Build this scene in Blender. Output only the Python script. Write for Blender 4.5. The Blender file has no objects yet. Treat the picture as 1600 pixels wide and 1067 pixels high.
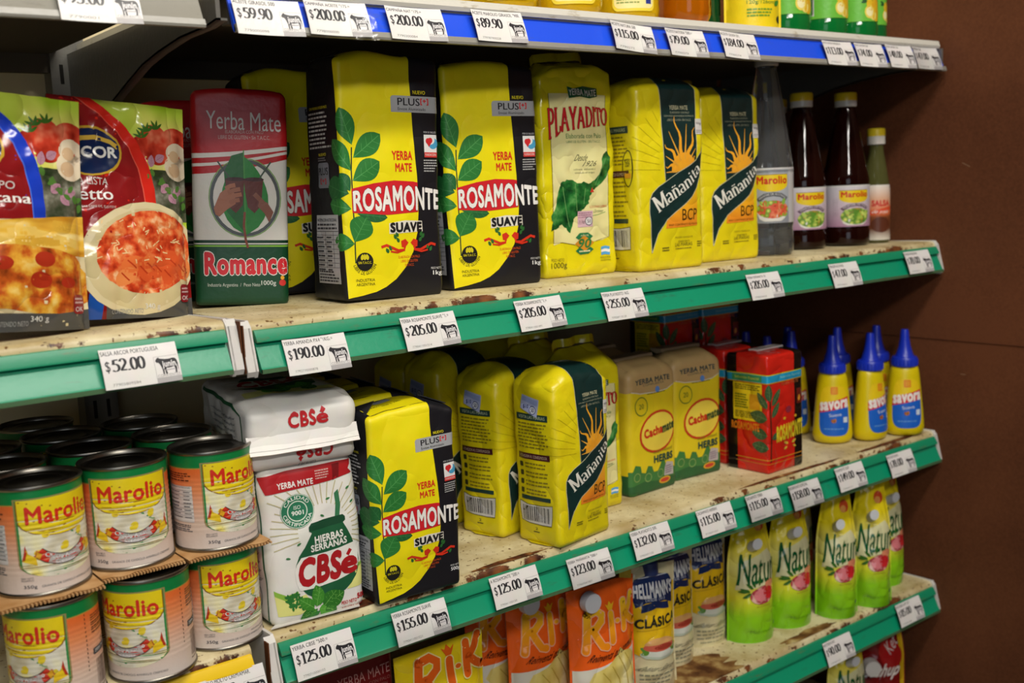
import bpy, bmesh, math, random
from math import sin, cos, pi, radians, sqrt, atan2
from mathutils import Vector, Matrix, noise
from mathutils.geometry import tessellate_polygon

scene = bpy.context.scene
COL = scene.collection
# ------------------------------------------------------------------ camera
cam_d = bpy.data.cameras.new('camera')
cam = bpy.data.objects.new('camera', cam_d)
COL.objects.link(cam)
cam_d.sensor_width = 36.0
cam_d.lens = 38.076
cam_d.clip_start = 0.02
_r = Vector((0.78646057, -0.61596709, -0.04543475))
_u = Vector((0.12098158, 0.08149538, 0.98930378))
_f = Vector((0.60567584, 0.78354518, -0.13861357))
_m = Matrix.Identity(4)
for _i in range(3):
    _m[_i][0], _m[_i][1], _m[_i][2] = _r[_i], _u[_i], -_f[_i]
_m[0][3], _m[1][3], _m[2][3] = -0.4111, -0.9081, 0.1535
cam.matrix_world = _m
cam_d.dof.use_dof = True
cam_d.dof.focus_distance = 1.12
cam_d.dof.aperture_fstop = 5.6
scene.camera = cam

# ------------------------------------------------------------------ exposure, world, room light
scene.view_settings.view_transform = 'Standard'
scene.view_settings.look = 'None'
scene.view_settings.exposure = -0.22
scene.view_settings.gamma = 1.0
scene.view_settings.use_curve_mapping = False
try:
    scene.cycles.use_denoising = True
except Exception:
    pass
world = bpy.data.worlds.new('shop_air')
scene.world = world
world.use_nodes = True
_bg = world.node_tree.nodes['Background']
_bg.inputs['Color'].default_value = (0.75, 0.78, 0.85, 1)
_bg.inputs['Strength'].default_value = 0.018


def area_light(name, loc, target, sx, sy, power, color):
    d = bpy.data.lights.new(name, 'AREA')
    d.shape = 'RECTANGLE'
    d.size, d.size_y = sx, sy
    d.energy = power
    d.color = color
    o = bpy.data.objects.new(name, d)
    COL.objects.link(o)
    o.location = loc
    o.rotation_euler = (Vector(target) - Vector(loc)).to_track_quat('-Z', 'Y').to_euler()
    return o


# ceiling tubes of the shop aisle and daylight from the shop front
area_light('ceiling_tube_light', (0.15, -0.95, 1.42), (0.3, 0.0, 0.0), 1.3, 0.12, 27, (1.0, 0.95, 0.87))
area_light('ceiling_tube_light', (-0.6, -2.3, 1.42), (0.2, 0.0, 0.0), 1.3, 0.12, 32, (1.0, 0.96, 0.90))
area_light('shopfront_daylight', (-1.9, -3.0, 0.3), (0.3, 0.0, -0.2), 1.4, 1.6, 15, (0.82, 0.90, 1.0))

# ------------------------------------------------------------------ materials
MATS = {}


def lin(h):
    o = []
    for i in (0, 2, 4):
        c = int(h[i:i + 2], 16) / 255.0
        o.append(c / 12.92 if c <= 0.04045 else ((c + 0.055) / 1.055) ** 2.4)
    return (o[0], o[1], o[2], 1.0)


def nd(nt, t, **kw):
    n = nt.nodes.new(t)
    for k, v in kw.items():
        if k in n.inputs:
            n.inputs[k].default_value = v
        else:
            setattr(n, k, v)
    return n


FIN = {'paper': (0.5, 0.35, 0.05), 'bag': (0.30, 0.5, 0.12), 'bagpaper': (0.46, 0.4, 0.05), 'film': (0.16, 0.5, 0.25), 'semi': (0.36, 0.45, 0.15), 'matte': (0.75, 0.2, 0.02),
       'metal': (0.34, 0.5, 0.0), 'plastic': (0.32, 0.5, 0.06), 'gloss': (0.12, 0.5, 0.0)}


def crease_bump(nt, tc, b, fin, bump):
    """fine grain plus soft creases of a handled bag"""
    n2 = nd(nt, 'ShaderNodeTexNoise', Scale=(45.0 if fin == 'film' else 160.0), Detail=2.0)
    nt.links.new(tc.outputs['Object'], n2.inputs['Vector'])
    bp = nd(nt, 'ShaderNodeBump', Strength=bump, Distance=0.002)
    nt.links.new(n2.outputs['Fac'], bp.inputs['Height'])
    if fin in ('bag', 'bagpaper', 'film'):
        n3 = nd(nt, 'ShaderNodeTexNoise', Scale=(17.0 if fin == 'bagpaper' else 24.0), Detail=1.5)
        nt.links.new(tc.outputs['Object'], n3.inputs['Vector'])
        m1 = nd(nt, 'ShaderNodeMath', operation='SUBTRACT')
        nt.links.new(n3.outputs['Fac'], m1.inputs[0])
        m1.inputs[1].default_value = .5
        m2 = nd(nt, 'ShaderNodeMath', operation='ABSOLUTE')
        nt.links.new(m1.outputs[0], m2.inputs[0])
        m3 = nd(nt, 'ShaderNodeMath', operation='POWER')
        nt.links.new(m2.outputs[0], m3.inputs[0])
        m3.inputs[1].default_value = .75
        b2 = nd(nt, 'ShaderNodeBump', Strength={'bag': .36, 'bagpaper': .26, 'film': .62}[fin], Distance=0.012)
        nt.links.new(m3.outputs[0], b2.inputs['Height'])
        nt.links.new(bp.outputs['Normal'], b2.inputs['Normal'])
        bp = b2
    nt.links.new(bp.outputs['Normal'], b.inputs['Normal'])


def M(h, fin='paper'):
    """ink or material of one colour with a procedural grain"""
    key = h + '_' + fin
    if key in MATS:
        return MATS[key]
    m = bpy.data.materials.new(key)
    m.use_nodes = True
    nt = m.node_tree
    b = nt.nodes['Principled BSDF']
    ro, sp, bump = FIN[fin]
    b.inputs['Roughness'].default_value = ro
    b.inputs['Specular IOR Level'].default_value = sp
    if fin == 'metal':
        b.inputs['Metallic'].default_value = 1.0
    tc = nd(nt, 'ShaderNodeTexCoord')
    n = nd(nt, 'ShaderNodeTexNoise', Scale=70.0, Detail=3.0)
    nt.links.new(tc.outputs['Object'], n.inputs['Vector'])
    mix = nd(nt, 'ShaderNodeMix', data_type='RGBA', blend_type='MULTIPLY')
    mix.inputs['Factor'].default_value = 0.10
    mix.inputs['A'].default_value = lin(h)
    nt.links.new(n.outputs['Color'], mix.inputs['B'])
    nt.links.new(mix.outputs['Result'], b.inputs['Base Color'])
    if bump:
        crease_bump(nt, tc, b, fin, bump)
    MATS[key] = m
    return m


def MR(name, stops, fin='semi', kind='gen', axis='Z', scale=40.0, stretch=(1, 1, 1), detail=4.0, lo=0.0, hi=1.0):
    """colour-ramp material: a printed gradient along an axis, or a noise / voronoi print"""
    if name in MATS:
        return MATS[name]
    m = bpy.data.materials.new(name)
    m.use_nodes = True
    nt = m.node_tree
    b = nt.nodes['Principled BSDF']
    ro, sp, bump = FIN[fin]
    b.inputs['Roughness'].default_value = ro
    b.inputs['Specular IOR Level'].default_value = sp
    tc = nd(nt, 'ShaderNodeTexCoord')
    rp = nd(nt, 'ShaderNodeValToRGB')
    cr = rp.color_ramp
    while len(cr.elements) < len(stops):
        cr.elements.new(0.5)
    for e, (p, h) in zip(cr.elements, stops):
        e.position = p
        e.color = lin(h)
    if kind == 'grad':
        sx = nd(nt, 'ShaderNodeSeparateXYZ')
        nt.links.new(tc.outputs['Object'], sx.inputs[0])
        mr = nd(nt, 'ShaderNodeMapRange')
        mr.inputs['From Min'].default_value = lo
        mr.inputs['From Max'].default_value = hi
        nt.links.new(sx.outputs[axis], mr.inputs['Value'])
        nt.links.new(mr.outputs['Result'], rp.inputs['Fac'])
    else:
        mp = nd(nt, 'ShaderNodeMapping')
        mp.inputs['Scale'].default_value = stretch
        nt.links.new(tc.outputs['Object'], mp.inputs['Vector'])
        if kind == 'voronoi':
            n = nd(nt, 'ShaderNodeTexVoronoi', Scale=scale)
            nt.links.new(mp.outputs['Vector'], n.inputs['Vector'])
            nt.links.new(n.outputs['Distance'], rp.inputs['Fac'])
        else:
            n = nd(nt, 'ShaderNodeTexNoise', Scale=scale, Detail=detail)
            nt.links.new(mp.outputs['Vector'], n.inputs['Vector'])
            nt.links.new(n.outputs['Fac'], rp.inputs['Fac'])
    nt.links.new(rp.outputs['Color'], b.inputs['Base Color'])
    if bump:
        crease_bump(nt, tc, b, fin, bump)
    MATS[name] = m
    return m


def glass(name, h, rough=0.02, ior=1.36, trans=1.0):
    if name in MATS:
        return MATS[name]
    m = bpy.data.materials.new(name)
    m.use_nodes = True
    nt = m.node_tree
    b = nt.nodes['Principled BSDF']
    b.inputs['Roughness'].default_value = rough
    b.inputs['IOR'].default_value = ior
    b.inputs['Transmission Weight'].default_value = trans
    tc = nd(nt, 'ShaderNodeTexCoord')
    n = nd(nt, 'ShaderNodeTexNoise', Scale=30.0)
    nt.links.new(tc.outputs['Object'], n.inputs['Vector'])
    mix = nd(nt, 'ShaderNodeMix', data_type='RGBA', blend_type='MULTIPLY')
    mix.inputs['Factor'].default_value = 0.05
    mix.inputs['A'].default_value = lin(h)
    nt.links.new(n.outputs['Color'], mix.inputs['B'])
    nt.links.new(mix.outputs['Result'], b.inputs['Base Color'])
    MATS[name] = m
    return m


def clear_film():
    """thin clear plastic: see-through with a faint gloss"""
    if 'clear_film' in MATS:
        return MATS['clear_film']
    m = bpy.data.materials.new('clear_film')
    m.use_nodes = True
    nt = m.node_tree
    nt.nodes.remove(nt.nodes['Principled BSDF'])
    t = nd(nt, 'ShaderNodeBsdfTransparent')
    t.inputs['Color'].default_value = (.97, .97, .97, 1)
    g = nd(nt, 'ShaderNodeBsdfGlossy', Roughness=.12)
    fr = nd(nt, 'ShaderNodeFresnel', IOR=1.4)
    n = nd(nt, 'ShaderNodeTexNoise', Scale=60.0)
    tc = nd(nt, 'ShaderNodeTexCoord')
    nt.links.new(tc.outputs['Object'], n.inputs['Vector'])
    bp = nd(nt, 'ShaderNodeBump', Strength=.5, Distance=.002)
    nt.links.new(n.outputs['Fac'], bp.inputs['Height'])
    nt.links.new(bp.outputs['Normal'], g.inputs['Normal'])
    mx = nd(nt, 'ShaderNodeMixShader')
    nt.links.new(fr.outputs[0], mx.inputs[0])
    nt.links.new(t.outputs[0], mx.inputs[1])
    nt.links.new(g.outputs[0], mx.inputs[2])
    nt.links.new(mx.outputs[0], nt.nodes['Material Output'].inputs['Surface'])
    MATS['clear_film'] = m
    return m


# ------------------------------------------------------------------ mesh collector
class MB:
    def __init__(s):
        s.v, s.f, s.mi, s.mats = [], [], [], []

    def m(s, mat):
        if mat not in s.mats:
            s.mats.append(mat)
        return s.mats.index(mat)

    def add(s, verts, faces, mat):
        o, k = len(s.v), s.m(mat)
        s.v += [tuple(p) for p in verts]
        for f in faces:
            s.f.append(tuple(i + o for i in f))
            s.mi.append(k)

    def box(s, x0, x1, y0, y1, z0, z1, mat):
        s.add([(x0, y0, z0), (x1, y0, z0), (x1, y1, z0), (x0, y1, z0), (x0, y0, z1), (x1, y0, z1), (x1, y1, z1), (x0, y1, z1)],
              [(0, 3, 2, 1), (4, 5, 6, 7), (0, 1, 5, 4), (1, 2, 6, 5), (2, 3, 7, 6), (3, 0, 4, 7)], mat)

    def prism_x(s, prof, x0, x1, mat, nx=1):
        """profile of (y,z) points, anticlockwise seen from +x, extruded along x"""
        n = len(prof)
        vs = []
        for k in range(nx + 1):
            x = x0 + (x1 - x0) * k / nx
            vs += [(x, y, z) for y, z in prof]
        fs = []
        for k in range(nx):
            for i in range(n):
                j = (i + 1) % n
                fs.append((k * n + i, (k + 1) * n + i, (k + 1) * n + j, k * n + j))
        fs.append(tuple(range(n - 1, -1, -1)))
        fs.append(tuple(nx * n + i for i in range(n)))
        s.add(vs, fs, mat)

    def lathe(s, prof, mat, n=48, sx=1.0, sy=1.0, cap=True):
        """profile of (r,z) from bottom to top"""
        vs = []
        for r, z in prof:
            for k in range(n):
                a = 2 * pi * k / n
                vs.append((r * sx * sin(a), -r * sy * cos(a), z))
        fs = []
        for i in range(len(prof) - 1):
            for k in range(n):
                j = (k + 1) % n
                fs.append((i * n + k, i * n + j, (i + 1) * n + j, (i + 1) * n + k))
        if cap:
            fs.append(tuple(range(n - 1, -1, -1)))
            fs.append(tuple((len(prof) - 1) * n + k for k in range(n)))
        s.add(vs, fs, mat)

    def grid(s, P, mat):
        """P[i][j] rows bottom to top, columns left to right, facing the viewer"""
        n = len(P[0])
        fs = []
        for i in range(len(P) - 1):
            for j in range(n - 1):
                fs.append((i * n + j, i * n + j + 1, (i + 1) * n + j + 1, (i + 1) * n + j))
        s.add([p for row in P for p in row], fs, mat)

    def mesh(s, name, smooth=True, sharp=None):
        me = bpy.data.meshes.new(name)
        me.from_pydata(s.v, [], s.f)
        for m in s.mats:
            me.materials.append(m)
        me.polygons.foreach_set('material_index', s.mi)
        if smooth:
            me.polygons.foreach_set('use_smooth', [True] * len(me.polygons))
            if sharp:
                try:
                    me.set_sharp_from_angle(angle=radians(sharp))
                except Exception:
                    pass
        me.update()
        return me

    def obj(s, name, parent=None, smooth=True, sharp=40):
        o = bpy.data.objects.new(name, s.mesh(name, smooth, sharp))
        COL.objects.link(o)
        if parent:
            o.parent = parent
        return o


def tag(o, label, cat, group=None, kind=None):
    o['label'] = label
    o['category'] = cat
    if group:
        o['group'] = group
    if kind:
        o['kind'] = kind
    return o


def thing(name, loc, rz=0.0, tilt=(0, 0)):
    o = bpy.data.objects.new(name, None)
    o.empty_display_size = 0.02
    COL.objects.link(o)
    o.location = loc
    o.rotation_euler = (radians(tilt[0]), radians(tilt[1]), radians(rz))
    return o


def place(o, loc, rz=0.0, tilt=(0, 0)):
    o.location = loc
    o.rotation_euler = (radians(tilt[0]), radians(tilt[1]), radians(rz))
    return o


def dup(o, loc, rz, label, group=None, tilt=(0, 0), scale=None):
    """a copy of a thing with copies of its parts and their sub-parts"""
    c = o.copy()
    COL.objects.link(c)
    for ch in list(o.children):
        d = ch.copy()
        COL.objects.link(d)
        d.parent = c
        for g in ch.children:
            e = g.copy()
            COL.objects.link(e)
            e.parent = d
    place(c, loc, rz, tilt)
    c['label'] = label
    if group:
        c['group'] = group
    if scale:
        c.scale = scale
    return c


# ------------------------------------------------------------------ flat artwork: printed shapes and lettering
_txt = {}


def text_mesh(body, off, res=3, sp=None):
    sp = off if sp is None else sp
    k = (body, off, res, sp)
    if k not in _txt:
        c = bpy.data.curves.new('t', 'FONT')
        c.body = body
        c.offset = off
        c.resolution_u = res
        c.space_character = 1.0 + max(0.0, sp) * 1.6
        o = bpy.data.objects.new('t', c)
        COL.objects.link(o)
        me = bpy.data.meshes.new_from_object(o)
        v = [(p.co.x, p.co.y) for p in me.vertices]
        f = [tuple(p.vertices) for p in me.polygons]
        bpy.data.objects.remove(o)
        bpy.data.meshes.remove(me)
        bpy.data.curves.remove(c)
        _txt[k] = (v, f)
    return _txt[k]


def arc(cx, cy, rx, ry, a0, a1, n=12):
    return [(cx + rx * cos(radians(a0 + (a1 - a0) * i / n)), cy + ry * sin(radians(a0 + (a1 - a0) * i / n))) for i in range(n + 1)]


# bookish serif letters drawn with a broad pen: name -> (advance, strokes, serif bars)
SER = {
    '0': (.5, [arc(.25, .5, .2, .48, 0, 360, 24)], []),
    '1': (.5, [[(.29, 0), (.29, .98)], [(.10, .80), (.29, .97)]], [(.11, .47, 0)]),
    '2': (.5, [arc(.24, .70, .19, .28, 165, -25, 12) + [(.06, .05)], [(.05, .05), (.47, .05)], [(.05, .09), (.45, .09)]], []),
    '3': (.5, [arc(.22, .74, .19, .24, 150, -90, 12), arc(.21, .26, .23, .25, 90, -150, 14)], []),
    '4': (.5, [[(.36, 0), (.36, 1)], [(.36, .98), (.03, .30)], [(.02, .27), (.49, .27)], [(.02, .31), (.49, .31)]], []),
    '5': (.5, [[(.14, .95), (.45, .95)], [(.14, .91), (.44, .91)], [(.14, .95), (.09, .56)], arc(.19, .31, .25, .29, 110, -140, 14)], []),
    '6': (.5, [arc(.27, .30, .19, .28, 0, 360, 20), arc(.46, .34, .38, .62, 178, 105, 8)], []),
    '7': (.5, [[(.05, .95), (.47, .95)], [(.05, .90), (.45, .90)], [(.46, .95), (.20, 0)]], []),
    '8': (.5, [arc(.25, .75, .17, .22, 0, 360, 18), arc(.25, .26, .20, .25, 0, 360, 18)], []),
    '9': (.5, [arc(.24, .69, .19, .28, 0, 360, 20), arc(.05, .65, .38, .62, -2, -75, 8)], []),
    '$': (.52, [arc(.24, .70, .17, .19, 40, 270, 12), arc(.24, .30, .19, .21, 90, -140, 12), [(.25, -.08), (.25, 1.08)]], []),
    '.': (.25, [[(.12, 0), (.12, .10)]], []),
    'M': (.92, [[(.14, 0), (.14, 1)], [(.14, 1), (.46, .06)], [(.18, 1), (.50, .06)], [(.46, .04), (.78, 1)], [(.79, 0), (.79, 1)]], [(.02, .26, 0), (.66, .92, 0), (.03, .2, 1), (.74, .92, 1)]),
    'a': (.48, [arc(.20, .42, .16, .22, 150, 0, 8) + [(.36, 0)], arc(.20, .16, .15, .15, 60, 300, 10), [(.36, .05), (.46, .02)]], []),
    'n': (.56, [[(.12, 0), (.12, .64)], arc(.27, .40, .16, .24, 160, 0, 8) + [(.43, 0)]], [(.03, .22, 0), (.33, .54, 0), (.02, .13, .63)]),
    '~': (.56, [[(.12, 0), (.12, .64)], arc(.27, .40, .16, .24, 160, 0, 8) + [(.43, 0)], [(.14, .78), (.22, .84), (.34, .78), (.42, .84)]], [(.03, .22, 0), (.33, .54, 0), (.02, .13, .63)]),
    'i': (.30, [[(.15, 0), (.15, .64)], [(.15, .82), (.15, .92)]], [(.05, .26, 0), (.04, .16, .63)]),
    't': (.36, [[(.17, .08), (.17, .86)], arc(.27, .12, .10, .11, 180, 310, 6), [(.04, .62), (.33, .62)]], []),
    'P': (.60, [[(.15, 0), (.15, 1)], [(.15, .98)] + arc(.30, .74, .22, .24, 90, -90, 10) + [(.15, .48)]], [(.03, .30, 0), (.03, .2, 1)]),
    'L': (.58, [[(.15, 0), (.15, 1)], [(.15, .02), (.52, .02)], [(.52, .02), (.54, .24)]], [(.03, .30, 1), (.03, .3, 0)]),
    'A': (.72, [[(.06, 0), (.34, 1)], [(.34, 1), (.60, 0)], [(.16, .34), (.48, .34)]], [(0, .16, 0), (.48, .72, 0)]),
    'Y': (.70, [[(.10, 1), (.35, .46)], [(.58, 1), (.35, .46)], [(.35, .5), (.35, 0)]], [(0, .22, 1), (.47, .7, 1), (.23, .47, 0)]),
    'D': (.70, [[(.15, 0), (.15, 1)], [(.15, .98)] + arc(.28, .5, .34, .48, 90, -90, 14) + [(.15, .02)]], [(.03, .2, 0), (.03, .2, 1)]),
    'I': (.32, [[(.16, 0), (.16, 1)]], [(.03, .29, 0), (.03, .29, 1)]),
    'T': (.62, [[(.31, 0), (.31, 1)], [(.03, .98), (.59, .98)], [(.03, .98), (.02, .76)], [(.59, .98), (.60, .76)]], [(.18, .44, 0)]),
    'O': (.72, [arc(.36, .5, .29, .48, 0, 360, 24)], []),
    ' ': (.25, [], []),
}


def pen(pts, thick, thin):
    vs, fs = [], []
    n = len(pts)
    for i, (x, y) in enumerate(pts):
        a = pts[max(0, i - 1)]
        b = pts[min(n - 1, i + 1)]
        if n > 3 and pts[0] == pts[-1] and i in (0, n - 1):
            a, b = pts[-2], pts[1]
        tx, ty = b[0] - a[0], b[1] - a[1]
        l = sqrt(tx * tx + ty * ty) or 1
        tx, ty = tx / l, ty / l
        w = (thin + (thick - thin) * abs(ty) ** 1.3) / 2
        vs += [(x - ty * w, y + tx * w), (x + ty * w, y - tx * w)]
        if i:
            k = 2 * i
            fs.append((k - 2, k - 1, k + 1, k))
    return vs, fs


def serif_mesh(body, thick=.13, thin=.045):
    V, F, x = [], [], 0.0
    for ch in body:
        adv, st, bars = SER[ch]
        for s in st:
            v, f = pen(s, thick, thin)
            o = len(V)
            V += [(a + x, b) for a, b in v]
            F += [tuple(i + o for i in q) for q in f]
        for x0, x1, y in bars:
            o = len(V)
            t = thin * .9
            V += [(x + x0, y - t / 2), (x + x1, y - t / 2), (x + x1, y + t / 2), (x + x0, y + t / 2)]
            F.append((o, o + 1, o + 2, o + 3))
        x += adv
    return V, F


class Art:
    """shapes in panel units: u across (0..1 = width W), v up (0..1 = height H)"""

    def __init__(s, W, H, fin='paper', seed=1):
        s.W, s.H, s.fin = W, H, fin
        s.g = {}
        s.rng = random.Random(seed)

    def _m(s, c):
        return c if not isinstance(c, str) else M(c, s.fin)

    def raw(s, V, F, mat, l):
        k = (l, s._m(mat))
        v, f = s.g.setdefault(k, ([], []))
        o = len(v)
        v += [((a - .5) * s.W, b * s.H) for a, b in V]
        f += [tuple(i + o for i in q) for q in F]

    def poly(s, pts, mat, l=1):
        t = tessellate_polygon([[Vector((a * s.W, b * s.H, 0)) for a, b in pts]])
        F = []
        for q in t:
            (ax, ay), (bx, by), (cx, cy) = [pts[i] for i in q]
            F.append(tuple(q) if (bx - ax) * (cy - ay) - (by - ay) * (cx - ax) > 0 else (q[0], q[2], q[1]))
        s.raw(pts, F, mat, l)

    def rect(s, u0, v0, u1, v1, mat, l=1):
        s.raw([(u0, v0), (u1, v0), (u1, v1), (u0, v1)], [(0, 1, 2, 3)], mat, l)

    def rrect(s, u0, v0, u1, v1, r, mat, l=1, corners=(1, 1, 1, 1)):
        k = s.W / s.H
        P = []
        for c, (cx, cy, a) in zip(corners, ((u0, v0, 180), (u1, v0, 270), (u1, v1, 0), (u0, v1, 90))):
            if c:
                ox, oy = (r if cx == u0 else -r), (r * k if cy == v0 else -r * k)
                P += arc(cx + ox, cy + oy, r, r * k, a, a + 90, 6)
            else:
                P.append((cx, cy))
        s.poly(P, mat, l)

    def ell(s, u, v, ru, rv, mat, l=1, ang=0, n=24):
        """radii in units of W"""
        k, c, d = s.W / s.H, cos(radians(ang)), sin(radians(ang))
        P = [(u + ru * cos(2 * pi * i / n) * c - rv * sin(2 * pi * i / n) * d, v + (ru * cos(2 * pi * i / n) * d + rv * sin(2 * pi * i / n) * c) * k) for i in range(n)]
        s.raw(P, [tuple(range(n))], mat, l)

    def line(s, pts, w, mat, l=1):
        """stroke of width w (in units of W)"""
        k = s.W / s.H
        q = [(a, b / k) for a, b in pts]
        v, f = pen(q, w, w)
        f = [x[::-1] if True else x for x in f]
        # keep faces anticlockwise
        F = []
        for x in f:
            (ax, ay), (bx, by), (cx, cy) = v[x[0]], v[x[1]], v[x[2]]
            F.append(x if (bx - ax) * (cy - ay) - (by - ay) * (cx - ax) > 0 else x[::-1])
        s.raw([(a, b * k) for a, b in v], F, mat, l)

    def ring(s, u, v, ru, rv, w, mat, l=1, ang=0):
        k, c, d = s.W / s.H, cos(radians(ang)), sin(radians(ang))
        s.line([(u + a * c - b * d, v + (a * d + b * c) * k) for a, b in arc(0, 0, ru, rv, 0, 360, 32)], w, mat, l)

    def leaf(s, u, v, ln, wd, ang, mat, vein=None, l=2, ob=.85):
        """pointed oval leaf from its foot at (u,v)"""
        k, c, d = s.W / s.H, cos(radians(ang)), sin(radians(ang))
        P = []
        for i in range(21):
            t = i / 10.0
            t2, sg = (t, 1) if t <= 1 else (2 - t, -1)
            x, y = ln * t2, sg * wd / 2 * max(0.0, sin(pi * t2 ** ob)) ** .75 if 0 < t2 < 1 else 0
            P.append((u + x * c - y * d, v + (x * d + y * c) * k))
        P = P[:-1][::-1]
        s.poly(P, mat, l)
        if vein:
            s.line([(u, v), (u + ln * .93 * c, v + ln * .93 * d * k)], ln * .022, vein, l + .3)
            for t in (.3, .5, .7):
                for sg in (1, -1):
                    x0, x1, y1 = ln * t, ln * (t + .12), sg * wd * .36 * max(0.0, sin(pi * t ** ob)) ** .75
                    s.line([(u + x0 * c, v + x0 * d * k), (u + x1 * c - y1 * d, v + (x1 * d + y1 * c) * k)], ln * .012, vein, l + .3)

    def text(s, body, u0, v0, u1, v1, mat, l=3, bold=0.0, shear=0.0, warp=None, outline=None, font='sans', thick=.13, thin=.045, rot=0, res=3):
        if font == 'serif':
            V, F = serif_mesh(body, thick, thin)
            ref = V
        else:
            spc = bold + (outline[1] * .5 if outline else 0)
            V, F = text_mesh(body, 0.0, res, spc)
            ref = V
        if not V:
            return
        xs, ys = [p[0] for p in ref], [p[1] for p in ref]
        x0, x1, y0, y1 = min(xs), max(xs), min(ys), max(ys)
        if font == 'serif':
            y0, y1 = min(y0, 0), max(y1, .9)
        k = s.W / s.H
        cr, sr = cos(radians(rot)), sin(radians(rot))
        cu, cv = (u0 + u1) / 2, (v0 + v1) / 2

        def tr(p):
            t, y = (p[0] - x0) / (x1 - x0 or 1), (p[1] - y0) / (y1 - y0 or 1)
            t += shear * (y - .5)
            if warp:
                du, dv = warp(min(max(t, 0.0), 1.0), y)
                du += t - min(max(t, 0.0), 1.0)
                return (u0 + du * (u1 - u0), v0 + dv * (v1 - v0))
            a, b = u0 + t * (u1 - u0), v0 + y * (v1 - v0)
            if rot:
                a, b = a - cu, (b - cv) / k
                a, b = cu + a * cr - b * sr, cv + (a * sr + b * cr) * k
            return (a, b)

        def put(extra, mat, l):
            if font == 'serif':
                Vs, Fs = serif_mesh(body, thick + extra * 2, thin + extra * 2)
                s.raw([tr(p) for p in Vs], Fs, mat, l)
                return
            tot = bold + extra
            off = 0.0
            Vs, Fs = text_mesh(body, off, res, spc)
            d = tot - off
            ring = ((0, 0),) if d < .004 else ((-.7, 0), (.7, 0)) if d < .022 else ((1, 0), (-1, 0), (0, 1), (0, -1)) if d < .034 else ((1, 0), (-1, 0), (0, 1), (0, -1), (.7, .7), (-.7, .7), (.7, -.7), (-.7, -.7))
            for i, (sx, sy) in enumerate(ring):
                s.raw([tr((p[0] + sx * d, p[1] + sy * d)) for p in Vs], Fs, mat, l + i * .045)

        if outline:
            put(outline[1], outline[0], l - .4)
        put(0.0, mat, l)

    def path_text(s, body, path, h, mat, l=3, bold=0, font='sans', thick=.13, thin=.045, outline=None, taper=0):
        """letters standing on a path of (u,v) points; h = letter height in units of W"""
        k = s.W / s.H
        Q = [(a, b / k) for a, b in path]
        d = [0]
        for a, b in zip(Q, Q[1:]):
            d.append(d[-1] + sqrt((b[0] - a[0]) ** 2 + (b[1] - a[1]) ** 2))

        def lay(V, F, x0, x1, mat, l, dx=0.0, dy=0.0):
            out = []
            for x, y in V:
                x, y = x + dx, y + dy
                t = (x - x0) / (x1 - x0) * d[-1]
                t = min(max(t, 0), d[-1] - 1e-9)
                i = max(j for j in range(len(d) - 1) if d[j] <= t)
                f = (t - d[i]) / (d[i + 1] - d[i])
                bx, by = Q[i][0] + (Q[i + 1][0] - Q[i][0]) * f, Q[i][1] + (Q[i + 1][1] - Q[i][1]) * f
                tx, ty = Q[min(i + 1, len(Q) - 1)][0] - Q[max(i - 1, 0)][0], Q[min(i + 1, len(Q) - 1)][1] - Q[max(i - 1, 0)][1]
                if i + 2 < len(Q):
                    t2x, t2y = Q[i + 2][0] - Q[i][0], Q[i + 2][1] - Q[i][1]
                    tx, ty = tx * (1 - f) + t2x * f, ty * (1 - f) + t2y * f
                ln = sqrt(tx * tx + ty * ty)
                hh = h * (1 + taper * (t / d[-1] - .5))
                out.append((bx - ty / ln * y * hh, (by + tx / ln * y * hh) * k))
            s.raw(out, F, mat, l)
        if font == 'serif':
            V, F = serif_mesh(body, thick, thin)
        else:
            V, F = text_mesh(body, 0.0, 3, bold + (outline[1] * .5 if outline else 0))
            V = [(a, b / .7) for a, b in V]
        x0, x1 = min(p[0] for p in V), max(p[0] for p in V)
        jobs = [(0.0, mat, l)]
        if outline:
            jobs.insert(0, (outline[1], outline[0], l - .4))
        for ex, m, ll in jobs:
            if font == 'serif':
                Vs, Fs = serif_mesh(body, thick + ex * 2, thin + ex * 2)
                lay(Vs, Fs, x0, x1, m, ll)
            else:
                bd = bold + ex
                for sx, sy in (((0, 0),) if bd < .004 else ((1, 0), (-1, 0), (0, 1), (0, -1))):
                    lay(V, F, x0, x1, m, ll, sx * bd, sy * bd)

    def small(s, u0, v0, u1, v1, n, mat, l=3, fill=.5, ragged=.25):
        """rows of print too small to read"""
        for i in range(n):
            vv = v1 - (i + .5) * (v1 - v0) / n
            hh = (v1 - v0) / n * fill / 2
            end = u1 - (u1 - u0) * ragged * s.rng.random()
            x = u0
            while x < end - .004:
                w = (u1 - u0) * s.rng.uniform(.06, .2)
                s.rect(x, vv - hh, min(x + w, end), vv + hh, mat, l)
                x += w + (u1 - u0) * .025

    def barcode(s, u0, v0, u1, v1, mat='1a1a1a', l=3):
        x = u0
        while x < u1:
            w = (u1 - u0) * s.rng.choice((.012, .012, .025, .037))
            s.rect(x, v0, min(x + w, u1), v1, mat, l)
            x += w + (u1 - u0) * s.rng.choice((.014, .022, .032))

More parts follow.
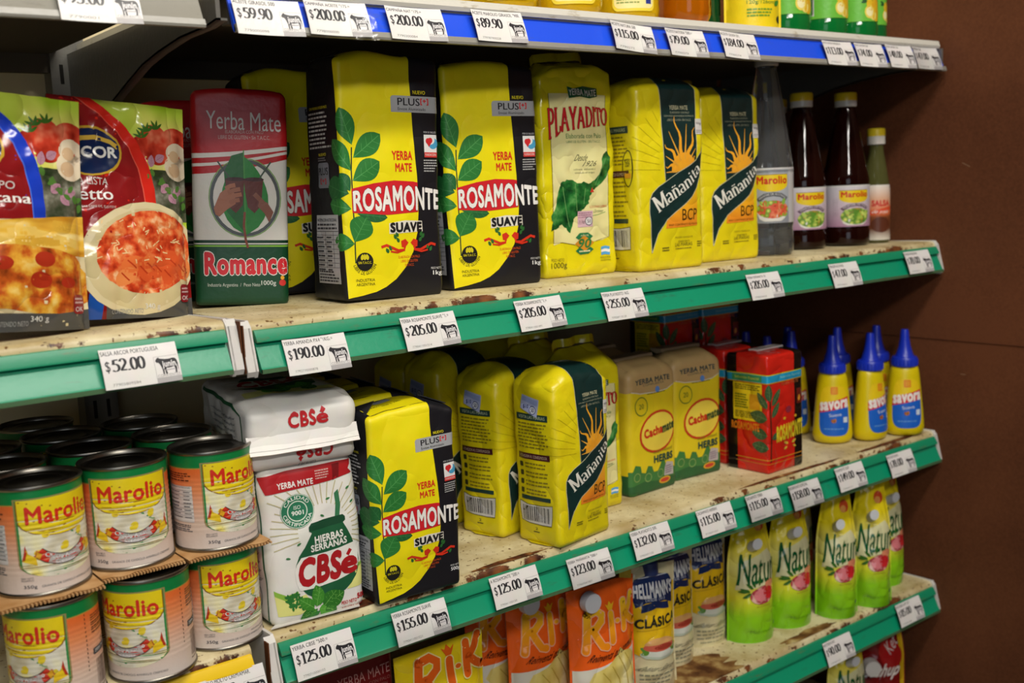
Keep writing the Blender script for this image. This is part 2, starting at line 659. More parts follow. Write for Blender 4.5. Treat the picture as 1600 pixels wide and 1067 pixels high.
    def apply(s, mb, surf, eps=0.00022, lay=0.00009):
        for (l, mat), (V, F) in sorted(s.g.items(), key=lambda t: t[0][0]):
            bm = bmesh.new()
            bv = [bm.verts.new((a, b, 0)) for a, b in V]
            for q in F:
                try:
                    bm.faces.new([bv[i] for i in q])
                except ValueError:
                    pass
            xs, ys = [p[0] for p in V], [p[1] for p in V]
            for cuts, ax, lo, hi in ((surf.cx, 0, min(xs), max(xs)), (surf.cy, 1, min(ys), max(ys))):
                for c in cuts:
                    if lo + 1e-6 < c < hi - 1e-6:
                        co, no = ((c, 0, 0), (1, 0, 0)) if ax == 0 else ((0, c, 0), (0, 1, 0))
                        near = [f for f in bm.faces if min(v.co[ax] for v in f.verts) < c < max(v.co[ax] for v in f.verts)]
                        if near:
                            es = {e for f in near for e in f.edges}
                            vs = {v for f in near for v in f.verts}
                            bmesh.ops.bisect_plane(bm, geom=list(vs) + list(es) + near, dist=1e-7, plane_co=co, plane_no=no)
            bm.verts.index_update()
            P = [surf.P(v.co.x, v.co.y, eps + lay * l) for v in bm.verts]
            mb.add(P, [[v.index for v in f.verts] for f in bm.faces], mat)
            bm.free()


# ------------------------------------------------------------------ surfaces that carry artwork
class Surf:
    cx, cy = (), ()

    def P(s, a, b, e=0.0):
        h = 2e-4
        p = s.P0(a, b)
        if e:
            da = s.P0(a + h, b) - s.P0(a - h, b)
            db = s.P0(a, b + h) - s.P0(a, b - h)
            n = da.cross(db)
            if n.length > 1e-14:
                p = p + n.normalized() * e
        return p


def frange(a, b, step):
    n = max(1, int(round((b - a) / step)))
    return [a + (b - a) * i / n for i in range(n + 1)]


def sstep(x):
    x = min(max(x, 0), 1)
    return x * x * (3 - 2 * x)


class Pack(Surf):
    """a filled brick bag: rounded-rectangle section, bulging faces, soft folded top"""

    def __init__(s, W, D, H, r=.008, rt=.007, rb=.004, bf=.004, bs=.001, wr=.0006, wf=26.0, seed=0, top=None, taper=0.0, crumple=0.0, step=.004):
        s.W, s.D, s.H, s.r, s.rt, s.rb, s.bf, s.bs, s.wr, s.wf, s.seed, s.taper, s.crumple = W, D, H, r, rt, rb, bf, bs, wr, wf, seed, taper, crumple
        s.top = top or (lambda x, y: 0.0)
        fw, sd, q = W - 2 * r, D - 2 * r, pi * r / 2
        s.fw, s.sd, s.q = fw, sd, q
        s.L = 2 * fw + 2 * sd + 4 * q
        c = []
        pos = -fw / 2
        for ln, st in ((fw, step), (q, q / 5), (sd, step * 1.2), (q, q / 4), (fw, .012), (q, q / 4), (sd, step * 1.2), (q, q / 5)):
            c += frange(pos, pos + ln, st)[:-1]
            pos += ln
        s.cols = c
        s.rows = frange(0, rb, rb / 2)[:-1] + frange(rb, H - rt, step)[:-1] + frange(H - rt, H, rt / 4)
        # artwork runs from -half perimeter to +half perimeter
        s.cx = sorted([x if x < s.L / 2 else x - s.L for x in c])
        s.cy = s.rows + frange(H, H + D, step)[1:]

    def sec(s, a):
        L, fw, sd, q, r = s.L, s.fw, s.sd, s.q, s.r
        a = (a + fw / 2) % L
        X, Y = s.W / 2, s.D / 2
        if a < fw:
            return (-fw / 2 + a, -Y, 0, -1)
        a -= fw
        if a < q:
            t = a / r
            return (X - r + r * sin(t), -Y + r - r * cos(t), sin(t), -cos(t))
        a -= q
        if a < sd:
            return (X, -sd / 2 + a, 1, 0)
        a -= sd
        if a < q:
            t = a / r
            return (X - r + r * cos(t), Y - r + r * sin(t), cos(t), sin(t))
        a -= q
        if a < fw:
            return (fw / 2 - a, Y, 0, 1)
        a -= fw
        if a < q:
            t = a / r
            return (-X + r - r * sin(t), Y - r + r * cos(t), -sin(t), cos(t))
        a -= q
        if a < sd:
            return (-X, sd / 2 - a, -1, 0)
        a -= sd
        t = a / r
        return (-X + r - r * cos(t), -Y + r - r * sin(t), -cos(t), -sin(t))

    def wrin(s, x, y, z):
        w = s.wr * noise.noise(Vector((x * s.wf, y * s.wf + s.seed, z * s.wf * .8)))
        if s.crumple:
            n1 = abs(noise.noise(Vector((x * 19 + s.seed, y * 19, z * 15))))
            n2 = abs(noise.noise(Vector((x * 37, y * 37 + s.seed, z * 31))))
            w += s.crumple * (.45 - n1 - .5 * n2)
        return w

    def P0(s, a, b):
        H, rt, rb = s.H, s.rt, s.rb
        if b > H:
            x, y = max(-s.W / 2 + rt, min(s.W / 2 - rt, a)), min(-s.D / 2 + rt + (b - H), s.D / 2)
            k = 1 + s.taper * .5
            x, y = x * k, y * k
            return Vector((x, y, H + s.top(x, y) + s.wrin(x, y, H)))
        x, y, nx, ny = s.sec(a)
        ins, z = 0.0, b
        if b > H - rt:
            t = (b - H + rt) / rt * pi / 2
            ins, z = rt * (1 - cos(t)), H - rt + rt * sin(t)
        elif b < rb:
            t = (rb - b) / rb * pi / 2
            ins, z = rb * (1 - cos(t)), rb - rb * sin(t)
        e = sin(pi * min(max(b / H, 0), 1)) ** .7
        dsp = e * (s.bf * cos(pi * x / s.W) * abs(ny) + s.bs * cos(pi * y / s.D) * abs(nx)) - ins
        dsp += s.wrin(x, y, z) * min(1, b / .01)
        k = 1 + s.taper * (b / H - .5)
        x, y = x * k + nx * dsp, y * k + ny * dsp
        w = sstep((b - (H - .035)) / .035)
        return Vector((x, y, z + s.top(x, y) * w))

    def build(s, mb, mf, q=8):
        n = len(s.cols)
        rows = [[s.P0(a, b) for a in s.cols] for b in s.rows]
        V = [p for r in rows for p in r]
        F, K = [], []
        for i in range(len(rows) - 1):
            for j in range(n):
                k = (j + 1) % n
                F.append((i * n + j, i * n + k, (i + 1) * n + k, (i + 1) * n + j))
                am = s.cols[j] + ((s.cols[k] - s.cols[j]) if k else (s.L - s.fw / 2 - s.cols[j])) / 2
                am = am if am < s.L / 2 else am - s.L
                K.append(mf(am, (s.rows[i] + s.rows[i + 1]) / 2))
        F.append(tuple(range(n - 1, -1, -1)))
        K.append(mf(0, .01))
        rim = rows[-1]
        ex = max(0.0, (s.W - s.D) / s.W)
        base = (len(rows) - 1) * n
        for t in range(1, q + 1):
            f = t / q
            for p in rim:
                x, y = p.x * (1 - f * (1 - ex)), p.y * (1 - f)
                V.append(Vector((x, y, s.H + s.top(x, y) + s.wrin(x, y, s.H))))
            o0, o1 = base + (t - 1) * n, base + t * n
            for j in range(n):
                k = (j + 1) % n
                F.append((o0 + j, o0 + k, o1 + k, o1 + j))
                c = (V[o0 + j] + V[o1 + k]) / 2
                K.append(mf(c.x, s.H + .001 + (c.y + s.D / 2)))
        mats = {}
        for f, m in zip(F, K):
            mats.setdefault(m, []).append(f)
        o = len(mb.v)
        mb.v += [tuple(p) for p in V]
        for m, fs in mats.items():
            k = mb.m(m)
            for f in fs:
                mb.f.append(tuple(i + o for i in f))
                mb.mi.append(k)


class Pouch(Surf):
    """a stand-up pouch: two sheets sealed at the sides and top, opening to an oval foot"""

    def __init__(s, W, H, d0=.05, seal=.006, wid=None, dep=None, seed=0, wr=.001, wf=24, step=.0032):
        s.W, s.H, s.d0, s.seal, s.seed, s.wr, s.wf = W, H, d0, seal, seed, wr, wf
        s.wid = wid or (lambda t: 1.0)
        s.dep = dep or (lambda t: (1 - t) ** .8)
        s.us = [-1, -.97] + frange(-.93, .93, step * 2 / W) + [.97, 1]
        s.cx = [u * W / 2 for u in s.us]
        s.cy = frange(0, H, step)

    def P0(s, a, b, side=-1):
        t = min(max(b / s.H, 0), 1)
        hw = s.W / 2 * s.wid(t)
        u = max(-1, min(1, a / (s.W / 2)))
        x = u * hw
        k = 1 - s.seal / (s.W / 2)
        g = max(0.0, 1 - (u / k) ** 2)
        d = s.d0 / 2 * s.dep(t) * g ** .62
        n = noise.noise(Vector((x * s.wf * .8, s.seed + side, b * s.wf * .8)))
        n2 = abs(noise.noise(Vector((x * s.wf * 1.7 + 5, s.seed, b * s.wf * 1.5))))
        d += s.wr * (n + .6 - n2 * 1.6) * min(1, t * 8 + .15) * g ** .3
        return Vector((x, side * max(d, .0003), b))

    def build(s, mb, mf_front, mat_back):
        fr = [[s.P0(u * s.W / 2, b) for u in s.us] for b in s.cy]
        bk = [[s.P0(-u * s.W / 2, b, 1) for u in s.us] for b in s.cy]
        mb.grid(fr, mf_front)
        mb.grid(bk, mat_back)
        lo = [(p.x, p.y, p.z) for p in fr[0]] + [(p.x, p.y, p.z) for p in bk[0]]
        mb.add(lo, [tuple(range(len(lo) - 1, -1, -1))], mat_back)


class Tube(Surf):
    """a round or oval body; artwork wraps around it, a = arc length at radius R"""

    def __init__(s, R, rad, step=.004, zs=.004, H=.1, sx=1.0, sy=1.0, rip=None):
        s.R, s.rad, s.sx, s.sy = R, rad, sx, sy
        s.rip = rip
        s.cx = frange(-pi * R, pi * R, step)
        s.cy = frange(0, H, zs)

    def P0(s, a, b):
        r = s.rad(b)
        t = a / s.R
        return Vector((r * s.sx * sin(t), -r * s.sy * cos(t), b))


class Flat(Surf):
    """a flat or gently curved panel given by an origin and two axes"""

    def __init__(s, o, ax, ay, curve=None, cx=(), cy=()):
        s.o, s.ax, s.ay, s.curve, s.cx, s.cy = Vector(o), Vector(ax), Vector(ay), curve, cx, cy
        s.n = s.ax.cross(s.ay).normalized()

    def P0(s, a, b):
        p = s.o + s.ax * a + s.ay * b
        if s.curve:
            p = p + s.n * s.curve(a, b)
        return p

# ================================================================== the setting
LEN = 1.134          # length of the right-hand shelf bay
ZB, ZC, ZD, ZE, ZA = 0.045, -0.255, -0.503, -0.751, 0.346   # shelf surfaces
FLOOR = -1.25


def brown_board():
    m = M('5a3420', 'matte').copy()
    m.name = 'brown_hardboard'
    nt = m.node_tree
    b = nt.nodes['Principled BSDF']
    tc = nd(nt, 'ShaderNodeTexCoord')
    n = nd(nt, 'ShaderNodeTexNoise', Scale=260.0, Detail=4.0)
    n2 = nd(nt, 'ShaderNodeTexNoise', Scale=5.0, Detail=3.0)
    nt.links.new(tc.outputs['Object'], n.inputs['Vector'])
    nt.links.new(tc.outputs['Object'], n2.inputs['Vector'])
    add = nd(nt, 'ShaderNodeMath', operation='MULTIPLY_ADD')
    nt.links.new(n.outputs['Fac'], add.inputs[0])
    add.inputs[1].default_value = .6
    nt.links.new(n2.outputs['Fac'], add.inputs[2])
    r = nd(nt, 'ShaderNodeValToRGB')
    r.color_ramp.elements[0].position = .45
    r.color_ramp.elements[0].color = lin('4c2815')
    r.color_ramp.elements[1].position = 1.05
    r.color_ramp.elements[1].color = lin('683c23')
    nt.links.new(add.outputs[0], r.inputs['Fac'])
    nt.links.new(r.outputs['Color'], b.inputs['Base Color'])
    bp = nd(nt, 'ShaderNodeBump', Strength=.12, Distance=.001)
    nt.links.new(n.outputs['Fac'], bp.inputs['Height'])
    nt.links.new(bp.outputs['Normal'], b.inputs['Normal'])
    return m


def worn_paint():
    """cream enamel, chipped to brown rust near the front edge"""
    m = bpy.data.materials.new('worn_cream_enamel')
    m.use_nodes = True
    nt = m.node_tree
    b = nt.nodes['Principled BSDF']
    b.inputs['Roughness'].default_value = .42
    tc = nd(nt, 'ShaderNodeTexCoord')
    sx = nd(nt, 'ShaderNodeSeparateXYZ')
    nt.links.new(tc.outputs['Object'], sx.inputs[0])
    mp = nd(nt, 'ShaderNodeMapping')
    mp.inputs['Scale'].default_value = (1, 2.2, 1)
    nt.links.new(tc.outputs['Object'], mp.inputs['Vector'])
    n1 = nd(nt, 'ShaderNodeTexNoise', Scale=26.0, Detail=6.0, Roughness=.68)
    nt.links.new(mp.outputs[0], n1.inputs['Vector'])
    n0 = nd(nt, 'ShaderNodeTexNoise', Scale=5.5, Detail=2.0)
    nt.links.new(tc.outputs['Object'], n0.inputs['Vector'])
    # nearness to the front edge
    mr = nd(nt, 'ShaderNodeMapRange')
    mr.inputs['From Min'].default_value = .034
    mr.inputs['From Max'].default_value = .013
    mr.inputs['To Min'].default_value = -.19
    mr.inputs['To Max'].default_value = .045
    nt.links.new(sx.outputs['Y'], mr.inputs['Value'])
    a1 = nd(nt, 'ShaderNodeMath', operation='ADD')
    nt.links.new(n1.outputs['Fac'], a1.inputs[0])
    nt.links.new(mr.outputs[0], a1.inputs[1])
    a2 = nd(nt, 'ShaderNodeMath', operation='MULTIPLY_ADD')
    nt.links.new(n0.outputs['Fac'], a2.inputs[0])
    a2.inputs[1].default_value = .55
    nt.links.new(a1.outputs[0], a2.inputs[2])
    rp = nd(nt, 'ShaderNodeValToRGB')
    cr = rp.color_ramp
    cr.elements[0].position = .84
    cr.elements[0].color = (0, 0, 0, 1)
    cr.elements[1].position = .875
    cr.elements[1].color = (1, 1, 1, 1)
    nt.links.new(a2.outputs[0], rp.inputs['Fac'])
    # cream with grime
    n3 = nd(nt, 'ShaderNodeTexNoise', Scale=14.0, Detail=5.0, Roughness=.6)
    nt.links.new(tc.outputs['Object'], n3.inputs['Vector'])
    c1 = nd(nt, 'ShaderNodeValToRGB')
    c1.color_ramp.elements[0].position = .3
    c1.color_ramp.elements[0].color = lin('a8905a')
    c1.color_ramp.elements[1].position = .62
    c1.color_ramp.elements[1].color = lin('dccfa6')
    nt.links.new(n3.outputs['Fac'], c1.inputs['Fac'])
    # specks
    vo = nd(nt, 'ShaderNodeTexNoise', Scale=190.0, Detail=1.0)
    nt.links.new(tc.outputs['Object'], vo.inputs['Vector'])
    vr = nd(nt, 'ShaderNodeValToRGB')
    vr.color_ramp.elements[0].position = .67
    vr.color_ramp.elements[0].color = (0, 0, 0, 1)
    vr.color_ramp.elements[1].position = .70
    vr.color_ramp.elements[1].color = (1, 1, 1, 1)
    nt.links.new(vo.outputs['Fac'], vr.inputs['Fac'])
    ms = nd(nt, 'ShaderNodeMix', data_type='RGBA')
    nt.links.new(vr.outputs['Color'], ms.inputs['Factor'])
    nt.links.new(c1.outputs['Color'], ms.inputs['A'])
    ms.inputs['B'].default_value = lin('6b4a22')
    n4 = nd(nt, 'ShaderNodeTexNoise', Scale=60.0, Detail=4.0)
    nt.links.new(tc.outputs['Object'], n4.inputs['Vector'])
    c2 = nd(nt, 'ShaderNodeValToRGB')
    c2.color_ramp.elements[0].color = lin('3a1c10')
    c2.color_ramp.elements[0].position = .35
    c2.color_ramp.elements[1].color = lin('8a5228')
    c2.color_ramp.elements[1].position = .7
    nt.links.new(n4.outputs['Fac'], c2.inputs['Fac'])
    mx = nd(nt, 'ShaderNodeMix', data_type='RGBA')
    nt.links.new(rp.outputs['Color'], mx.inputs['Factor'])
    nt.links.new(ms.outputs['Result'], mx.inputs['A'])
    nt.links.new(c2.outputs['Color'], mx.inputs['B'])
    nt.links.new(mx.outputs['Result'], b.inputs['Base Color'])
    bp = nd(nt, 'ShaderNodeBump', Strength=.5, Distance=.0006, invert=True)
    nt.links.new(rp.outputs['Color'], bp.inputs['Height'])
    nt.links.new(bp.outputs['Normal'], b.inputs['Normal'])
    return m


def scuffed(name, h, h2, rough=.34):
    """coloured price rail with scuffs and grey dirt"""
    m = M(h, 'plastic').copy()
    m.name = name
    nt = m.node_tree
    b = nt.nodes['Principled BSDF']
    b.inputs['Roughness'].default_value = rough
    tc = nd(nt, 'ShaderNodeTexCoord')
    mp = nd(nt, 'ShaderNodeMapping')
    mp.inputs['Scale'].default_value = (.6, 3, 2.0)
    nt.links.new(tc.outputs['Object'], mp.inputs['Vector'])
    n = nd(nt, 'ShaderNodeTexNoise', Scale=34.0, Detail=6.0, Roughness=.7)
    nt.links.new(mp.outputs[0], n.inputs['Vector'])
    r = nd(nt, 'ShaderNodeValToRGB')
    r.color_ramp.elements[0].position = .58
    r.color_ramp.elements[0].color = lin(h)
    r.color_ramp.elements[1].position = .74
    r.color_ramp.elements[1].color = lin(h2)
    nt.links.new(n.outputs['Fac'], r.inputs['Fac'])
    nt.links.new(r.outputs['Color'], b.inputs['Base Color'])
    return m


BROWN = brown_board()
CREAM = worn_paint()
GREEN = scuffed('green_rail', '0a9069', '2f6a4e')
GREEN_EDGE = scuffed('green_rail_worn', '128a62', '5f6a46', .4)
BLUE = scuffed('blue_rail', '1b4fe0', '3a55b0')
GREY_EDGE = scuffed('taped_grey_edge', '8d8a80', '5f5b52', .3)
YELLOW_RAIL = scuffed('yellow_rail', 'f0c818', 'd8c070', .4)
LIP = scuffed('pale_shelf_lip', 'cfccc0', '9a8a68', .38)
BACK = M('d6c9a2', 'matte')
UNDER = M('5a5348', 'matte')
STEEL = M('66645e', 'semi')

mb = MB()
mb.box(LEN + .006, LEN + .03, -2.4, .5, FLOOR, 1.5, BROWN)
# a few scratches and a sheet joint on the board
w = mb.obj('wall_right', smooth=False)
w['kind'] = 'structure'
mb = MB()
mb.box(-1.6, LEN + .03, .465, .48, FLOOR, 1.5, BACK)
w = mb.obj('wall_back', smooth=False)
w['kind'] = 'structure'
mb = MB()
mb.box(-3.4, LEN + .03, -3.6, .5, FLOOR - .05, FLOOR, M('8d8578', 'semi'))
w = mb.obj('floor', smooth=False)
w['kind'] = 'structure'
mb = MB()
mb.box(-3.4, LEN + .03, -3.6, .5, 1.5, 1.55, M('d6d2c6', 'matte'))
w = mb.obj('ceiling', smooth=False)
w['kind'] = 'structure'
mb = MB()
mb.box(LEN + .0045, LEN + .006, -1.2, .46, -.1080, -.1077, M('5a321c', 'matte'))
w = mb.obj('trim_1', smooth=False)
w['kind'] = 'structure'
rs = random.Random(5)
mb = MB()
for k in range(16):
    y, z, l, a = rs.uniform(-.35, -.02), rs.uniform(-.5, .45), rs.uniform(.004, .014), rs.uniform(-.6, .6)
    mb.add([(LEN + .0058, y, z), (LEN + .0058, y + l * cos(a), z + l * sin(a)), (LEN + .0058, y + l * cos(a), z + l * sin(a) + .0012), (LEN + .0058, y, z + .0012)],
           [(0, 1, 2, 3)], M(rs.choice(('2e1a10', '8a6a50', 'a08468')), 'matte'))
w = mb.obj('trim_2', smooth=False)
w['kind'] = 'structure'

# slotted steel uprights behind the joint of the bays
def upright(x, label):
    mb = MB()
    mb.box(x - .02, x + .02, .435, .463, FLOOR, .9, STEEL)
    dark = M('15130f', 'matte')
    z = -.6
    while z < .6:
        for s in (-.008, .008):
            mb.box(x + s - .002, x + s + .002, .4342, .436, z, z + .022, dark)
        z += .05
    o = mb.obj('shelf_upright', smooth=False)
    tag(o, label, 'upright', 'slotted steel uprights')
    return o


upright(-.012, 'slotted steel post on the back panel where the two shelf bays meet')

# ------------------------------------------------------------------ shelves
def shelf(x0, x1, z, label, rail='green', cap_left=True, cap_right=True, bracket_left=False, bracket_right=False, zr=None, name='metal_shelf'):
    """z = top of the plate; the price rail hangs at its front"""
    o = thing(name, (x0, 0, z))
    L = x1 - x0
    t = .004
    mb = MB()
    # plate with a rolled front edge
    prof = [(.455, 0), (.020, 0)] + [(.020 - .0075 * sin(radians(a)), -.0075 + .0075 * cos(radians(a))) for a in (30, 60, 90)] + [(.0125, -.016), (.0145, -.016), (.016, -.011), (.455, -.011)]
    mb.prism_x(prof[::-1], .0, L, LIP if rail in ('blue', 'grey') else CREAM, 1)
    mb.obj('shelf_plate', o, sharp=35)
    mb = MB()
    mb.box(0.006, L - .006, .03, .45, -.0135, -.0112, UNDER)
    mb.box(0.006, L - .006, .022, .034, -.036, -.0112, UNDER)
    mb.box(0.006, L - .006, .44, .452, -.035, -.0112, UNDER)
    mb.obj('shelf_underside', o, smooth=False)
    if rail:
        main, edge = {'green': (GREEN, GREEN_EDGE), 'blue': (BLUE, GREY_EDGE), 'grey': (GREY_EDGE, GREY_EDGE), 'yellow': (YELLOW_RAIL, YELLOW_RAIL)}[rail]
        mb = MB()
        a0, a1 = .002, L - .0015
        # sloping face, bottom standing forward, with a rolled foot
        mb.prism_x([(.0115, -.014), (.0135, -.014), (.0035, -.043), (.001, -.046), (-.0025, -.0455), (-.003, -.043), (-.001, -.041)][::-1], a0, a1, main)
        rl = mb.obj('price_rail', o, sharp=30)
        mb = MB()
        # upper lip folded over the front of the rail
        if rail in ('blue', 'grey'):
            mb.prism_x([(.0125, -.0005), (.0125, -.012), (.0075, -.012), (.006, -.008), (.0085, -.001)], a0, a1, LIP)
            mb.prism_x([(-.0032, -.039), (.0, -.0395), (.0, -.0465), (-.0046, -.0462), (-.0052, -.044)], a0, a1, edge)
        else:
            mb.prism_x([(.0130, -.0075), (.0130, -.0185), (.0040, -.0185), (.0042, -.0165), (.0095, -.0080)], a0, a1, edge)
        mb.prism_x([(-.0033, -.0425), (.0, -.043), (.0, -.0468), (-.0036, -.0465)], a0, a1, GREY_EDGE if rail != 'green' else M('4a6a48', 'semi')) if rail == 'green' else None
        mb.obj('rail_lip', o, sharp=30)
    WHITE = M('d9d6d0', 'semi')
    for on, x in ((cap_left, -.0015), (cap_right, L + .0015)):
        if on:
            mb = MB()
            pr = [(.30, -.004), (.30, -.04), (.05, -.046), (.004, -.05), (.0005, -.044), (.007, -.018), (.010, -.005), (.016, .0015), (.05, .001)]
            mb.prism_x(pr, x - .0015, x + .0015, WHITE)
            # turned-in front flange
            s = 1 if x > L / 2 else -1
            mb.prism_x([(.0035, -.049), (.0005, -.044), (.007, -.018), (.010, -.005), (.015, .001), (.0165, -.001), (.012, -.006), (.009, -.018), (.0025, -.043)], x, x + s * .009, WHITE)
            mb.obj('end_plate', o, smooth=False)
            mb = MB()
            rust = M('5c3318', 'matte')
            mb.box(x + s * .0085, x + s * .0098, .004, .0125, -.045, -.0015, rust)
            mb.obj('rusty_edge', o, smooth=False)
    for on, x in ((bracket_left, -.010), (bracket_right, L + .001)):
        if on:
            mb = MB()
            low = [(.004, -.036), (.03, -.039), (.089, -.040), (.147, -.046), (.193, -.053), (.243, -.066), (.286, -.078), (.32, -.088), (.38, -.112), (.435, -.14)]
            pr = [(.435, -.012), (.004, -.012)] + low
            mb.prism_x(pr[::-1] if False else pr, x - .002, x + .002, STEEL)
            # turned flange along the curved edge
            for (ya, za), (yb, zb) in zip(low, low[1:]):
                mb.add([(x - .002, ya, za), (x + .008, ya, za), (x + .008, yb, zb), (x - .002, yb, zb), (x - .002, ya, za + .002), (x + .008, ya, za + .002), (x + .008, yb, zb + .002), (x - .002, yb, zb + .002)],
                       [(0, 3, 2, 1), (4, 5, 6, 7), (0, 1, 5, 4), (2, 3, 7, 6), (1, 2, 6, 5), (3, 0, 4, 7)], STEEL)
            mb.obj('bracket', o, smooth=False)
    tag(o, label, 'shelf', 'metal gondola shelves')
    return o


shelf(0, LEN, ZA, 'top metal shelf with blue price rail carrying oil and lemon juice bottles', 'blue', False, False, True, True)
shelf(0, LEN, ZB, 'cream shelf with green price rail holding large yerba packs and vinegar bottles')
SH_C = shelf(0, LEN, ZC, 'rust-chipped cream shelf with green price rail holding the mustard bottles and half-kilo packs')
SH_D = shelf(0, LEN, ZD, 'stained cream shelf with green price rail holding mayonnaise pouches')
shelf(0, LEN, ZE, 'lowest shelf, under the mayonnaise pouches, holding the red sauce pouch', 'green')
shelf(-.95, -.024, ZA + .002, 'upper left shelf whose grey taped rail ends beside the curved bracket', 'grey', False, False)
shelf(-.95, -.024, ZB + .004, 'left-hand cream shelf with green price rail under the sauce pouches', 'green', False, True)
shelf(-.95, -.024, ZC - .002, 'left-hand shelf with yellow price rail under the stacked cans', 'yellow', False, False)


def stain(parent, cx, cy, rx, ry, seed, mat):
    """worn-through patch of enamel with a ragged outline"""
    P = []
    for i in range(48):
        a = 2 * pi * i / 48
        k = 1 + .45 * noise.noise(Vector((cos(a) * 1.6 + seed, sin(a) * 1.6, seed))) + .25 * noise.noise(Vector((cos(a) * 5, sin(a) * 5 + seed, 3)))
        P.append((cx + rx * k * cos(a), max(.0165, cy + ry * k * sin(a)), .00025))
    mb = MB()
    mb.add(P, [tuple(range(48))], mat)
    mb.obj('rust_stain', parent, smooth=False)


RUST = MR('rust_patch', [(.32, '3a1e10'), (.5, '6b3a1c'), (.62, '8f6234'), (.72, 'c8b078')], 'matte', 'noise', scale=70, detail=6)
RUST_S = MR('rust_smear', [(.34, '4a2a14'), (.48, '7a542c'), (.60, 'a88a54'), (.70, 'c4b07c')], 'matte', 'noise', scale=34, detail=7)
stain(SH_C, .112, .022, .045, .012, 2, RUST)
stain(SH_C, .285, .019, .05, .006, 5, RUST)
stain(SH_C, .80, .020, .10, .005, 9, RUST)
stain(SH_C, 1.03, .021, .075, .006, 11, RUST)
stain(SH_D, .60, .040, .11, .045, 4, RUST_S)
stain(SH_D, .83, .024, .06, .010, 7, RUST_S)

# ------------------------------------------------------------------ price cards
TW, TH = .065, .0345


def cow(A, u0, v0, u1, v1, mat, l=3):
    P = [(0, .80), (.06, .92), (.12, .98), (.16, 1.0), (.20, .93), (.30, .90), (.45, .86), (.62, .85), (.80, .88), (.90, .86), (.97, .76), (1.0, .55), (1.0, .30), (.985, .08), (.97, .30), (.95, .52),
         (.92, .46), (.93, .25), (.90, .02), (.83, .0), (.85, .25), (.80, .40), (.72, .36), (.55, .34), (.45, .36), (.44, .22), (.47, .02), (.39, .0), (.37, .22), (.33, .30), (.33, .02), (.27, .0), (.26, .28), (.22, .48), (.17, .62), (.12, .70), (.05, .70)]
    A.poly([(u0 + a * (u1 - u0), v0 + b * (v1 - v0)) for a, b in P], mat, l)


def price_card(x, zt, name, price, code, label, z, fade=False, slip=0.0, tilt=0.0, w=TW, bow=.0012, sleeve=True):
    """x = left edge, zt = top of card below the plate; leans with the rail"""
    A = Art(w, TH, 'semi', seed=int(x * 1000) + 7)
    ink = '2a2a2e'
    A.rect(0, 0, 1, 1, 'e9e6e2', 0)
    A.text(name, .015, .835, min(.95, .032 * len(name) + .06), .945, ink, 2, bold=.012)
    A.text('$', .045, .40, .105, .70, ink, 2, bold=.01)
    n = len(price)
    A.text(price, .125, .42, .125 + (.50 if n == 6 else .44), .74, ink, 2, font='serif', thick=.20, thin=.065)
    A.text(code, .10, .07, .46, .135, '8a8784', 2)
    A.line([(.675, .0), (.675, .66), (.985, .66)], .004, '77747a', 1)
    A.rect(.675, .0, 1, .13, 'b4b1b0', 1)
    A.text('CORRIENTES', .69, .14, .985, .21, '9a9796', 2)
    cow(A, .69, .20, .975, .64, '26252a')
    A.text('junín', .775, .335, .945, .53, 'efecea', 4, bold=.03)
    A.rect(.80, .295, .93, .315, 'b0aeb0', 4)
    # card follows the rail: top at y=.0125, foot standing forward
    dz, dy = .0315, .0118
    ln = sqrt(dz * dz + dy * dy)
    o = thing('price_card', (x + w / 2, 0, z - .0105 - zt))
    if tilt:
        o.rotation_euler[1] = radians(tilt)
    top = Vector((0, .0052, -.0015))
    up = Vector((0, dy / ln, dz / ln))
    cur = lambda a, b: bow * (sin(pi * min(max(b / TH, 0), 1)) * .8 + (2 * a / w) ** 2)
    sf = Flat(top - up * TH, (1, 0, 0), up, cur, frange(-w / 2, w / 2, .0065), frange(0, TH, .006))
    mb = MB()
    P = [[sf.P(a, b, -.0003) for a in sf.cx] for b in sf.cy]
    mb.grid(P, M('cfccc6', 'semi'))
    mb.grid([r[::-1] for r in P], M('cfccc6', 'semi'))
    A.apply(mb, sf, .00005, .00005)
    mb.obj('card', o)
    if sleeve:
        mb = MB()
        mb.grid([[sf.P(a * 1.18, -.004 + b * 1.16, .0011) for a in sf.cx] for b in sf.cy], clear_film())
        mb.obj('clear_sleeve', o)
    tag(o, label, 'price tag', 'price cards on the shelf rails')
    return o


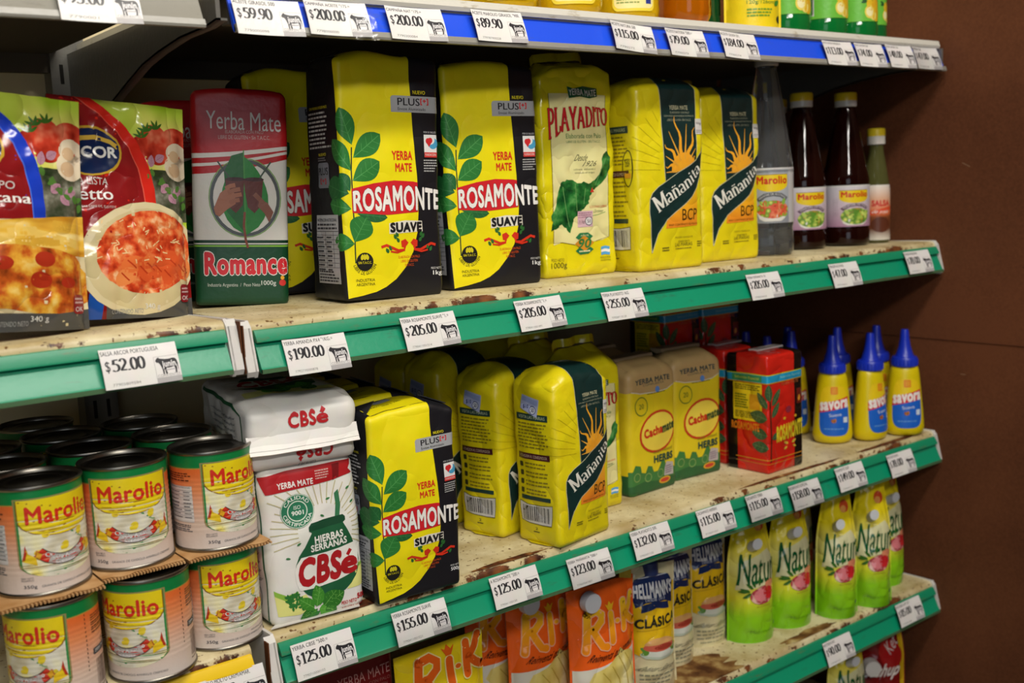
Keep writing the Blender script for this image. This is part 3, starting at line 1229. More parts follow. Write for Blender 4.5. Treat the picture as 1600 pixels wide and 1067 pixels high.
for x, zt, nm, pr, cd, lb, z, tl in (
    (.026, .0075, 'YERBA AMANDA PX4 "1KG.=', '190.00', '7792710000878', 'price card reading $190.00, first on the middle rail beside the white shelf joint', ZB, 0),
    (.154, .0005, 'YERBA ROSAMONTE SUAVE "1.=', '205.00', '7790411001514', 'price card reading $205.00 below the large black and yellow pack in front', ZB, -1),
    (.298, -.002, 'YERBA ROSAMONTE "1.=', '205.00', '7790411001491', 'price card reading $205.00 under the second large black and yellow pack', ZB, -1),
    (.425, .001, 'YERBA PLAYADITO 1KG', '255.00', '7790387110128', 'price card reading $255.00 below the yellow pack with the cream panel', ZB, 0),
    (.677, .002, 'YERBA MAÑANITA 1K', '205.00', '7790070410', 'price card reading $205.00 beneath the right dark-sashed yellow pack', ZB, 0),
    (.851, .002, 'VINAGRE ALCOHOL', '47.00', '779770412', 'price card reading $47.00 below the dark vinegar bottles', ZB, 0),
    (1.034, -.002, 'VINAGRE MANZANA', '78.00', '779870412', 'price card reading $78.00 at the far right end of the middle rail', ZB, 0),
    (.011, -.001, 'YERBA CBSE "500.=', '125.00', '7790710000102', 'price card reading $125.00 below the white herb yerba pack', ZC, 0),
    (.123, -.001, 'YERBA ROSAMONTE SUAVE', '155.00', '7790411001521', 'price card reading $155.00 under the half-kilo black and yellow pack', ZC, 0),
    (.247, -.005, 'A ROSAMONTE "500.=', '125.00', '779041100150', 'curled price card reading $125.00 below the empty stretch of shelf', ZC, 0),
    (.357, .002, 'YERBA MAÑANITA "500.=', '123.00', '77907041001', 'price card reading $123.00 below the front dark-sashed half-kilo pack', ZC, 0),
    (.458, -.007, 'YERBA PLAYADITO 500.', '132.00', '77903871102', 'price card reading $132.00 above the blue-topped mayonnaise pouches', ZC, 0),
    (.574, -.007, 'CACHAMATE HIERBAS', '115.00', '77907101', 'price card reading $115.00 with a glare spot, below the first herb pack', ZC, 0),
    (.669, -.006, 'CACHAMATE YERBA', '115.00', '77907102', 'price card reading $115.00 below the second herb pack', ZC, 0),
    (.759, -.001, 'ROSAMONTE ESPECIAL', '158.00', '77904110', 'price card reading $158.00 below the red yerba pack', ZC, 0),
    (.863, -.005, 'ROSAMONTE DESP.', '149.00', '77904111', 'price card reading $149.00 below the left mustard bottle', ZC, 0),
    (.991, .0, 'MOSTAZA SUAVE', '78.00', '7794000', 'price card reading $78.00 below the right mustard bottle', ZC, 0),
    (.833, .0, 'MAYONESA NAT', '90.00', '779027', 'price card reading $90.00 on the green rail under the lime pouches', ZD, 0),
    (1.016, -.006, 'MAYONESA NAT 237', '85.00', '779028', 'price card reading $85.00 at the right end of the rail under the lime pouches', ZD, 0),
    (-.004 + .006, .004, 'ACEITE GIRASOL 500', '59.90', '7790000098', 'price card reading $59.90 at the left end of the blue rail', ZA, 0),
    (.072, .001, 'CAMPAÑA ACEITE "175.=', '200.00', '7798000000', 'price card reading $200.00 second from left on the blue rail', ZA, 0),
    (.158, .001, 'CAMPAÑA NAT "175.=', '200.00', '7790300084', 'price card reading $200.00 third from left on the blue rail, with a glare streak', ZA, 0),
    (.260, -.002, 'ACEITE MAROLIO GIRASOL "900.', '89.90', '779787900228', 'price card reading $89.90 alone in the middle of the blue rail', ZA, 0),
    (.453, .0, 'ACEITE NATURA 500', '115.00', '7790272', 'crooked price card reading $115.00 on the blue rail under the oil bottles', ZA, 4),
    (.540, .002, 'ACEITE NATURA "500.=', '79.00', '7790273', 'price card reading $79.00 on the blue rail', ZA, 1),
    (.635, .001, 'ACEITE OLIVA EX.', '184.00', '7790274', 'price card reading $184.00 on the blue rail under the yellow tube', ZA, 2),
    (.839, .002, 'JUGO LIMON MINERVA', '113.00', '7790275', 'price card reading $113.00 on the right part of the blue rail', ZA, 0),
    (.911, .002, 'JUGO LIMON 500', '74.00', '7790276', 'price card reading $74.00 near the right end of the blue rail', ZA, 0),
    (.985, .001, 'JUGO LIMON 250', '48.00', '7790277', 'price card reading $48.00 near the right end of the blue rail', ZA, 0),
    (1.053, .001, 'LIMON 250', '47.00', '7790278', 'price card reading $47.00 at the far right end of the blue rail', ZA, 0),
    (-.139, .0, 'SALSA ARCOR PORTUGUESA', '52.00', '77905809584', 'price card reading $52.00 on the left green rail under the sauce pouches', ZB + .004, 0),
    (-.145, .003, 'ACEITE MEZCLA', '95.00', '7790001', 'price card cut off by the top of the picture on the upper left grey rail', ZA + .002, 0),
    (-.083, .004, 'CHOCLO MOLTO CREM/AMAR.', '85.00', '7798001', 'card reading MOLTO CREM/AMAR on the yellow rail under the cans', ZC - .002, 0),
    (-.152, .006, 'CHOCLO AMAR "300.', '79.00', '7798002', 'card just showing its top edge on the yellow rail, under the lower middle can', ZC - .002, 0),
):
    price_card(x, zt, nm, pr, cd, lb, z, tilt=tl, sleeve=(int(x * 1000) % 3 == 0))

# ================================================================== yerba packs
LEAF, LEAF_D, VEIN = '2f7d2c', '1f5f24', '5aa04a'


def sprig(A, mat_l='2c7a34', mat_d='1f6230', stem='27402a', ox=0, oy=0, k=1.0):
    """leafy sprig climbing the left edge of the front"""
    def P(cx, cy):
        return ((cx - 208 - (cy - 60) * .028) / 405 * k + ox, (1 - (cy - 60) / 975) * k + oy)
    A.line([P(262, 430), P(260, 520), P(264, 640), P(268, 760), P(273, 885)], .012, stem, 2)
    for x, y, ln, wd, ang, m in ((263, 420, .37, .20, 108, mat_l), (268, 470, .37, .21, 38, mat_l), (258, 520, .37, .19, 125, mat_l), (265, 560, .34, .21, 33, mat_l),
                                 (255, 600, .20, .13, 120, mat_d), (250, 610, .32, .24, 163, mat_d), (258, 670, .30, .19, 170, mat_l), (280, 690, .32, .12, -8, mat_d),
                                 (268, 800, .28, .25, 60, mat_l), (268, 808, .23, .17, 172, mat_l)):
        u, v = P(x, y)
        A.leaf(u, v, ln * k * .9, wd * k * .92, ang, m, '4f9a50' if m == mat_l else '3b7d44', 3, 1.25)


def art_rosamonte(A, D, weight):
    W, H = A.W, A.H
    K, Y = '15151a', 'f2e20c'
    tb = (H + D) / H
    A.poly([(-.04, tb), (-.04, 1.0), (-.02, .6), (.0, .3), (.025, .012), (.16, .02), (.30, .032), (.40, .05), (.50, .08), (.60, .13), (.68, .19), (.735, .27), (.75, .35), (.745, .5), (.72, .66), (.705, .8), (.70, .9), (.71, 1.0), (.70, tb)][::-1], Y, 1)
    # aluminium badge
    A.rrect(.50, .765, 1.0, .832, .03, 'a9abad', 2, (0, 0, 0, 1))
    A.text('PLUS', .57, .793, .80, .823, '1c1c20', 4, bold=.02)
    A.text('Envase Aluminizado', .57, .773, .86, .785, '2c2c30', 4)
    A.text('[+]', .81, .797, .89, .823, 'd8222a', 4, bold=.03)
    A.text('NUEVO', .73, .840, .86, .855, 'e8d820', 4, bold=.02)
    sprig(A)
    A.text('YERBA', .49, .572, .70, .606, 'd9331c', 4, bold=.035)
    A.text('MATE', .52, .524, .69, .556, 'd9331c', 4, bold=.035)
    # banner
    A.poly([(.09, .358), (.42, .346), (.745, .356), (.745, .478), (.70, .482), (.50, .487), (.30, .476), (.09, .455)], 'd2202a', 4)

    def wv(t, y):
        lo = .06 + .0 * t - .10 * sin(pi * t) * .3
        hi = .90 + .22 * sin(pi * t)
        return (t, lo + (hi - lo) * y)
    A.text('ROSAMONTE', .105, .362, .985, .452, 'f3f0e8', 6, bold=.034, warp=wv, outline=('1a1a1c', .014))
    A.poly([(.43, .268), (.79, .274), (.785, .318), (.60, .322), (.43, .312)], 'e9e4d4', 4)
    A.text('SUAVE', .445, .276, .775, .312, '1d1d1f', 6, bold=.06)
    # red scrolls and little leaves
    for sgn in (1, -1):
        c = .64
        A.line([(c + sgn * a, b) for a, b in ((.02, .225), (.05, .24), (.08, .235), (.075, .215), (.05, .212), (.06, .2), (.12, .198), (.18, .21), (.24, .222), (.29, .215))], .024, 'd9331c', 4)
        A.ell(c + sgn * .055, .228, .035, .028, 'd9331c', 4)
        A.line([(c + sgn * .05, .20), (c + sgn * .13, .19), (c + sgn * .2, .196)], .016, 'd9331c', 4)
        for q, (a, b) in enumerate(((.11, .232), (.14, .246), (.12, .255), (.19, .2), (.22, .19))):
            A.leaf(c + sgn * a, b, .05, .03, 60 if sgn > 0 else 120, '2c6a30', None, 4)
    for i, (a, b, t) in enumerate(((.52, .165, 'ELABORADA CON PALO'), (.545, .148, 'LIBRE DE GLUTEN'), (.585, .131, 'SIN T.A.C.C.'))):
        A.text(t, a, b, 1.27 - a, b + .011, 'd9531c', 4)
    # gluten-free seal
    A.ell(.19, .158, .082, .082, '1c1c18', 4)
    A.text('SIN T.A.C.C.', .125, .150, .255, .160, 'e0d418', 6, bold=.02)
    for q in (-.03, 0, .03):
        A.leaf(.19 + q, .165, .055, .03, 90 + q * 400, 'd8cc20', None, 5)
    A.path_text('LIBRE DE GLUTEN', [(.19 + .115 * cos(radians(a)), .158 + .115 * sin(radians(a)) * W / H) for a in range(195, 350, 10)], .03, '1c1c18', 4)
    A.text('INDUSTRIA', .10, .077, .285, .089, '3a3610', 4)
    A.text('ARGENTINA', .10, .060, .285, .072, '3a3610', 4)
    # heart foundation badge
    A.text('POR SU SALUD', .83, .682, .965, .690, 'cfcfcf', 4)
    A.rect(.83, .585, .97, .676, 'e8e6e2', 4)
    A.ell(.93, .640, .05, .05, '4aa0c8', 5)
    A.ell(.905, .655, .045, .042, 'e8e6e2', 5.4)
    A.ell(.875, .650, .026, .026, 'cf2a2e', 6)
    A.ell(.90, .652, .026, .026, 'cf2a2e', 6)
    A.poly([(.853, .646), (.886, .625), (.922, .648), (.886, .652)], 'cf2a2e', 6)
    A.rect(.83, .582, .97, .603, 'd23a34', 6)
    A.text('FUNDACION', .84, .588, .96, .598, 'f0e0d8', 7)
    A.small(.82, .52, .975, .575, 5, 'b0b0ae', 4, .45)
    A.text('PESO NETO', .87, .112, .985, .121, 'd8d8d4', 4)
    A.text(weight, .875 if len(weight) > 3 else .89, .082, .985, .106, 'efefec', 4, bold=.02)
    # left side panel
    A.text('COMO PREPARAR UN BUEN MATE:', -.52, .782, -.17, .793, 'd8cc28', 4, bold=.02)
    A.small(-.54, .62, -.12, .775, 9, 'b9b9b9', 4, .45)
    A.text('NUEVO', -.36, .592, -.22, .604, 'd8cc28', 4, bold=.02)
    A.small(-.38, .57, -.2, .588, 2, '7d7d80', 4)
    A.rrect(-.385, .462, -.185, .565, .03, '7f8490', 3)
    A.text('PLUS', -.37, .515, -.20, .545, '16161a', 5, bold=.02)
    A.text('[+]', -.33, .478, -.24, .500, 'c0303a', 5, bold=.03)
    A.rect(-.46, .07, -.055, .352, 'b3b5bb', 3)
    A.text('INFORMACION NUTRICIONAL', -.44, .325, -.08, .338, '1c1c20', 5, bold=.02)
    A.small(-.44, .29, -.08, .32, 2, '3a3a40', 5)
    A.line([(-.46, .285), (-.055, .285)], .004, '2a2a30', 5)
    A.line([(-.28, .285), (-.28, .135)], .004, '2a2a30', 5)
    A.line([(-.14, .285), (-.14, .135)], .004, '2a2a30', 5)
    for q in range(8):
        A.line([(-.46, .27 - q * .019), (-.055, .27 - q * .019)], .003, '55555c', 5)
        A.small(-.45, .253 - q * .019, -.30, .267 - q * .019, 1, '3a3a40', 5)
        A.small(-.26, .253 - q * .019, -.16, .267 - q * .019, 1, '3a3a40', 5)
    A.small(-.44, .075, -.08, .125, 4, '3a3a40', 5)
    # right side and back share the black paper


def rosamonte(weight, W, D, H, seed, slump=.0):
    def top(x, y):
        ax = abs(x) / (W / 2)
        return -.006 * sstep((ax - .45) / .55) + .004 * cos(pi * y / D) - .0015 * (1 - ax) + .0015 * sin(x * 90 + seed)
    s = Pack(W, D, H, r=.0055, rt=.0055, rb=.0035, bf=.004, bs=.002, wr=.0026, wf=15, seed=seed, top=top, crumple=.0020)
    A = Art(W, H, 'bagpaper', seed)
    art_rosamonte(A, D, weight)
    if weight == '500g':
        t = lambda k: (H + k * D) / H
        A.rect(.28, t(.52), .48, t(.76), '9aa0a8', 3)
        A.text('25 NOV 2020 L 3301', .12, t(.30), .52, t(.36), '4a4410', 3)
    mb = MB()
    s.build(mb, lambda a, b: M('17171c', 'bagpaper'))
    A.apply(mb, s)
    o = thing('yerba_mate_pack', (0, 0, 0))
    mb.obj('bag', o, sharp=60)
    # folded ears of the top closure at both ends
    grey = M('2a2a2e', 'bagpaper')
    for sg in (-1, 1):
        mb = MB()
        x0, x1 = sg * (W / 2 - .003), sg * (W / 2 - .024)
        q = [(x0, -D / 2 + .010, H - .0045), (x0, D / 2 - .010, H - .0045), (x1, 0, H + .0045)]
        q2 = [(a, b, c + .0012) for a, b, c in q]
        if sg < 0:
            q, q2 = q[::-1], q2[::-1]
        mb.add(q + q2, [(2, 1, 0), (3, 4, 5), (0, 1, 4, 3), (1, 2, 5, 4), (2, 0, 3, 5)], grey)
        mb.obj('top_fold', o, smooth=False)
    return o


def art_romance(A, D):
    W, H = A.W, A.H
    R, Wh, G, DG = 'ac161a', 'd2cfc8', '0c4024', '0a341e'
    U = lambda x: (x - 45) / 430
    V = lambda y: 1 - (y - 75) / 930
    lf, rt = -.75, 1.75
    A.rect(lf, .0, rt, .285, G, 1)
    A.rect(lf, .285, rt, V(350), Wh, 1)
    A.rect(lf, .274, rt, .281, '7fb53a', 2)
    A.rect(lf, .291, rt, .305, DG, 2)
    # red roof with two swooping white bands

    def band(y0l, y1l, y0r, y1r, mat, l):
        up = lambda t, a, b: a + (b - a) * t ** 1.6
        pts = [(t, V(up(t, y1l, y1r))) for t in [i / 10 for i in range(11)]]
        top = [(t, V(up(t, y0l, y0r))) for t in [i / 10 for i in range(11)]]
        A.poly([(lf, V(y1l))] + pts + [(rt, V(y1r))] + [(rt, V(y0r))] + top[::-1] + [(lf, V(y0l))], mat, l)
    tb = 1 + D / H
    A.rect(lf, V(345), rt, tb, R, 2)
    band(345, 440, 300, 372, R, 2.2)
    band(352, 372, 316, 332, Wh, 3)
    band(395, 408, 338, 350, Wh, 3)
    A.text('Yerba Mate', U(115), V(247), U(452), V(170), 'd6d0cc', 4, warp=lambda t, y: (t, y - .12 * t))
    A.text('ELABORADA CON PALO', U(200), V(266), U(372), V(252), 'c9a8a4', 4)
    A.text('LIBRE DE GLUTEN • Sin T.A.C.C.', U(168), V(290), U(402), V(274), 'c9a8a4', 4)
    # ring, leaf, two gourds held by hands
    cx, cy = U(283), V(540)
    A.ring(cx, cy, .355, .40, .035, '4a4f50', 4)
    A.ring(cx, cy, .38, .425, .010, '6f9a48', 3.8)
    A.leaf(U(285), V(700), .86, .50, 91, '1f7a2a', None, 5)
    A.poly([(U(278), V(335)), (U(283), V(335)), (U(287), V(690)), (U(280), V(690))], '3f8a34', 6)
    A.poly([(U(190), V(430)), (U(200), V(600)), (U(275), V(685)), (U(280), V(345)), (U(225), V(360))], '155c22', 5.3)
    A.line([(U(280), V(600)), (U(275), V(660)), (U(283), V(725)), (U(292), V(755))], .025, '7a3a22', 7)
    for sg, x0 in ((-1, 240), (1, 325)):
        A.poly([(U(x0 - 45), V(460)), (U(x0 + 42), V(460)), (U(x0 + 38), V(500)), (U(x0 + 32), V(570)), (U(x0), V(605)), (U(x0 - 30), V(580)), (U(x0 - 42), V(510))][::1], '5a2418', 7)
        A.ell(U(x0), V(460), .105, .022, '3a140e', 7.3)
        A.line([(U(x0 + sg * 20), V(462)), (U(x0 + sg * 78), V(385))], .016, '3a4a3c', 7)
    sk, sk2 = '9c6248', '7d4a36'
    A.poly([(U(140), V(585)), (U(170), V(520)), (U(205), V(495)), (U(235), V(520)), (U(240), V(565)), (U(200), V(590)), (U(165), V(620)), (U(148), V(612))], sk, 8)
    for i, (a, b, c, d) in enumerate(((195, 500, 240, 485), (205, 518, 262, 502), (210, 540, 268, 524), (212, 560, 258, 548))):
        A.line([(U(a), V(b)), (U((a + c) / 2), V((b + d) / 2 - 3)), (U(c), V(d))], .046, sk if i % 2 == 0 else '925a42', 8.5 + i * .2)
    A.poly([(U(350), V(545)), (U(385), V(560)), (U(412), V(600)), (U(392), V(645)), (U(370), V(605)), (U(340), V(575))], sk2, 8)
    A.line([(U(325), V(522)), (U(350), V(545)), (U(378), V(575))], .05, sk2, 8.6)
    # wordmark with white outline
    A.text('Romance', U(95), V(868), U(468), V(785), 'c8202a', 6, bold=.05, outline=('dcd8d0', .035), warp=lambda t, y: (t, y * (1.08 - .25 * t * (1 - t)) + .03 * t))
    A.text('Industria Argentina  /  Peso Neto', U(104), V(928), U(345), V(908), 'b8bfb2', 4)
    A.text('1000g', U(350), V(924), U(418), V(898), 'd2d6cc', 4, bold=.01)
    A.ell(U(448), V(908), .035, .035, 'c8302a', 4)
    A.leaf(U(448), V(895), .05, .04, 90, 'e0a028', None, 5)


def romance(seed):
    W, D, H = .095, .062, .223
    s = Pack(W, D, H, r=.006, rt=.007, rb=.004, bf=.002, bs=.001, wr=.001, seed=seed, top=lambda x, y: -.004 * (abs(x) / (W / 2)) ** 3)
    A = Art(W, H, 'film', seed)
    A.fin = 'semi'
    art_romance(A, D)
    mb = MB()
    s.build(mb, lambda a, b: M('0c4024', 'semi') if b < .28 * H else M('ac161a', 'semi'))
    A.apply(mb, s)
    o = mb.obj('yerba_mate_pack', sharp=60)
    return o


def art_playadito(A, D):
    W, H = A.W, A.H
    U = lambda x: (x - 458) / 352
    V = lambda y: 1 - (y - 66) / 930
    CR, GR, RD = 'ebe3a0', '1d5a34', 'c4262c'
    A.poly([(U(500), V(180)), (U(585), V(182)), (U(770), V(190)), (U(772), V(825)), (U(740), V(838)), (U(690), V(842)), (U(600), V(852)), (U(540), V(838)), (U(500), V(848))], CR, 2)
    A.line([(U(500), V(180)), (U(500), V(840)), (U(540), V(838)), (U(600), V(852))], .008, '8a7a28', 2.5)
    A.line([(U(770), V(190)), (U(772), V(825)), (U(700), V(842))], .008, '8a7a28', 2.5)
    A.poly([(U(582), V(150)), (U(610), V(160)), (U(660), V(150)), (U(728), V(160)), (U(728), V(196)), (U(690), V(204)), (U(640), V(196)), (U(590), V(203))], GR, 4)
    A.text('YERBA MATE', U(590), V(192), U(722), V(164), 'eae8da', 6, bold=.02, warp=lambda t, y: (t, y + .12 * sin(2 * pi * t)))

    def wp(t, y):
        lo = .34 - .34 * (1 - t) ** 1.6 - (.16 if t < .13 else 0)
        return (t, lo + (1.0 + .06 * sin(pi * t) - lo) * y)
    A.text('PLAYADITO', U(490), V(362), U(782), V(246), RD, 6, font='serif', thick=.17, thin=.055, warp=wp, outline=('6a1418', .022))
    A.text('Elaborada con Palo', U(567), V(379), U(736), V(358), '2f7a3a', 4)
    A.text('LIBRE DE GLUTEN - SIN T.A.C.C.', U(566), V(399), U(732), V(389), '3f7a44', 4)
    A.text('Desde', U(608), V(478), U(666), V(450), '5a5a3c', 4, shear=.25)
    A.text('1926', U(648), V(503), U(708), V(480), '5a5a3c', 4, shear=.25)
    A.text('cultivada, elaborada y', U(600), V(522), U(702), V(512), '6a6a48', 4)
    A.text('envasada en origen', U(606), V(537), U(698), V(527), '6a6a48', 4)
    P = [(766, 435), (742, 462), (738, 500), (728, 535), (700, 565), (665, 582), (640, 572), (615, 578), (590, 562), (560, 560), (535, 572), (530, 600), (520, 640), (512, 685), (490, 716), (497, 745), (487, 782), (512, 776), (540, 758), (560, 775), (577, 800), (588, 765), (596, 735), (622, 712), (640, 692), (662, 668), (672, 640), (684, 612), (712, 596), (745, 572), (766, 545), (782, 508), (784, 465)]
    Q = []
    for (xa, ya), (xb, yb) in zip(P, P[1:] + P[:1]):
        for k in range(3):
            f = k / 3
            x, y = xa + (xb - xa) * f, ya + (yb - ya) * f
            Q.append((x + 5 * noise.noise(Vector((x * .11, y * .11, 0))), y + 5 * noise.noise(Vector((x * .11, y * .11, 9)))))
    P = Q
    A.poly([(U(a), V(b)) for a, b in P], MR('mate_leaf_print', [(.34, '0f3a1c'), (.46, '1f5f2a'), (.56, '2f7a36'), (.66, '5a9a52')], 'film', 'noise', scale=70, detail=3), 4)
    for a, b, c, d in ((545, 590, 575, 770), (600, 580, 610, 700), (650, 600, 640, 680), (700, 590, 760, 470)):
        A.line([(U(a), V(b)), (U(c), V(d))], .008, '6aa05a', 5)
    A.poly([(U(672), V(620)), (U(692), V(620)), (U(682), V(598))], 'd0302c', 6)
    A.text('COLONIA LIEBIG', U(668), V(690), U(760), V(680), 'd8502c', 4)
    A.text('Corrientes', U(690), V(712), U(742), V(698), '4a6a40', 4, shear=.2)
    A.line([(U(665), V(728)), (U(715), V(722)), (U(752), V(712))], .006, '5a9a48', 4)
    A.rect(U(613), V(774), U(684), V(702), 'd9b3bd', 6)
    A.small(U(616), V(735), U(682), V(706), 3, 'b08090', 7)
    A.text('1 kg', U(622), V(760), U(645), V(742), '5a4a58', 7)
    A.ell(U(665), V(748), .052, .052, '6a6a70', 7)
    A.ell(U(665), V(748), .042, .042, 'e8e4e6', 7.4)
    A.text('50', U(656), V(756), U(675), V(741), '3a3a40', 8)
    A.poly([(U(602), V(820)), (U(622), V(800)), (U(660), V(800)), (U(684), V(818)), (U(672), V(828)), (U(615), V(830))], '2a7a4a', 5)
    A.poly([(U(602), V(880)), (U(622), V(898)), (U(660), V(896)), (U(684), V(878)), (U(672), V(866)), (U(615), V(868))], '2a7a4a', 5)
    A.poly([(U(598), V(848)), (U(642), V(812)), (U(688), V(846)), (U(645), V(884))], 'd8902c', 6)
    A.text('90', U(615), V(868), U(672), V(828), '3a7a3c', 8, bold=.03, shear=.15)
    A.text('AÑOS', U(626), V(816), U(662), V(806), 'e8e4b0', 7)
    A.small(U(618), V(890), U(668), V(876), 1, 'e8e4b0', 7)
    A.text('PESO NETO', U(484), V(922), U(545), V(908), '8a8020', 4)
    A.text('1000g', U(482), V(958), U(556), V(926), '6a6218', 4)
    for i, c in enumerate(('5aa8dc', 'f0f0ec', '5aa8dc')):
        y0 = 868 + i * 13
        A.poly([(U(728), V(y0 + 2)), (U(750), V(y0 - 2)), (U(774), V(y0 + 4)), (U(770), V(y0 + 16)), (U(748), V(y0 + 11)), (U(727), V(y0 + 14))], c, 5)
    A.text('INDUSTRIA', U(722), V(924), U(774), V(914), '8a8020', 4)
    A.text('ARGENTINA', U(722), V(936), U(774), V(927), '8a8020', 4)


def playadito(W, D, H, seed, tent):
    def top(x, y):
        return tent * (1 - abs(y) / (D / 2)) - .014 * sstep((abs(x) / (W / 2) - .55) / .45) * (1 - .4 * abs(y) / (D / 2)) + .006 * (x / W)
    s = Pack(W, D, H, r=.006, rt=.004, rb=.004, bf=.005, bs=.002, wr=.0024, wf=20, seed=seed, top=top, crumple=.0042)
    A = Art(W, H, 'film', seed)
    art_playadito(A, D)
    mb = MB()
    s.build(mb, lambda a, b: M('e6d618', 'film'))
    A.apply(mb, s)
    o = thing('yerba_mate_pack', (0, 0, 0))
    mb.obj('bag', o, sharp=70)
    mb = MB()
    z = H + tent
    P = []
    for k in range(13):
        x = -W * .36 + W * .72 * k / 12
        P.append((x, .004 * sin(k * 1.1), z + .003 + top(x, 0) - tent))
    up = [(x, y + .0015, zz + .010) for x, y, zz in P]
    mb.grid([P, up], M('d8c818', 'film'))
    mb.grid([[(x, y + .0008, zz) for x, y, zz in P][::-1], [(x, y + .0008, zz) for x, y, zz in up][::-1]], M('d8c818', 'film'))
    mb.obj('crimped_seal', o)
    return o


def art_mananita(A, D, half):
    W, H = A.W, A.H
    U = lambda x, y=0: (x - 42 - (y - 95) * .010) / (368 + (y - 95) * .02)
    V = lambda y: 1 - (y - 95) / 915
    NV = '12302e'
    CREAM_LN = 'c9c8a0'
    tb = 1 + D / H
    q = lambda pts: [(U(a, b), V(b)) for a, b in pts]
    # dark stripe coming over the top
    A.poly([(.33, tb), (U(165, 95), 1.0)] + q([(170, 160), (176, 300), (184, 420), (192, 575)]) + q([(330, 505), (376, 470), (374, 400), (370, 300), (366, 160)]) + [(U(365, 95), 1.0), (.87, tb)], NV, 1)
    A.line([(.325, tb), (U(163, 95), 1.0)] + q([(168, 160), (174, 300), (182, 420), (190, 570)]), .007, CREAM_LN, 1.5)
    A.line([(.875, tb), (U(367, 95), 1.0)] + q([(368, 160), (372, 300), (377, 440)]), .007, CREAM_LN, 1.5)
    # sun
    sun = MR('sunrise_print', [(.0, 'f6d432'), (.5, 'f2a92a'), (1.0, 'e8962a')], A.fin, 'noise', scale=30)
    cu, cv = U(300, 520), V(525)
    A.poly([(cu + .20 * cos(radians(a)), cv + .20 * sin(radians(a)) * W / H) for a in range(0, 190, 15)] + [(cu - .2, cv - .01), (cu + .1, cv + .0)], sun, 2)
    for i, (a, ln) in enumerate(((168, .33), (150, .36), (133, .40), (117, .37), (101, .50), (84, .40), (68, .44), (52, .32), (36, .25), (184, .33))):
        ca, sa = cos(radians(a)), sin(radians(a))
        wig = i % 2 == 0
        L, Rr = [], []
        for k in range(9):
            t = k / 8
            lim = min((cu - .395) / -ca if ca < -.05 else 9, (.865 - cu) / ca if ca > .05 else 9)
            d = .12 + (min(.12 + ln, max(lim, .17)) - .12) * t
            o = .030 * sin(t * 9) * (.35 + .65 * t if wig else 0)
            w = (.030 if wig else .012) * (1 - t) + .003
            for lst, sg in ((L, 1), (Rr, -1)):
                x, y = d * ca - (o + sg * w) * sa, d * sa + (o + sg * w) * ca
                lst.append((cu + x, cv + y * W / H))
        A.poly(L + Rr[::-1], sun if wig else 'e8a83a', 2.5)
    # orange glow under the sash
    glow = MR('orange_glow_print', [(.0, 'f08a28'), (.55, 'f2b020'), (1, 'eec81c')], A.fin, 'grad', axis='Z', lo=.22 * H, hi=.46 * H)
    A.poly(q([(195, 805), (384, 800), (380, 600), (300, 660), (200, 740)]), glow, 2)
    # sash
    top_e = [(414, 398), (400, 440), (372, 478), (330, 502), (262, 535), (200, 572), (150, 602), (120, 630), (106, 662), (104, 720), (110, 820), (115, 920)]
    bot_e = [(116, 920), (150, 830), (200, 762), (250, 724), (300, 692), (345, 655), (380, 612), (402, 560), (414, 500)]
    A.poly(q(top_e + bot_e), NV, 3)
    A.line(q(top_e), .008, CREAM_LN, 3.4)
    A.line(q(bot_e), .008, CREAM_LN, 3.4)
    base = [(150, 726), (200, 690), (250, 658), (300, 628), (345, 594), (380, 560), (408, 522)]
    A.path_text('Ma~anita', q(base), .155, 'e8e6d8', 5, font='serif', thick=.135, thin=.045, taper=-.35)
    A.text('BCP', U(282, 740), V(770), U(378, 740), V(714), '3a2f14', 5)
    A.text('BAJO CONTENIDO DE POLVO', U(210, 790), V(797), U(384, 790), V(785), '6a4414', 5)
    A.text('YERBA MATE', U(218, 220), V(232), U(326, 220), V(210), 'd4d0a8', 4)
    for i, (t, a, b) in enumerate((('ELABORADA CON PALO', 222, 334), ('CON BAJO CONTENIDO DE POLVO', 188, 358), ('LIBRE DE GLUTEN - SIN T.A.C.C.', 205, 342))):
        A.text(t, U(a, 250), V(250 + i * 18), U(b, 250), V(240 + i * 18), '9fa48a', 4)
    A.rect(U(367, 310), V(350), U(407, 310), V(275), 'dcdad2', 5)
    A.text('50g', U(374, 310), V(306), U(402, 310), V(292), '2a2a2a', 6, bold=.02)
    A.small(U(372, 310), V(345), U(404, 310), V(328), 2, '8a8a88', 6)
    A.text('PRODUCIDA Y ENVASADA POR', U(248, 850), V(857), U(354, 850), V(849), '8a7c20', 4)
    A.text('ESTABLECIMIENTO', U(270, 870), V(878), U(338, 870), V(869), '6a6220', 4)
    A.text('LAS MARIAS', U(250, 890), V(898), U(354, 890), V(880), '6a6220', 4)
    A.small(U(252, 910), V(914), U(352, 910), V(904), 1, '8a7c20', 4)
    A.small(U(172, 905), V(918), U(216, 905), V(894), 2, '6a6220', 4)
    A.small(U(384, 890), V(908), U(412, 890), V(876), 3, '6a6220', 4)
    # thin fan lines on the yellow
    for k in range(9):
        a = 178 - k * 9
        ca, sa = cos(radians(a)), sin(radians(a))
        pts = [(cu + d * ca, cv + d * sa * W / H) for d in (.36 + .02 * k, .5, .66, .8)]
        A.line([p for p in pts if p[0] < .36], .0035, 'a89a14', 1)
    # left side panel
    A.rect(-.60, .735, -.08, .772, '22403a', 2)
    A.text('VISITA LAS MARIAS', -.56, .744, -.12, .762, 'b9c4a0', 3)
    A.small(-.58, .565, -.08, .725, 8, '8a7d22', 2, .4)
    A.rect(-.60, .505, -.08, .540, '4a1c22', 2)
    A.text('ATENCION AL CONSUMIDOR', -.57, .513, -.12, .530, 'd0b9a0', 3)
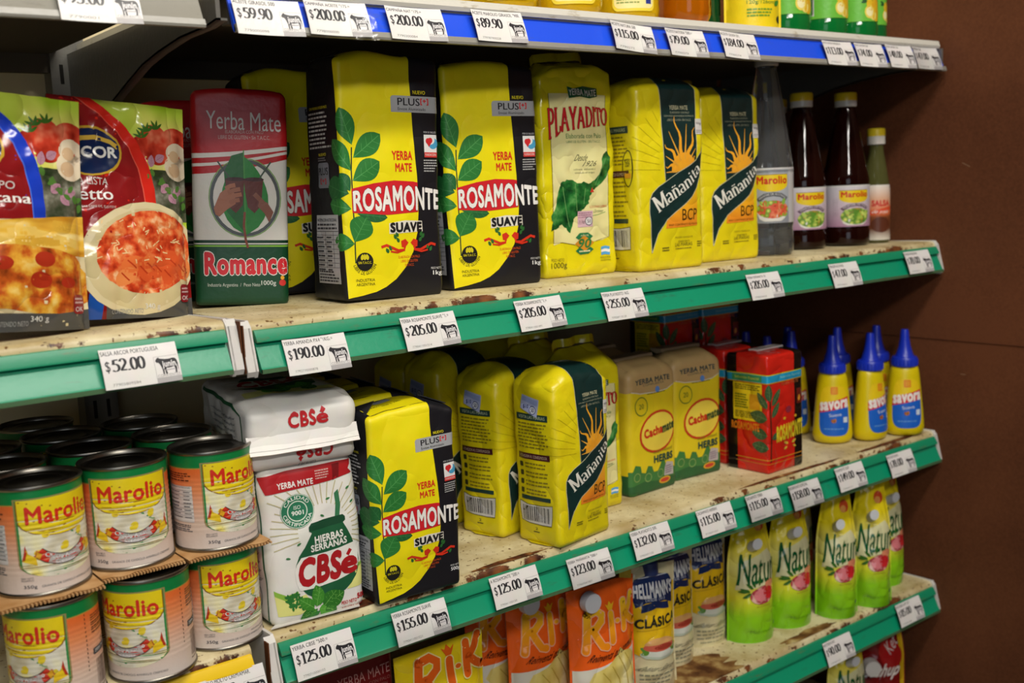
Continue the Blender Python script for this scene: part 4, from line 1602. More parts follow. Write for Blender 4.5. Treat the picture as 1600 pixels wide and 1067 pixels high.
    for k in range(4):
        A.rrect(-.58, .455 - k * .052, -.52, .485 - k * .052, .012, '3a3a22', 2)
        A.small(-.48, .448 - k * .052, -.10, .49 - k * .052, 2, '8a7d22', 2, .4)
    A.rect(-.58, .262, -.10, .286, '22403a', 2)
    P = [(-.60, .13), (-.45, .118), (-.25, .115), (-.09, .12), (-.07, .245), (-.25, .235), (-.45, .235), (-.62, .25)]
    A.poly(P, '6a6428', 2)
    A.poly([(a * .97 - .01, .1815 + (b - .1815) * .93) for a, b in P], 'd8d6d0', 2.4)
    A.barcode(-.56, .135, -.12, .225, '22222a', 3)
    A.text('2', -.37, .085, -.33, .10, '3a3a22', 3)
    A.rect(-.40, .07, -.30, .075, '3a3a22', 3)
    # mirrored panel on the right
    A.rect(1.08, .735, 1.5, .772, '22403a', 2)
    A.small(1.1, .565, 1.5, .725, 8, '8a7d22', 2, .4)
    if half:
        A.poly([(-.50, .90), (-.20, .865), (-.24, .755), (-.52, .80)], 'aab2d6', 5)
        A.poly([(-.49, .885), (-.22, .855), (-.235, .82), (-.50, .85)], '8f9cc8', 6)
        A.text('$10', -.47, .80, -.38, .825, '3a4470', 6, bold=.03)
        A.ell(-.31, .795, .055, .055, '4a5280', 6)
        A.ell(-.31, .795, .044, .044, 'e0e2ee', 6.5)
        A.text('50', -.335, .783, -.285, .807, '2a3050', 7, bold=.03)
        A.rrect(.46, 1 + D / H * .42, .80, 1 + D / H * .72, .03, '9aa89a', 2)
        A.rrect(.47, 1 + D / H * .44, .79, 1 + D / H * .70, .03, NV, 2.5)
        A.text('Mañanita', .49, 1 + D / H * .48, .77, 1 + D / H * .65, 'c8d0c0', 3.5)
    else:
        # upright label at the edge of the side panel
        A.ring(-.10, .55, .075, .20, .012, '3a3a18', 2)
        A.text('YERBA', -.14, .56, -.06, .60, '3a3a18', 3)
        A.rect(-.15, .50, -.05, .525, 'e8a428', 3)


def mananita(W, D, H, seed, half):
    def top(x, y):
        ax = abs(x) / (W / 2)
        fold = .006 * cos(pi * y / D)
        return fold - (.016 if half else .007) * sstep((ax - .45) / .55) * (.55 + .45 * cos(pi * y / D)) - .004 * sstep((-y / (D / 2) - .6) / .4)
    s = Pack(W, D, H, r=.0075, rt=.0065, rb=.005, bf=.005, bs=.003, wr=.0026, wf=18, seed=seed, top=top, crumple=.0036)
    A = Art(W, H, 'bag', seed)
    art_mananita(A, D, half)
    mb = MB()
    s.build(mb, lambda a, b: M('e8d616', 'bag'))
    A.apply(mb, s)
    o = thing('yerba_mate_pack', (0, 0, 0))
    mb.obj('bag', o, sharp=70)
    # bottom fold sticking out a little at the side, and ear of the top fold
    Y = M('d8c414', 'bag')
    for sg in (-1, 1):
        mb = MB()
        x = sg * (W / 2 - .004)
        q = [(x, -D * .36, .0006), (x, D * .36, .0006), (x + sg * .008, D * .12, .0012), (x + sg * .006, -D * .2, .0012)]
        if sg < 0:
            q = q[::-1]
        mb.add(q + [(a, b, c + .001) for a, b, c in q], [(3, 2, 1, 0), (4, 5, 6, 7), (0, 1, 5, 4), (1, 2, 6, 5), (2, 3, 7, 6), (3, 0, 4, 7)], Y)
        mb.obj('bottom_fold', o, smooth=False)
    return o


def art_cbse(A):
    W, H = A.W, A.H
    RD, GR, GD = 'b01c22', '1f5c3a', '17482e'
    U = lambda x, y: (x - 250 - (y - 400) * .05) / 360

    def V(x, y):
        b = 1020 - 90 * (x - 285) / 370
        t = 388 - 30 * (x - 245) / 355
        return (b - y) / (b - t)
    p = lambda pts: [(U(a, b), V(a, b)) for a, b in pts]
    # rays
    c = (480, 640)
    for k in range(26):
        a = -20 + k * 8.8
        ca, sa = cos(radians(a)), sin(radians(a))
        P = []
        for d in (105, 130, 160, 200, 245, 300):
            x, y = c[0] + d * ca * 1.0, c[1] - d * sa + (d - 100) ** 2 * .0006
            if 262 < x < 640 and y > 462 - (x - 250) * .09:
                P.append((U(x, y), V(x, y)))
        if len(P) > 1:
            A.line(P, .010, 'c2b98e', 1)
    # top red flag
    A.poly(p([(242, 425), (340, 408), (470, 395), (520, 390), (596, 384), (580, 412), (598, 428), (500, 452), (380, 472), (270, 490)]), RD, 3)
    A.poly(p([(515, 396), (545, 392), (540, 440), (515, 450)]), '7a1418', 3.5)
    A.text('YERBA MATE', U(308, 460), V(308, 470), U(438, 440), V(438, 452) + .028, 'efe9e2', 5, bold=.03, warp=lambda t, y: (t, y + .0 * t))
    A.small(U(448, 420), V(470, 442), U(505, 420), V(470, 404), 4, 'd8a8a0', 5)
    # round seal
    u, v = U(378, 558), V(378, 558)
    A.ell(u, v, .172, .172, '2c7a58', 3)
    A.ring(u, v, .098, .098, .01, 'e0ead8', 4)
    A.ring(u, v, .165, .165, .006, 'e0ead8', 4)
    A.path_text('CALIDAD', [(u + .118 * cos(radians(a)), v + .118 * sin(radians(a)) * W / H) for a in range(155, 20, -9)], .036, 'eef2e6', 5, bold=.02)
    A.path_text('CERTIFICADA', [(u + .150 * cos(radians(a)), v + .150 * sin(radians(a)) * W / H) for a in range(190, 352, 9)], .034, 'eef2e6', 5, bold=.02)
    A.text('ISO', u - .035, v + .012, u + .035, v + .035, 'eef2e6', 5)
    A.text('9001', u - .06, v - .025, u + .06, v + .002, 'eef2e6', 5, bold=.03)
    # gourd
    A.poly(p([(378, 742), (400, 700), (425, 645), (418, 640), (414, 622), (424, 608), (470, 596), (548, 582), (557, 590), (558, 604), (548, 612), (565, 640), (582, 672), (592, 700)]), GR, 2)
    A.poly(p([(415, 640), (414, 622), (424, 608), (470, 596), (548, 582), (557, 590), (558, 604), (540, 614), (470, 628)]), GD, 2.4)
    A.poly(p([(518, 588), (522, 540), (519, 500), (534, 486), (537, 500), (541, 545), (536, 584)]), '3a7a52', 2.6)
    cu, cv = U(487, 780), V(487, 780)
    A.ell(cu, cv, .345, .33, GR, 1.6)
    A.poly(p([(362, 800), (368, 770), (385, 742), (480, 722), (590, 690), (604, 720), (606, 765), (600, 800), (520, 835), (440, 862), (378, 872), (366, 840)]), 'efece4', 3)
    A.text('HIERBAS', U(436, 670), V(470, 680) , U(545, 645), V(470, 680) + .045, 'f1efe6', 5, bold=.035, rot=2.5)
    A.text('SERRANAS', U(422, 700), V(460, 711), U(560, 675), V(460, 711) + .042, 'f1efe6', 5, bold=.035, rot=2.5)
    v0 = V(400, 852)
    A.text('CBS', U(378, 800), v0, U(535, 800), v0 + .165, RD, 5, bold=.055, shear=.05, warp=lambda t, y: (t, y + .05 * t))
    A.text('e', U(540, 800), v0 + .018, U(598, 800), v0 + .118, RD, 5, bold=.045, shear=.04)
    A.line([(U(565, 800), v0 + .135), (U(580, 800), v0 + .168)], .040, RD, 5)
    # meadow and leaves
    A.poly(p([(287, 872), (330, 890), (372, 872), (372, 893), (330, 912), (290, 893)]), '8fbf46', 2)
    A.poly(p([(290, 893), (330, 912), (400, 885), (430, 930), (380, 965), (300, 975)]), 'e6e48a', 1.4)
    A.poly(p([(600, 772), (648, 765), (652, 850), (560, 872), (590, 830)]), 'e6e48a', 1.4)
    A.poly(p([(605, 775), (646, 762), (647, 772), (604, 788)]), '8fbf46', 2)
    rr = random.Random(3)
    for x, y, ln, wd, ang in ((440, 935, .20, .13, 75), (455, 930, .22, .14, 100), (470, 935, .20, .16, 45), (480, 930, .22, .17, 25), (430, 940, .2, .12, 140), (450, 945, .18, .13, -15), (440, 950, .18, .10, 195), (475, 940, .14, .12, -30), (420, 945, .14, .08, 215)):
        A.leaf(U(x, y), V(x, y), ln, wd, ang, rr.choice(('3f8a2c', '57a53a', '2f7426')), '7cc05a', 5 + rr.random())
    for x, y in ((338, 915), (352, 895), (365, 925), (350, 935), (375, 905), (335, 900), (362, 888), (385, 935), (345, 915), (440, 965), (430, 955)):
        for a in (20, 90, 160, 270):
            A.leaf(U(x, y), V(x, y), .045, .025, a + rr.randint(-20, 20), '2f7a34', None, 5)
    for x, y in ((485, 522), (565, 488), (580, 540), (460, 578), (370, 692), (330, 742), (410, 600)):
        A.leaf(U(x, y), V(x, y), .05, .022, rr.randint(-30, 30), '3a7a44', None, 3)
    A.text('PESO NETO', U(538, 930), V(538, 934), U(598, 915), V(538, 934) + .022, RD, 5, bold=.03)
    A.text('500g', U(601, 905), V(601, 915), U(648, 890), V(601, 915) + .042, RD, 5, bold=.05)
    A.text('INDUSTRIA ARGENTINA', U(540, 945), V(540, 950), U(648, 925), V(540, 950) + .017, RD, 5, bold=.02)
    # left side: green-framed text panel
    A.line([(-.05, .02), (-.04, .3), (-.05, .95)], .02, '1f5c3a', 3)
    A.line([(-.56, .03), (-.56, .95)], .02, '1f5c3a', 3)
    A.line([(-.56, .03), (-.05, .02)], .02, '1f5c3a', 3)
    A.text('Las hierbas', -.50, .80, -.12, .85, RD, 3, shear=.2)
    for k in range(9):
        A.text(('con menta peperina', 'boldo y burrito', 'de las sierras')[k % 3], -.50, .72 - k * .055, -.12, .75 - k * .055, '5a5f58', 3, shear=.2)
    A.ring(-.3, .17, .12, .15, .01, '5a5f58', 3)


def cbse(seed):
    W, D, H = .098, .060, .156
    s = Pack(W, D, H, r=.010, rt=.010, rb=.006, bf=.004, bs=.003, wr=.0024, wf=20, seed=seed, crumple=.0036)
    A = Art(W, H, 'bagpaper', seed)
    art_cbse(A)
    mb = MB()
    s.build(mb, lambda a, b: M('ebe8e0', 'bagpaper'))
    A.apply(mb, s)
    o = thing('yerba_mate_pack', (0, 0, 0))
    mb.obj('bag', o, sharp=70)
    mb = MB()
    Wm = M('d9d6cf', 'bagpaper')
    q = [(-W / 2 + .006, -D / 2 + .008, .0008), (W / 2 - .006, -D / 2 + .006, .0008), (W / 2 - .01, -D / 2 - .006, .002), (-W / 2 - .004, -D / 2 - .004, .0015)]
    q = q[::-1]
    mb.add(q + [(a, b, c + .001) for a, b, c in q], [(3, 2, 1, 0), (4, 5, 6, 7), (0, 1, 5, 4), (1, 2, 6, 5), (2, 3, 7, 6), (3, 0, 4, 7)], Wm)
    mb.obj('bottom_fold', o, smooth=False)
    return o


def wordmark(E, u0, v0, u1, v1, m):
    """the red herb wordmark; swapped corners print it upside down"""
    du, dv = u1 - u0, v1 - v0
    f = lambda t, y: (u0 + du * t, v0 + dv * y)

    def put(body, t0, y0, t1, y1):
        V, F = text_mesh(body, 0.0, 3, .06)
        xs, ys = [p[0] for p in V], [p[1] for p in V]
        for ox, oy in ((.04, .0), (-.04, 0), (0, .04), (0, -.04), (.028, .028), (-.028, -.028)):
            E.raw([f(t0 + (t1 - t0) * (p[0] + ox - min(xs)) / (max(xs) - min(xs)), y0 + (y1 - y0) * (p[1] + oy - min(ys)) / (max(ys) - min(ys))) for p in V], F, m, 5 + abs(ox) + .07 * oy + .1 * ox)
    put('CBS', 0, 0, .70, .92)
    put('e', .74, .06, 1.0, .66)
    E.line([f(.86, .76), f(.93, .98)], abs(du) * .10, m, 5)


def cbse_lying(seed):
    """the same kind of pack on its back, folded end towards the aisle"""
    W, D, H = .108, .160, .066
    top = lambda x, y: .0 - .006 * sstep((-y / (D / 2) - .7) / .3)
    s = Pack(W, D, H, r=.008, rt=.009, rb=.007, bf=.005, bs=.002, wr=.0028, wf=19, seed=seed, top=top, crumple=.0045, step=.004)
    E = Art(W, H, 'bagpaper', seed)
    RD = 'c0242a'
    wordmark(E, .36, .62, .72, .90, RD)
    # upside-down wordmark below the seam
    wordmark(E, .76, .30, .42, .10, RD)
    E.text('L2616:58:3', .44, .03, .60, .075, '4a4a4a', 5, rot=180)
    k = D / H
    # art on the upper face, beyond the rolled edge
    B = lambda f: 1 + f * k
    wordmark(E, .20, B(.42), .80, B(.62), RD)
    E.poly([(.05, B(.12)), (.95, B(.10)), (.95, B(.18)), (.60, B(.24)), (.30, B(.24)), (.05, B(.20))], 'e6e48a', 2)
    rr = random.Random(4)
    for i in range(14):
        E.leaf(rr.uniform(.3, .75), B(rr.uniform(.14, .26)), .18, .11, rr.uniform(0, 180), rr.choice(('3f8a2c', '57a53a', '2f7426')), '7cc05a', 4)
    E.text('PESO NETO 500g', .64, B(.09), .95, B(.115), RD, 4)
    for i in range(12):
        E.line([(.06 + .01 * i, B(.30 + i * .05)), (.30, B(.40 + i * .03))], .008, 'c2b98e', 2)
        E.line([(.94 - .01 * i, B(.30 + i * .05)), (.70, B(.40 + i * .03))], .008, 'c2b98e', 2)
    E.poly([(.16, B(.30)), (.3, B(.26)), (.7, B(.26)), (.84, B(.30)), (.88, B(.50)), (.7, B(.68)), (.3, B(.68)), (.12, B(.5))], '1f5c3a', 1.5)
    E.poly([(.10, B(.40)), (.90, B(.40)), (.90, B(.62)), (.10, B(.62))], 'efece4', 3)
    # long side: green framed recipe panel
    E.line([(-.12, .82), (-.30, .90), (-1.3, .90)], .02, '1f5c3a', 3)
    E.line([(-.12, .82), (-.09, .1)], .02, '1f5c3a', 3)
    for i in range(7):
        E.text('menta  boldo', -.95 + .03 * i, .70 - i * .09, -.25, .75 - i * .09, '5a6470', 3, shear=.3)
    mb = MB()
    s.build(mb, lambda a, b: M('e6e3dc', 'bagpaper'))
    E.apply(mb, s)
    o = thing('yerba_mate_pack', (0, 0, 0))
    mb.obj('bag', o, sharp=70)
    # folded seam strip across the end
    mb = MB()
    Wm = M('efece6', 'bagpaper')
    n = 16
    for j, (z0, y0) in enumerate(((.030, .0), (.026, -.0025), (.0225, -.0045))):
        lo, hi = [], []
        for i in range(n + 1):
            x = -W / 2 - .001 + (W + .002) * i / n
            bl = .0048 * cos(pi * x / W)
            w = .0003 * sin(i * .9 + j)
            lo.append((x, -D / 2 - bl - .0035 + y0 + w, z0 - .004 + w * .6))
            hi.append((x, -D / 2 - bl - .0005, z0 + .005))
        mb.grid([lo, hi], Wm)
        mb.grid([[(a, b + .002, c - .001) for a, b, c in lo], lo], Wm)
        mb.grid([[(a, b + .004, c - .0005) for a, b, c in hi], [(a, b + .002, c - .001) for a, b, c in lo]], Wm)
    mb.obj('folded_seam', o, sharp=50)
    return o


def art_cachamate(A, herbs_box):
    W, H = A.W, A.H
    U = lambda x, y: (x - 150 + (y - 320) * .025) / 228
    V = lambda x, y: (1000 - 62 * (x - 130) / 245 - y) / (690 - 40 * (x - 130) / 245)
    KR = 'b89a66'
    p = lambda pts: [(U(a, b), V(a, b)) for a, b in pts]
    tb = 1 + .06 / H
    A.poly([(-1.2, .835), (0, .83)] + p([(160, 418), (200, 432), (280, 430), (330, 418), (372, 385)]) + [(1.0, .90), (2.2, .90), (2.2, tb), (-1.2, tb)], KR, 1)
    A.line(p([(160, 418), (200, 432), (280, 430), (330, 418), (372, 385)]), .012, 'd6d3c0', 1.5)
    A.text('YERBA MATE', .14, .885, .86, .925, '3c4a4a', 4, bold=.03)
    A.text('COMPUESTA', .30, .862, .74, .877, '4a5650', 4)
    A.ell(U(283, 415), V(283, 415), .045, .045, '5a8ad0', 4)
    A.small(.38, .79, .80, .802, 1, '6a6420', 4)
    A.ring(U(200, 500), V(200, 500), .13, .13, .014, '5f7a2a', 4)
    A.text('20', U(200, 500) - .05, V(200, 500) - .02, U(200, 500) + .05, V(200, 500) + .02, '5f7a2a', 4)
    A.ell(U(272, 640), V(272, 640), .40, .305, 'c43a1c', 4, ang=8)
    A.ell(U(272, 640), V(272, 640), .365, .27, 'ecd24a', 4.5, ang=8)
    a0 = (U(202, 670), V(202, 668))
    A.text('Cacha', a0[0], a0[1], U(288, 650), a0[1] + .065, 'c8341c', 6, bold=.06, rot=6)
    A.text('mate', U(290, 640), a0[1] + .012, U(356, 640), a0[1] + .068, '2f4a2a', 6, bold=.06, rot=6)
    A.text('with mixed', U(240, 760), V(240, 762), U(338, 750), V(240, 762) + .026, '7a7a20', 5)
    A.text('HERBS', U(244, 800), V(244, 812), U(340, 790), V(244, 812) + .055, '1f4a40', 5, bold=.05)
    # foliage along the foot
    A.poly([(-.02, 0), (1.02, 0), (1.02, .155), (.92, .16), (.86, .20), (.80, .17), (.74, .165), (.70, .24), (.64, .245), (.58, .19), (.54, .165), (.46, .165), (.42, .215), (.34, .225), (.30, .17), (.22, .18), (.20, .235), (.10, .25), (.05, .20), (-.02, .20)], '3f7a3c', 2)
    A.poly([(-.02, 0), (1.02, 0), (1.02, .075), (.8, .10), (.55, .085), (.3, .105), (-.02, .08)], '2c5f34', 3)
    for x, y in ((.13, .15), (.35, .13), (.6, .14)):
        A.ring(x, y, .06, .06, .012, '86a55c', 4)
    A.poly([(.68, .11), (.90, .10), (.90, .20), (.74, .22), (.70, .18)], 'b9b3b0', 4)
    A.small(.71, .12, .88, .19, 4, '7a6a80', 5)
    A.ell(.70, .075, .13, .05, 'd8a428', 5)
    A.ell(.70, .075, .10, .03, 'c8402c', 5.4)


def cachamate(seed):
    W, D, H = .092, .060, .168
    top = lambda x, y: .010 * (1 - abs(y) / (D / 2)) - .006 * sstep((abs(x) / (W / 2) - .6) / .4)
    s = Pack(W, D, H, r=.008, rt=.008, rb=.004, bf=.003, bs=.002, wr=.0018, wf=22, seed=seed, top=top, crumple=.0016)
    A = Art(W, H, 'bagpaper', seed)
    art_cachamate(A, 0)
    mb = MB()
    s.build(mb, lambda a, b: M('b89a66', 'bagpaper') if b > .84 * H else (M('2c5f34', 'bagpaper') if b < .16 * H and abs(a) > W * .5 else M('e2ca1e', 'bagpaper')))
    A.apply(mb, s)
    o = thing('yerba_mate_pack', (0, 0, 0))
    mb.obj('bag', o, sharp=70)
    mb = MB()
    k = M('b09a78', 'bagpaper')
    mb.prism_x([(.000, H + .009), (.010, H + .006), (.022, H + .009), (.024, H + .013), (.012, H + .013), (.002, H + .013)], -W * .40, W * .40, k, 6)
    mb.obj('rolled_top', o, sharp=50)
    return o


def art_redpack(A, D):
    W, H = A.W, A.H
    RD, K = 'cf2418', '17120f'
    tb = 1 + D / H
    lf = -(D / W) + .02
    # black outer bars, red between
    A.rect(.74, 0, 1.0, tb, K, 1)
    A.rect(lf - .1, 0, lf + .24, 1.0, K, 1)
    A.rect(lf - .1, .775, 1.0, .835, '1f9ac4', 3)
    A.rect(lf + .14, .778, -.10, .832, '2f8a5a', 3.3)
    A.rect(lf - .1, .836, 1.0, .843, 'c8d018', 3)
    A.rect(lf - .1, .767, 1.0, .774, 'c8a018', 3)
    A.text('Selección Especial', lf + .2, .792, -.16, .818, 'c8d040', 5)
    A.text('Selección Especial', .34, .792, .92, .818, '8ad0d8', 5)
    # yellow info panel
    A.rect(lf + .16, .44, -.10, .762, 'e0c41c', 3)
    A.small(lf + .2, .70, -.12, .75, 3, '4a4a18', 5)
    A.small(lf + .2, .46, -.12, .52, 4, '4a4a18', 5)
    A.small(lf + .2, .54, lf + .5, .67, 6, '4a6a18', 5)
    A.rect(lf + .52, .54, -.14, .67, 'd89a1c', 4)
    # sprig on the corner
    A.line([(.05, .72), (.06, .5), (.08, .3), (.07, .1)], .03, '3a2a1c', 4)
    for u, v, ln, wd, a in ((.05, .62, .30, .15, 95), (.10, .58, .36, .14, 50), (.0, .56, .34, .14, 125), (.10, .48, .32, .13, 52), (-.0, .47, .36, .22, 168), (.0, .33, .32, .20, 172), (.02, .22, .34, .20, 172), (.1, .30, .2, .12, 20)):
        A.leaf(u, v, ln, wd, a, '3c5a38', '6a8a58', 5)
    A.text('ROSAMONTE', .22, .275, .98, .40, 'e2cf2c', 6, bold=.05, warp=lambda t, y: (t, y + .35 * t * .5 - .1))
    A.text('ROSAMONTE', lf + .12, .36, -.16, .42, 'd87a1c', 6, bold=.05)
    A.text('YERBA MATE', .35, .735, .85, .76, 'c86a3a', 5)
    for s in (-1, 1):
        A.ell(.6 + s * .16, .45, .035, .025, 'e2b02c', 5)
        A.leaf(.6 + s * .05, .225, .13, .05, 90 - s * 70, 'd8b83c', None, 5)
        A.leaf(.6 + s * .08, .20, .10, .04, 90 - s * 110, 'd8b83c', None, 5)
    A.ell(.56, .52, .08, .06, '8a2a3a', 5)
    A.rect(.80, .55, .96, .68, '6a2218', 4)
    A.leaf(.86, .57, .12, .07, 80, 'd8902c', None, 5)
    A.rect(lf + .2, .115, 1.0, .122, 'd8902c', 5)
    A.rect(lf + .2, .082, 1.0, .086, 'd8902c', 5)


def redpack(seed):
    W, D, H = .080, .072, .166
    s = Pack(W, D, H, r=.004, rt=.004, rb=.003, bf=.001, bs=.0005, wr=.0007, wf=40, seed=seed, top=lambda x, y: .004 * (1 - abs(y) / (D / 2)))
    A = Art(W, H, 'film', seed)
    art_redpack(A, D)
    mb = MB()
    s.build(mb, lambda a, b: M('cf2418', 'film'))
    A.apply(mb, s)
    o = thing('yerba_mate_pack', (0, 0, 0))
    mb.obj('bag', o, sharp=50)
    mb = MB()
    mb.box(-W * .3, W * .42, -.008, .008, H + .0035, H + .0055, M('d8d0cc', 'film'))
    mb.obj('top_tape', o, smooth=False)
    return o


# ------------------------------------------------------------------ packs on the middle shelf
G1 = 'black and yellow one-kilo packs'
ros = rosamonte('1kg', .117, .075, .252, 3)
place(ros, (.1925, .105, ZB + .001), -2, (0, 1.5))
tag(ros, 'large black and yellow leaf-sprig pack standing next to the red, white and green box', 'yerba mate pack', G1)
ros2 = rosamonte('1kg', .119, .075, .249, 8)
place(ros2, (.3350, .110, ZB), -6)
tag(ros2, 'large black and yellow leaf-sprig pack directly left of the cream-panelled yellow bag', 'yerba mate pack', G1)
dup(ros, (.176, .256, ZB + .001), -6, 'half-hidden black and yellow pack in shade behind the red and green box', G1, tilt=(-2, 0))
rom = romance(11)
place(rom, (.0735, .190, ZB + .0015), -25, (0, 3.2))
tag(rom, 'red, white and green yerba mate box with two hands holding gourds on a leaf', 'yerba mate pack', 'red and green boxes')
dup(rom, (.062, .305, ZB), -6, 'dark red box mostly hidden in shade behind the sauce pouches', 'red and green boxes')
pla = playadito(.107, .075, .250, 21, .008)
place(pla, (.4755, .124, ZB), -6)
tag(pla, 'yellow glossy yerba mate bag with cream panel, red lettering and a map shaped from leaves', 'yerba mate pack')
man = mananita(.110, .076, .232, 31, False)
place(man, (.5900, .083, ZB), -4)
tag(man, 'tall yellow bag with dark sash and sun, directly right of the tall cream-panelled bag', 'yerba mate pack', 'yellow bags with dark sash, one kilo')
dup(man, (.7300, .107, ZB), -4, 'tall yellow bag with dark sash and sun, touching the clear vinegar bottle', 'yellow bags with dark sash, one kilo', scale=(1, 1, .975))

# ------------------------------------------------------------------ packs on the lower shelf
cb = cbse(41)
place(cb, (.0575, .052, ZC), -5, (-2, 0))
tag(cb, 'white herb yerba mate pack with green gourd and red wordmark standing upright beside the cans', 'yerba mate pack', 'white herb yerba packs')
cl = cbse_lying(43)
place(cl, (.060, .103, ZC + .157), -7, (1.5, 0))
tag(cl, 'white herb yerba pack lying on top of the upright one, folded end forward', 'yerba mate pack', 'white herb yerba packs')
G5 = 'black and yellow half-kilo packs'
r5 = rosamonte('500g', .099, .062, .197, 51, .01)
place(r5, (.1610, .034, ZC), -3, (0, .5))
tag(r5, 'half-kilo black and yellow leaf-sprig pack, front of its row beside the white packs', 'yerba mate pack', G5)
dup(r5, (.168, .113, ZC), -4, 'half-kilo black and yellow pack second in its row, only its top showing', G5)
dup(r5, (.172, .191, ZC), -3, 'half-kilo black and yellow pack third in its row in deep shade', G5)
dup(r5, (.172, .270, ZC), -3, 'half-kilo black and yellow pack last in its row, against the back panel', G5)
G6 = 'half-kilo yellow bags with dark sash'
m5 = mananita(.092, .068, .200, 61, True)
place(m5, (.3925, .046, ZC), 8)
tag(m5, 'half-kilo yellow bag with dark sash, nearest the shelf edge above the $123.00 card', 'yerba mate pack', G6)
dup(m5, (.3665, .125, ZC), 12, 'half-kilo yellow bag with dark sash, second in its row behind the front one', G6)
dup(m5, (.345, .205, ZC), 6, 'half-kilo yellow bag with dark sash, third in its row in shade', G6, scale=(1, 1, 1.04))
dup(m5, (.352, .290, ZC), 4, 'half-kilo yellow bag with dark sash, last in its row near the back panel', G6)
G7 = 'half-kilo yellow bags with cream panel'
p5 = playadito(.094, .062, .186, 71, .022)
place(p5, (.481, .118, ZC), -4)
tag(p5, 'half-kilo glossy yellow bag with cream panel peeking out right of the dark-sashed bag', 'yerba mate pack', G7)
dup(p5, (.470, .195, ZC), -2, 'half-kilo glossy yellow bag with cream panel, second in its row', G7)
dup(p5, (.465, .272, ZC), 2, 'half-kilo glossy yellow bag with cream panel, furthest back in its row', G7, scale=(1, 1, 1.05))
G8 = 'yellow packs with brown paper tops'
ca = cachamate(81)
place(ca, (.594, .126, ZC), 3)
tag(ca, 'yellow herb yerba pack with brown paper top and red oval, nearer the dark-sashed bags', 'yerba mate pack', G8)
dup(ca, (.693, .134, ZC), -3, 'yellow herb yerba pack with brown paper top and red oval, beside the red pack', G8)
dup(ca, (.600, .205, ZC), 2, 'brown-topped yellow pack behind the nearer herb pack, its rolled top showing', G8, scale=(1, 1, 1.02))
G9 = 'red yerba packs'
rp = redpack(91)
place(rp, (.798, .074, ZC), 2)
tag(rp, 'shiny red and black yerba pack with cyan band, front one of the red packs', 'yerba mate pack', G9)
dup(rp, (.803, .154, ZC), 1, 'shiny red pack second in its row, only its red top and dark edge showing', G9)
GL = 'red packs lying under the rear red packs'
for x in (.765, .856):
    dup(rp, (x, .200, ZC + .0375), 0, 'red yerba pack lying flat in the dark under the upright rear red packs', GL, (-90, 0))
dup(rp, (.768, .238, ZC + .0765), 3, 'red pack in shade at the rear, directly above the brown paper tops', G9)
dup(rp, (.857, .238, ZC + .0765), -2, 'red pack in shade at the rear, nearest the blue bottle caps', G9)

# ================================================================== sauce pouches
GB = MR('garden_blur_print', [(.30, '3f8a1e'), (.46, '9fc22a'), (.60, 'd9d668'), (.74, 'e9e6c0')], 'film', 'noise', scale=16, detail=1)
TOM = MR('tomato_print', [(.30, '8a1a10'), (.5, 'c8402a'), (.70, 'e88a68')], 'film', 'noise', scale=60, detail=2)
PASTA = MR('pasta_sauce_print', [(.32, '9c2814'), (.46, 'cf4a24'), (.58, 'e08048'), (.72, 'f0c898')], 'film', 'noise', scale=95, detail=3)
MILA = MR('breaded_cutlet_print', [(.32, '6a2a10'), (.46, 'b8541c'), (.58, 'd8a034'), (.72, 'e8cf7a')], 'film', 'noise', scale=60, detail=5)
FRIES = MR('fries_print', [(.35, 'b87a1c'), (.55, 'e2b444'), (.7, 'f0dc96')], 'film', 'noise', scale=30, detail=2, stretch=(.5, 1, 2.4))
HERB = MR('herbs_print', [(.35, '2a3a22'), (.5, '5a5a4a'), (.62, '8a8a7a'), (.75, 'd8d2c4')], 'film', 'noise', scale=60, detail=4)


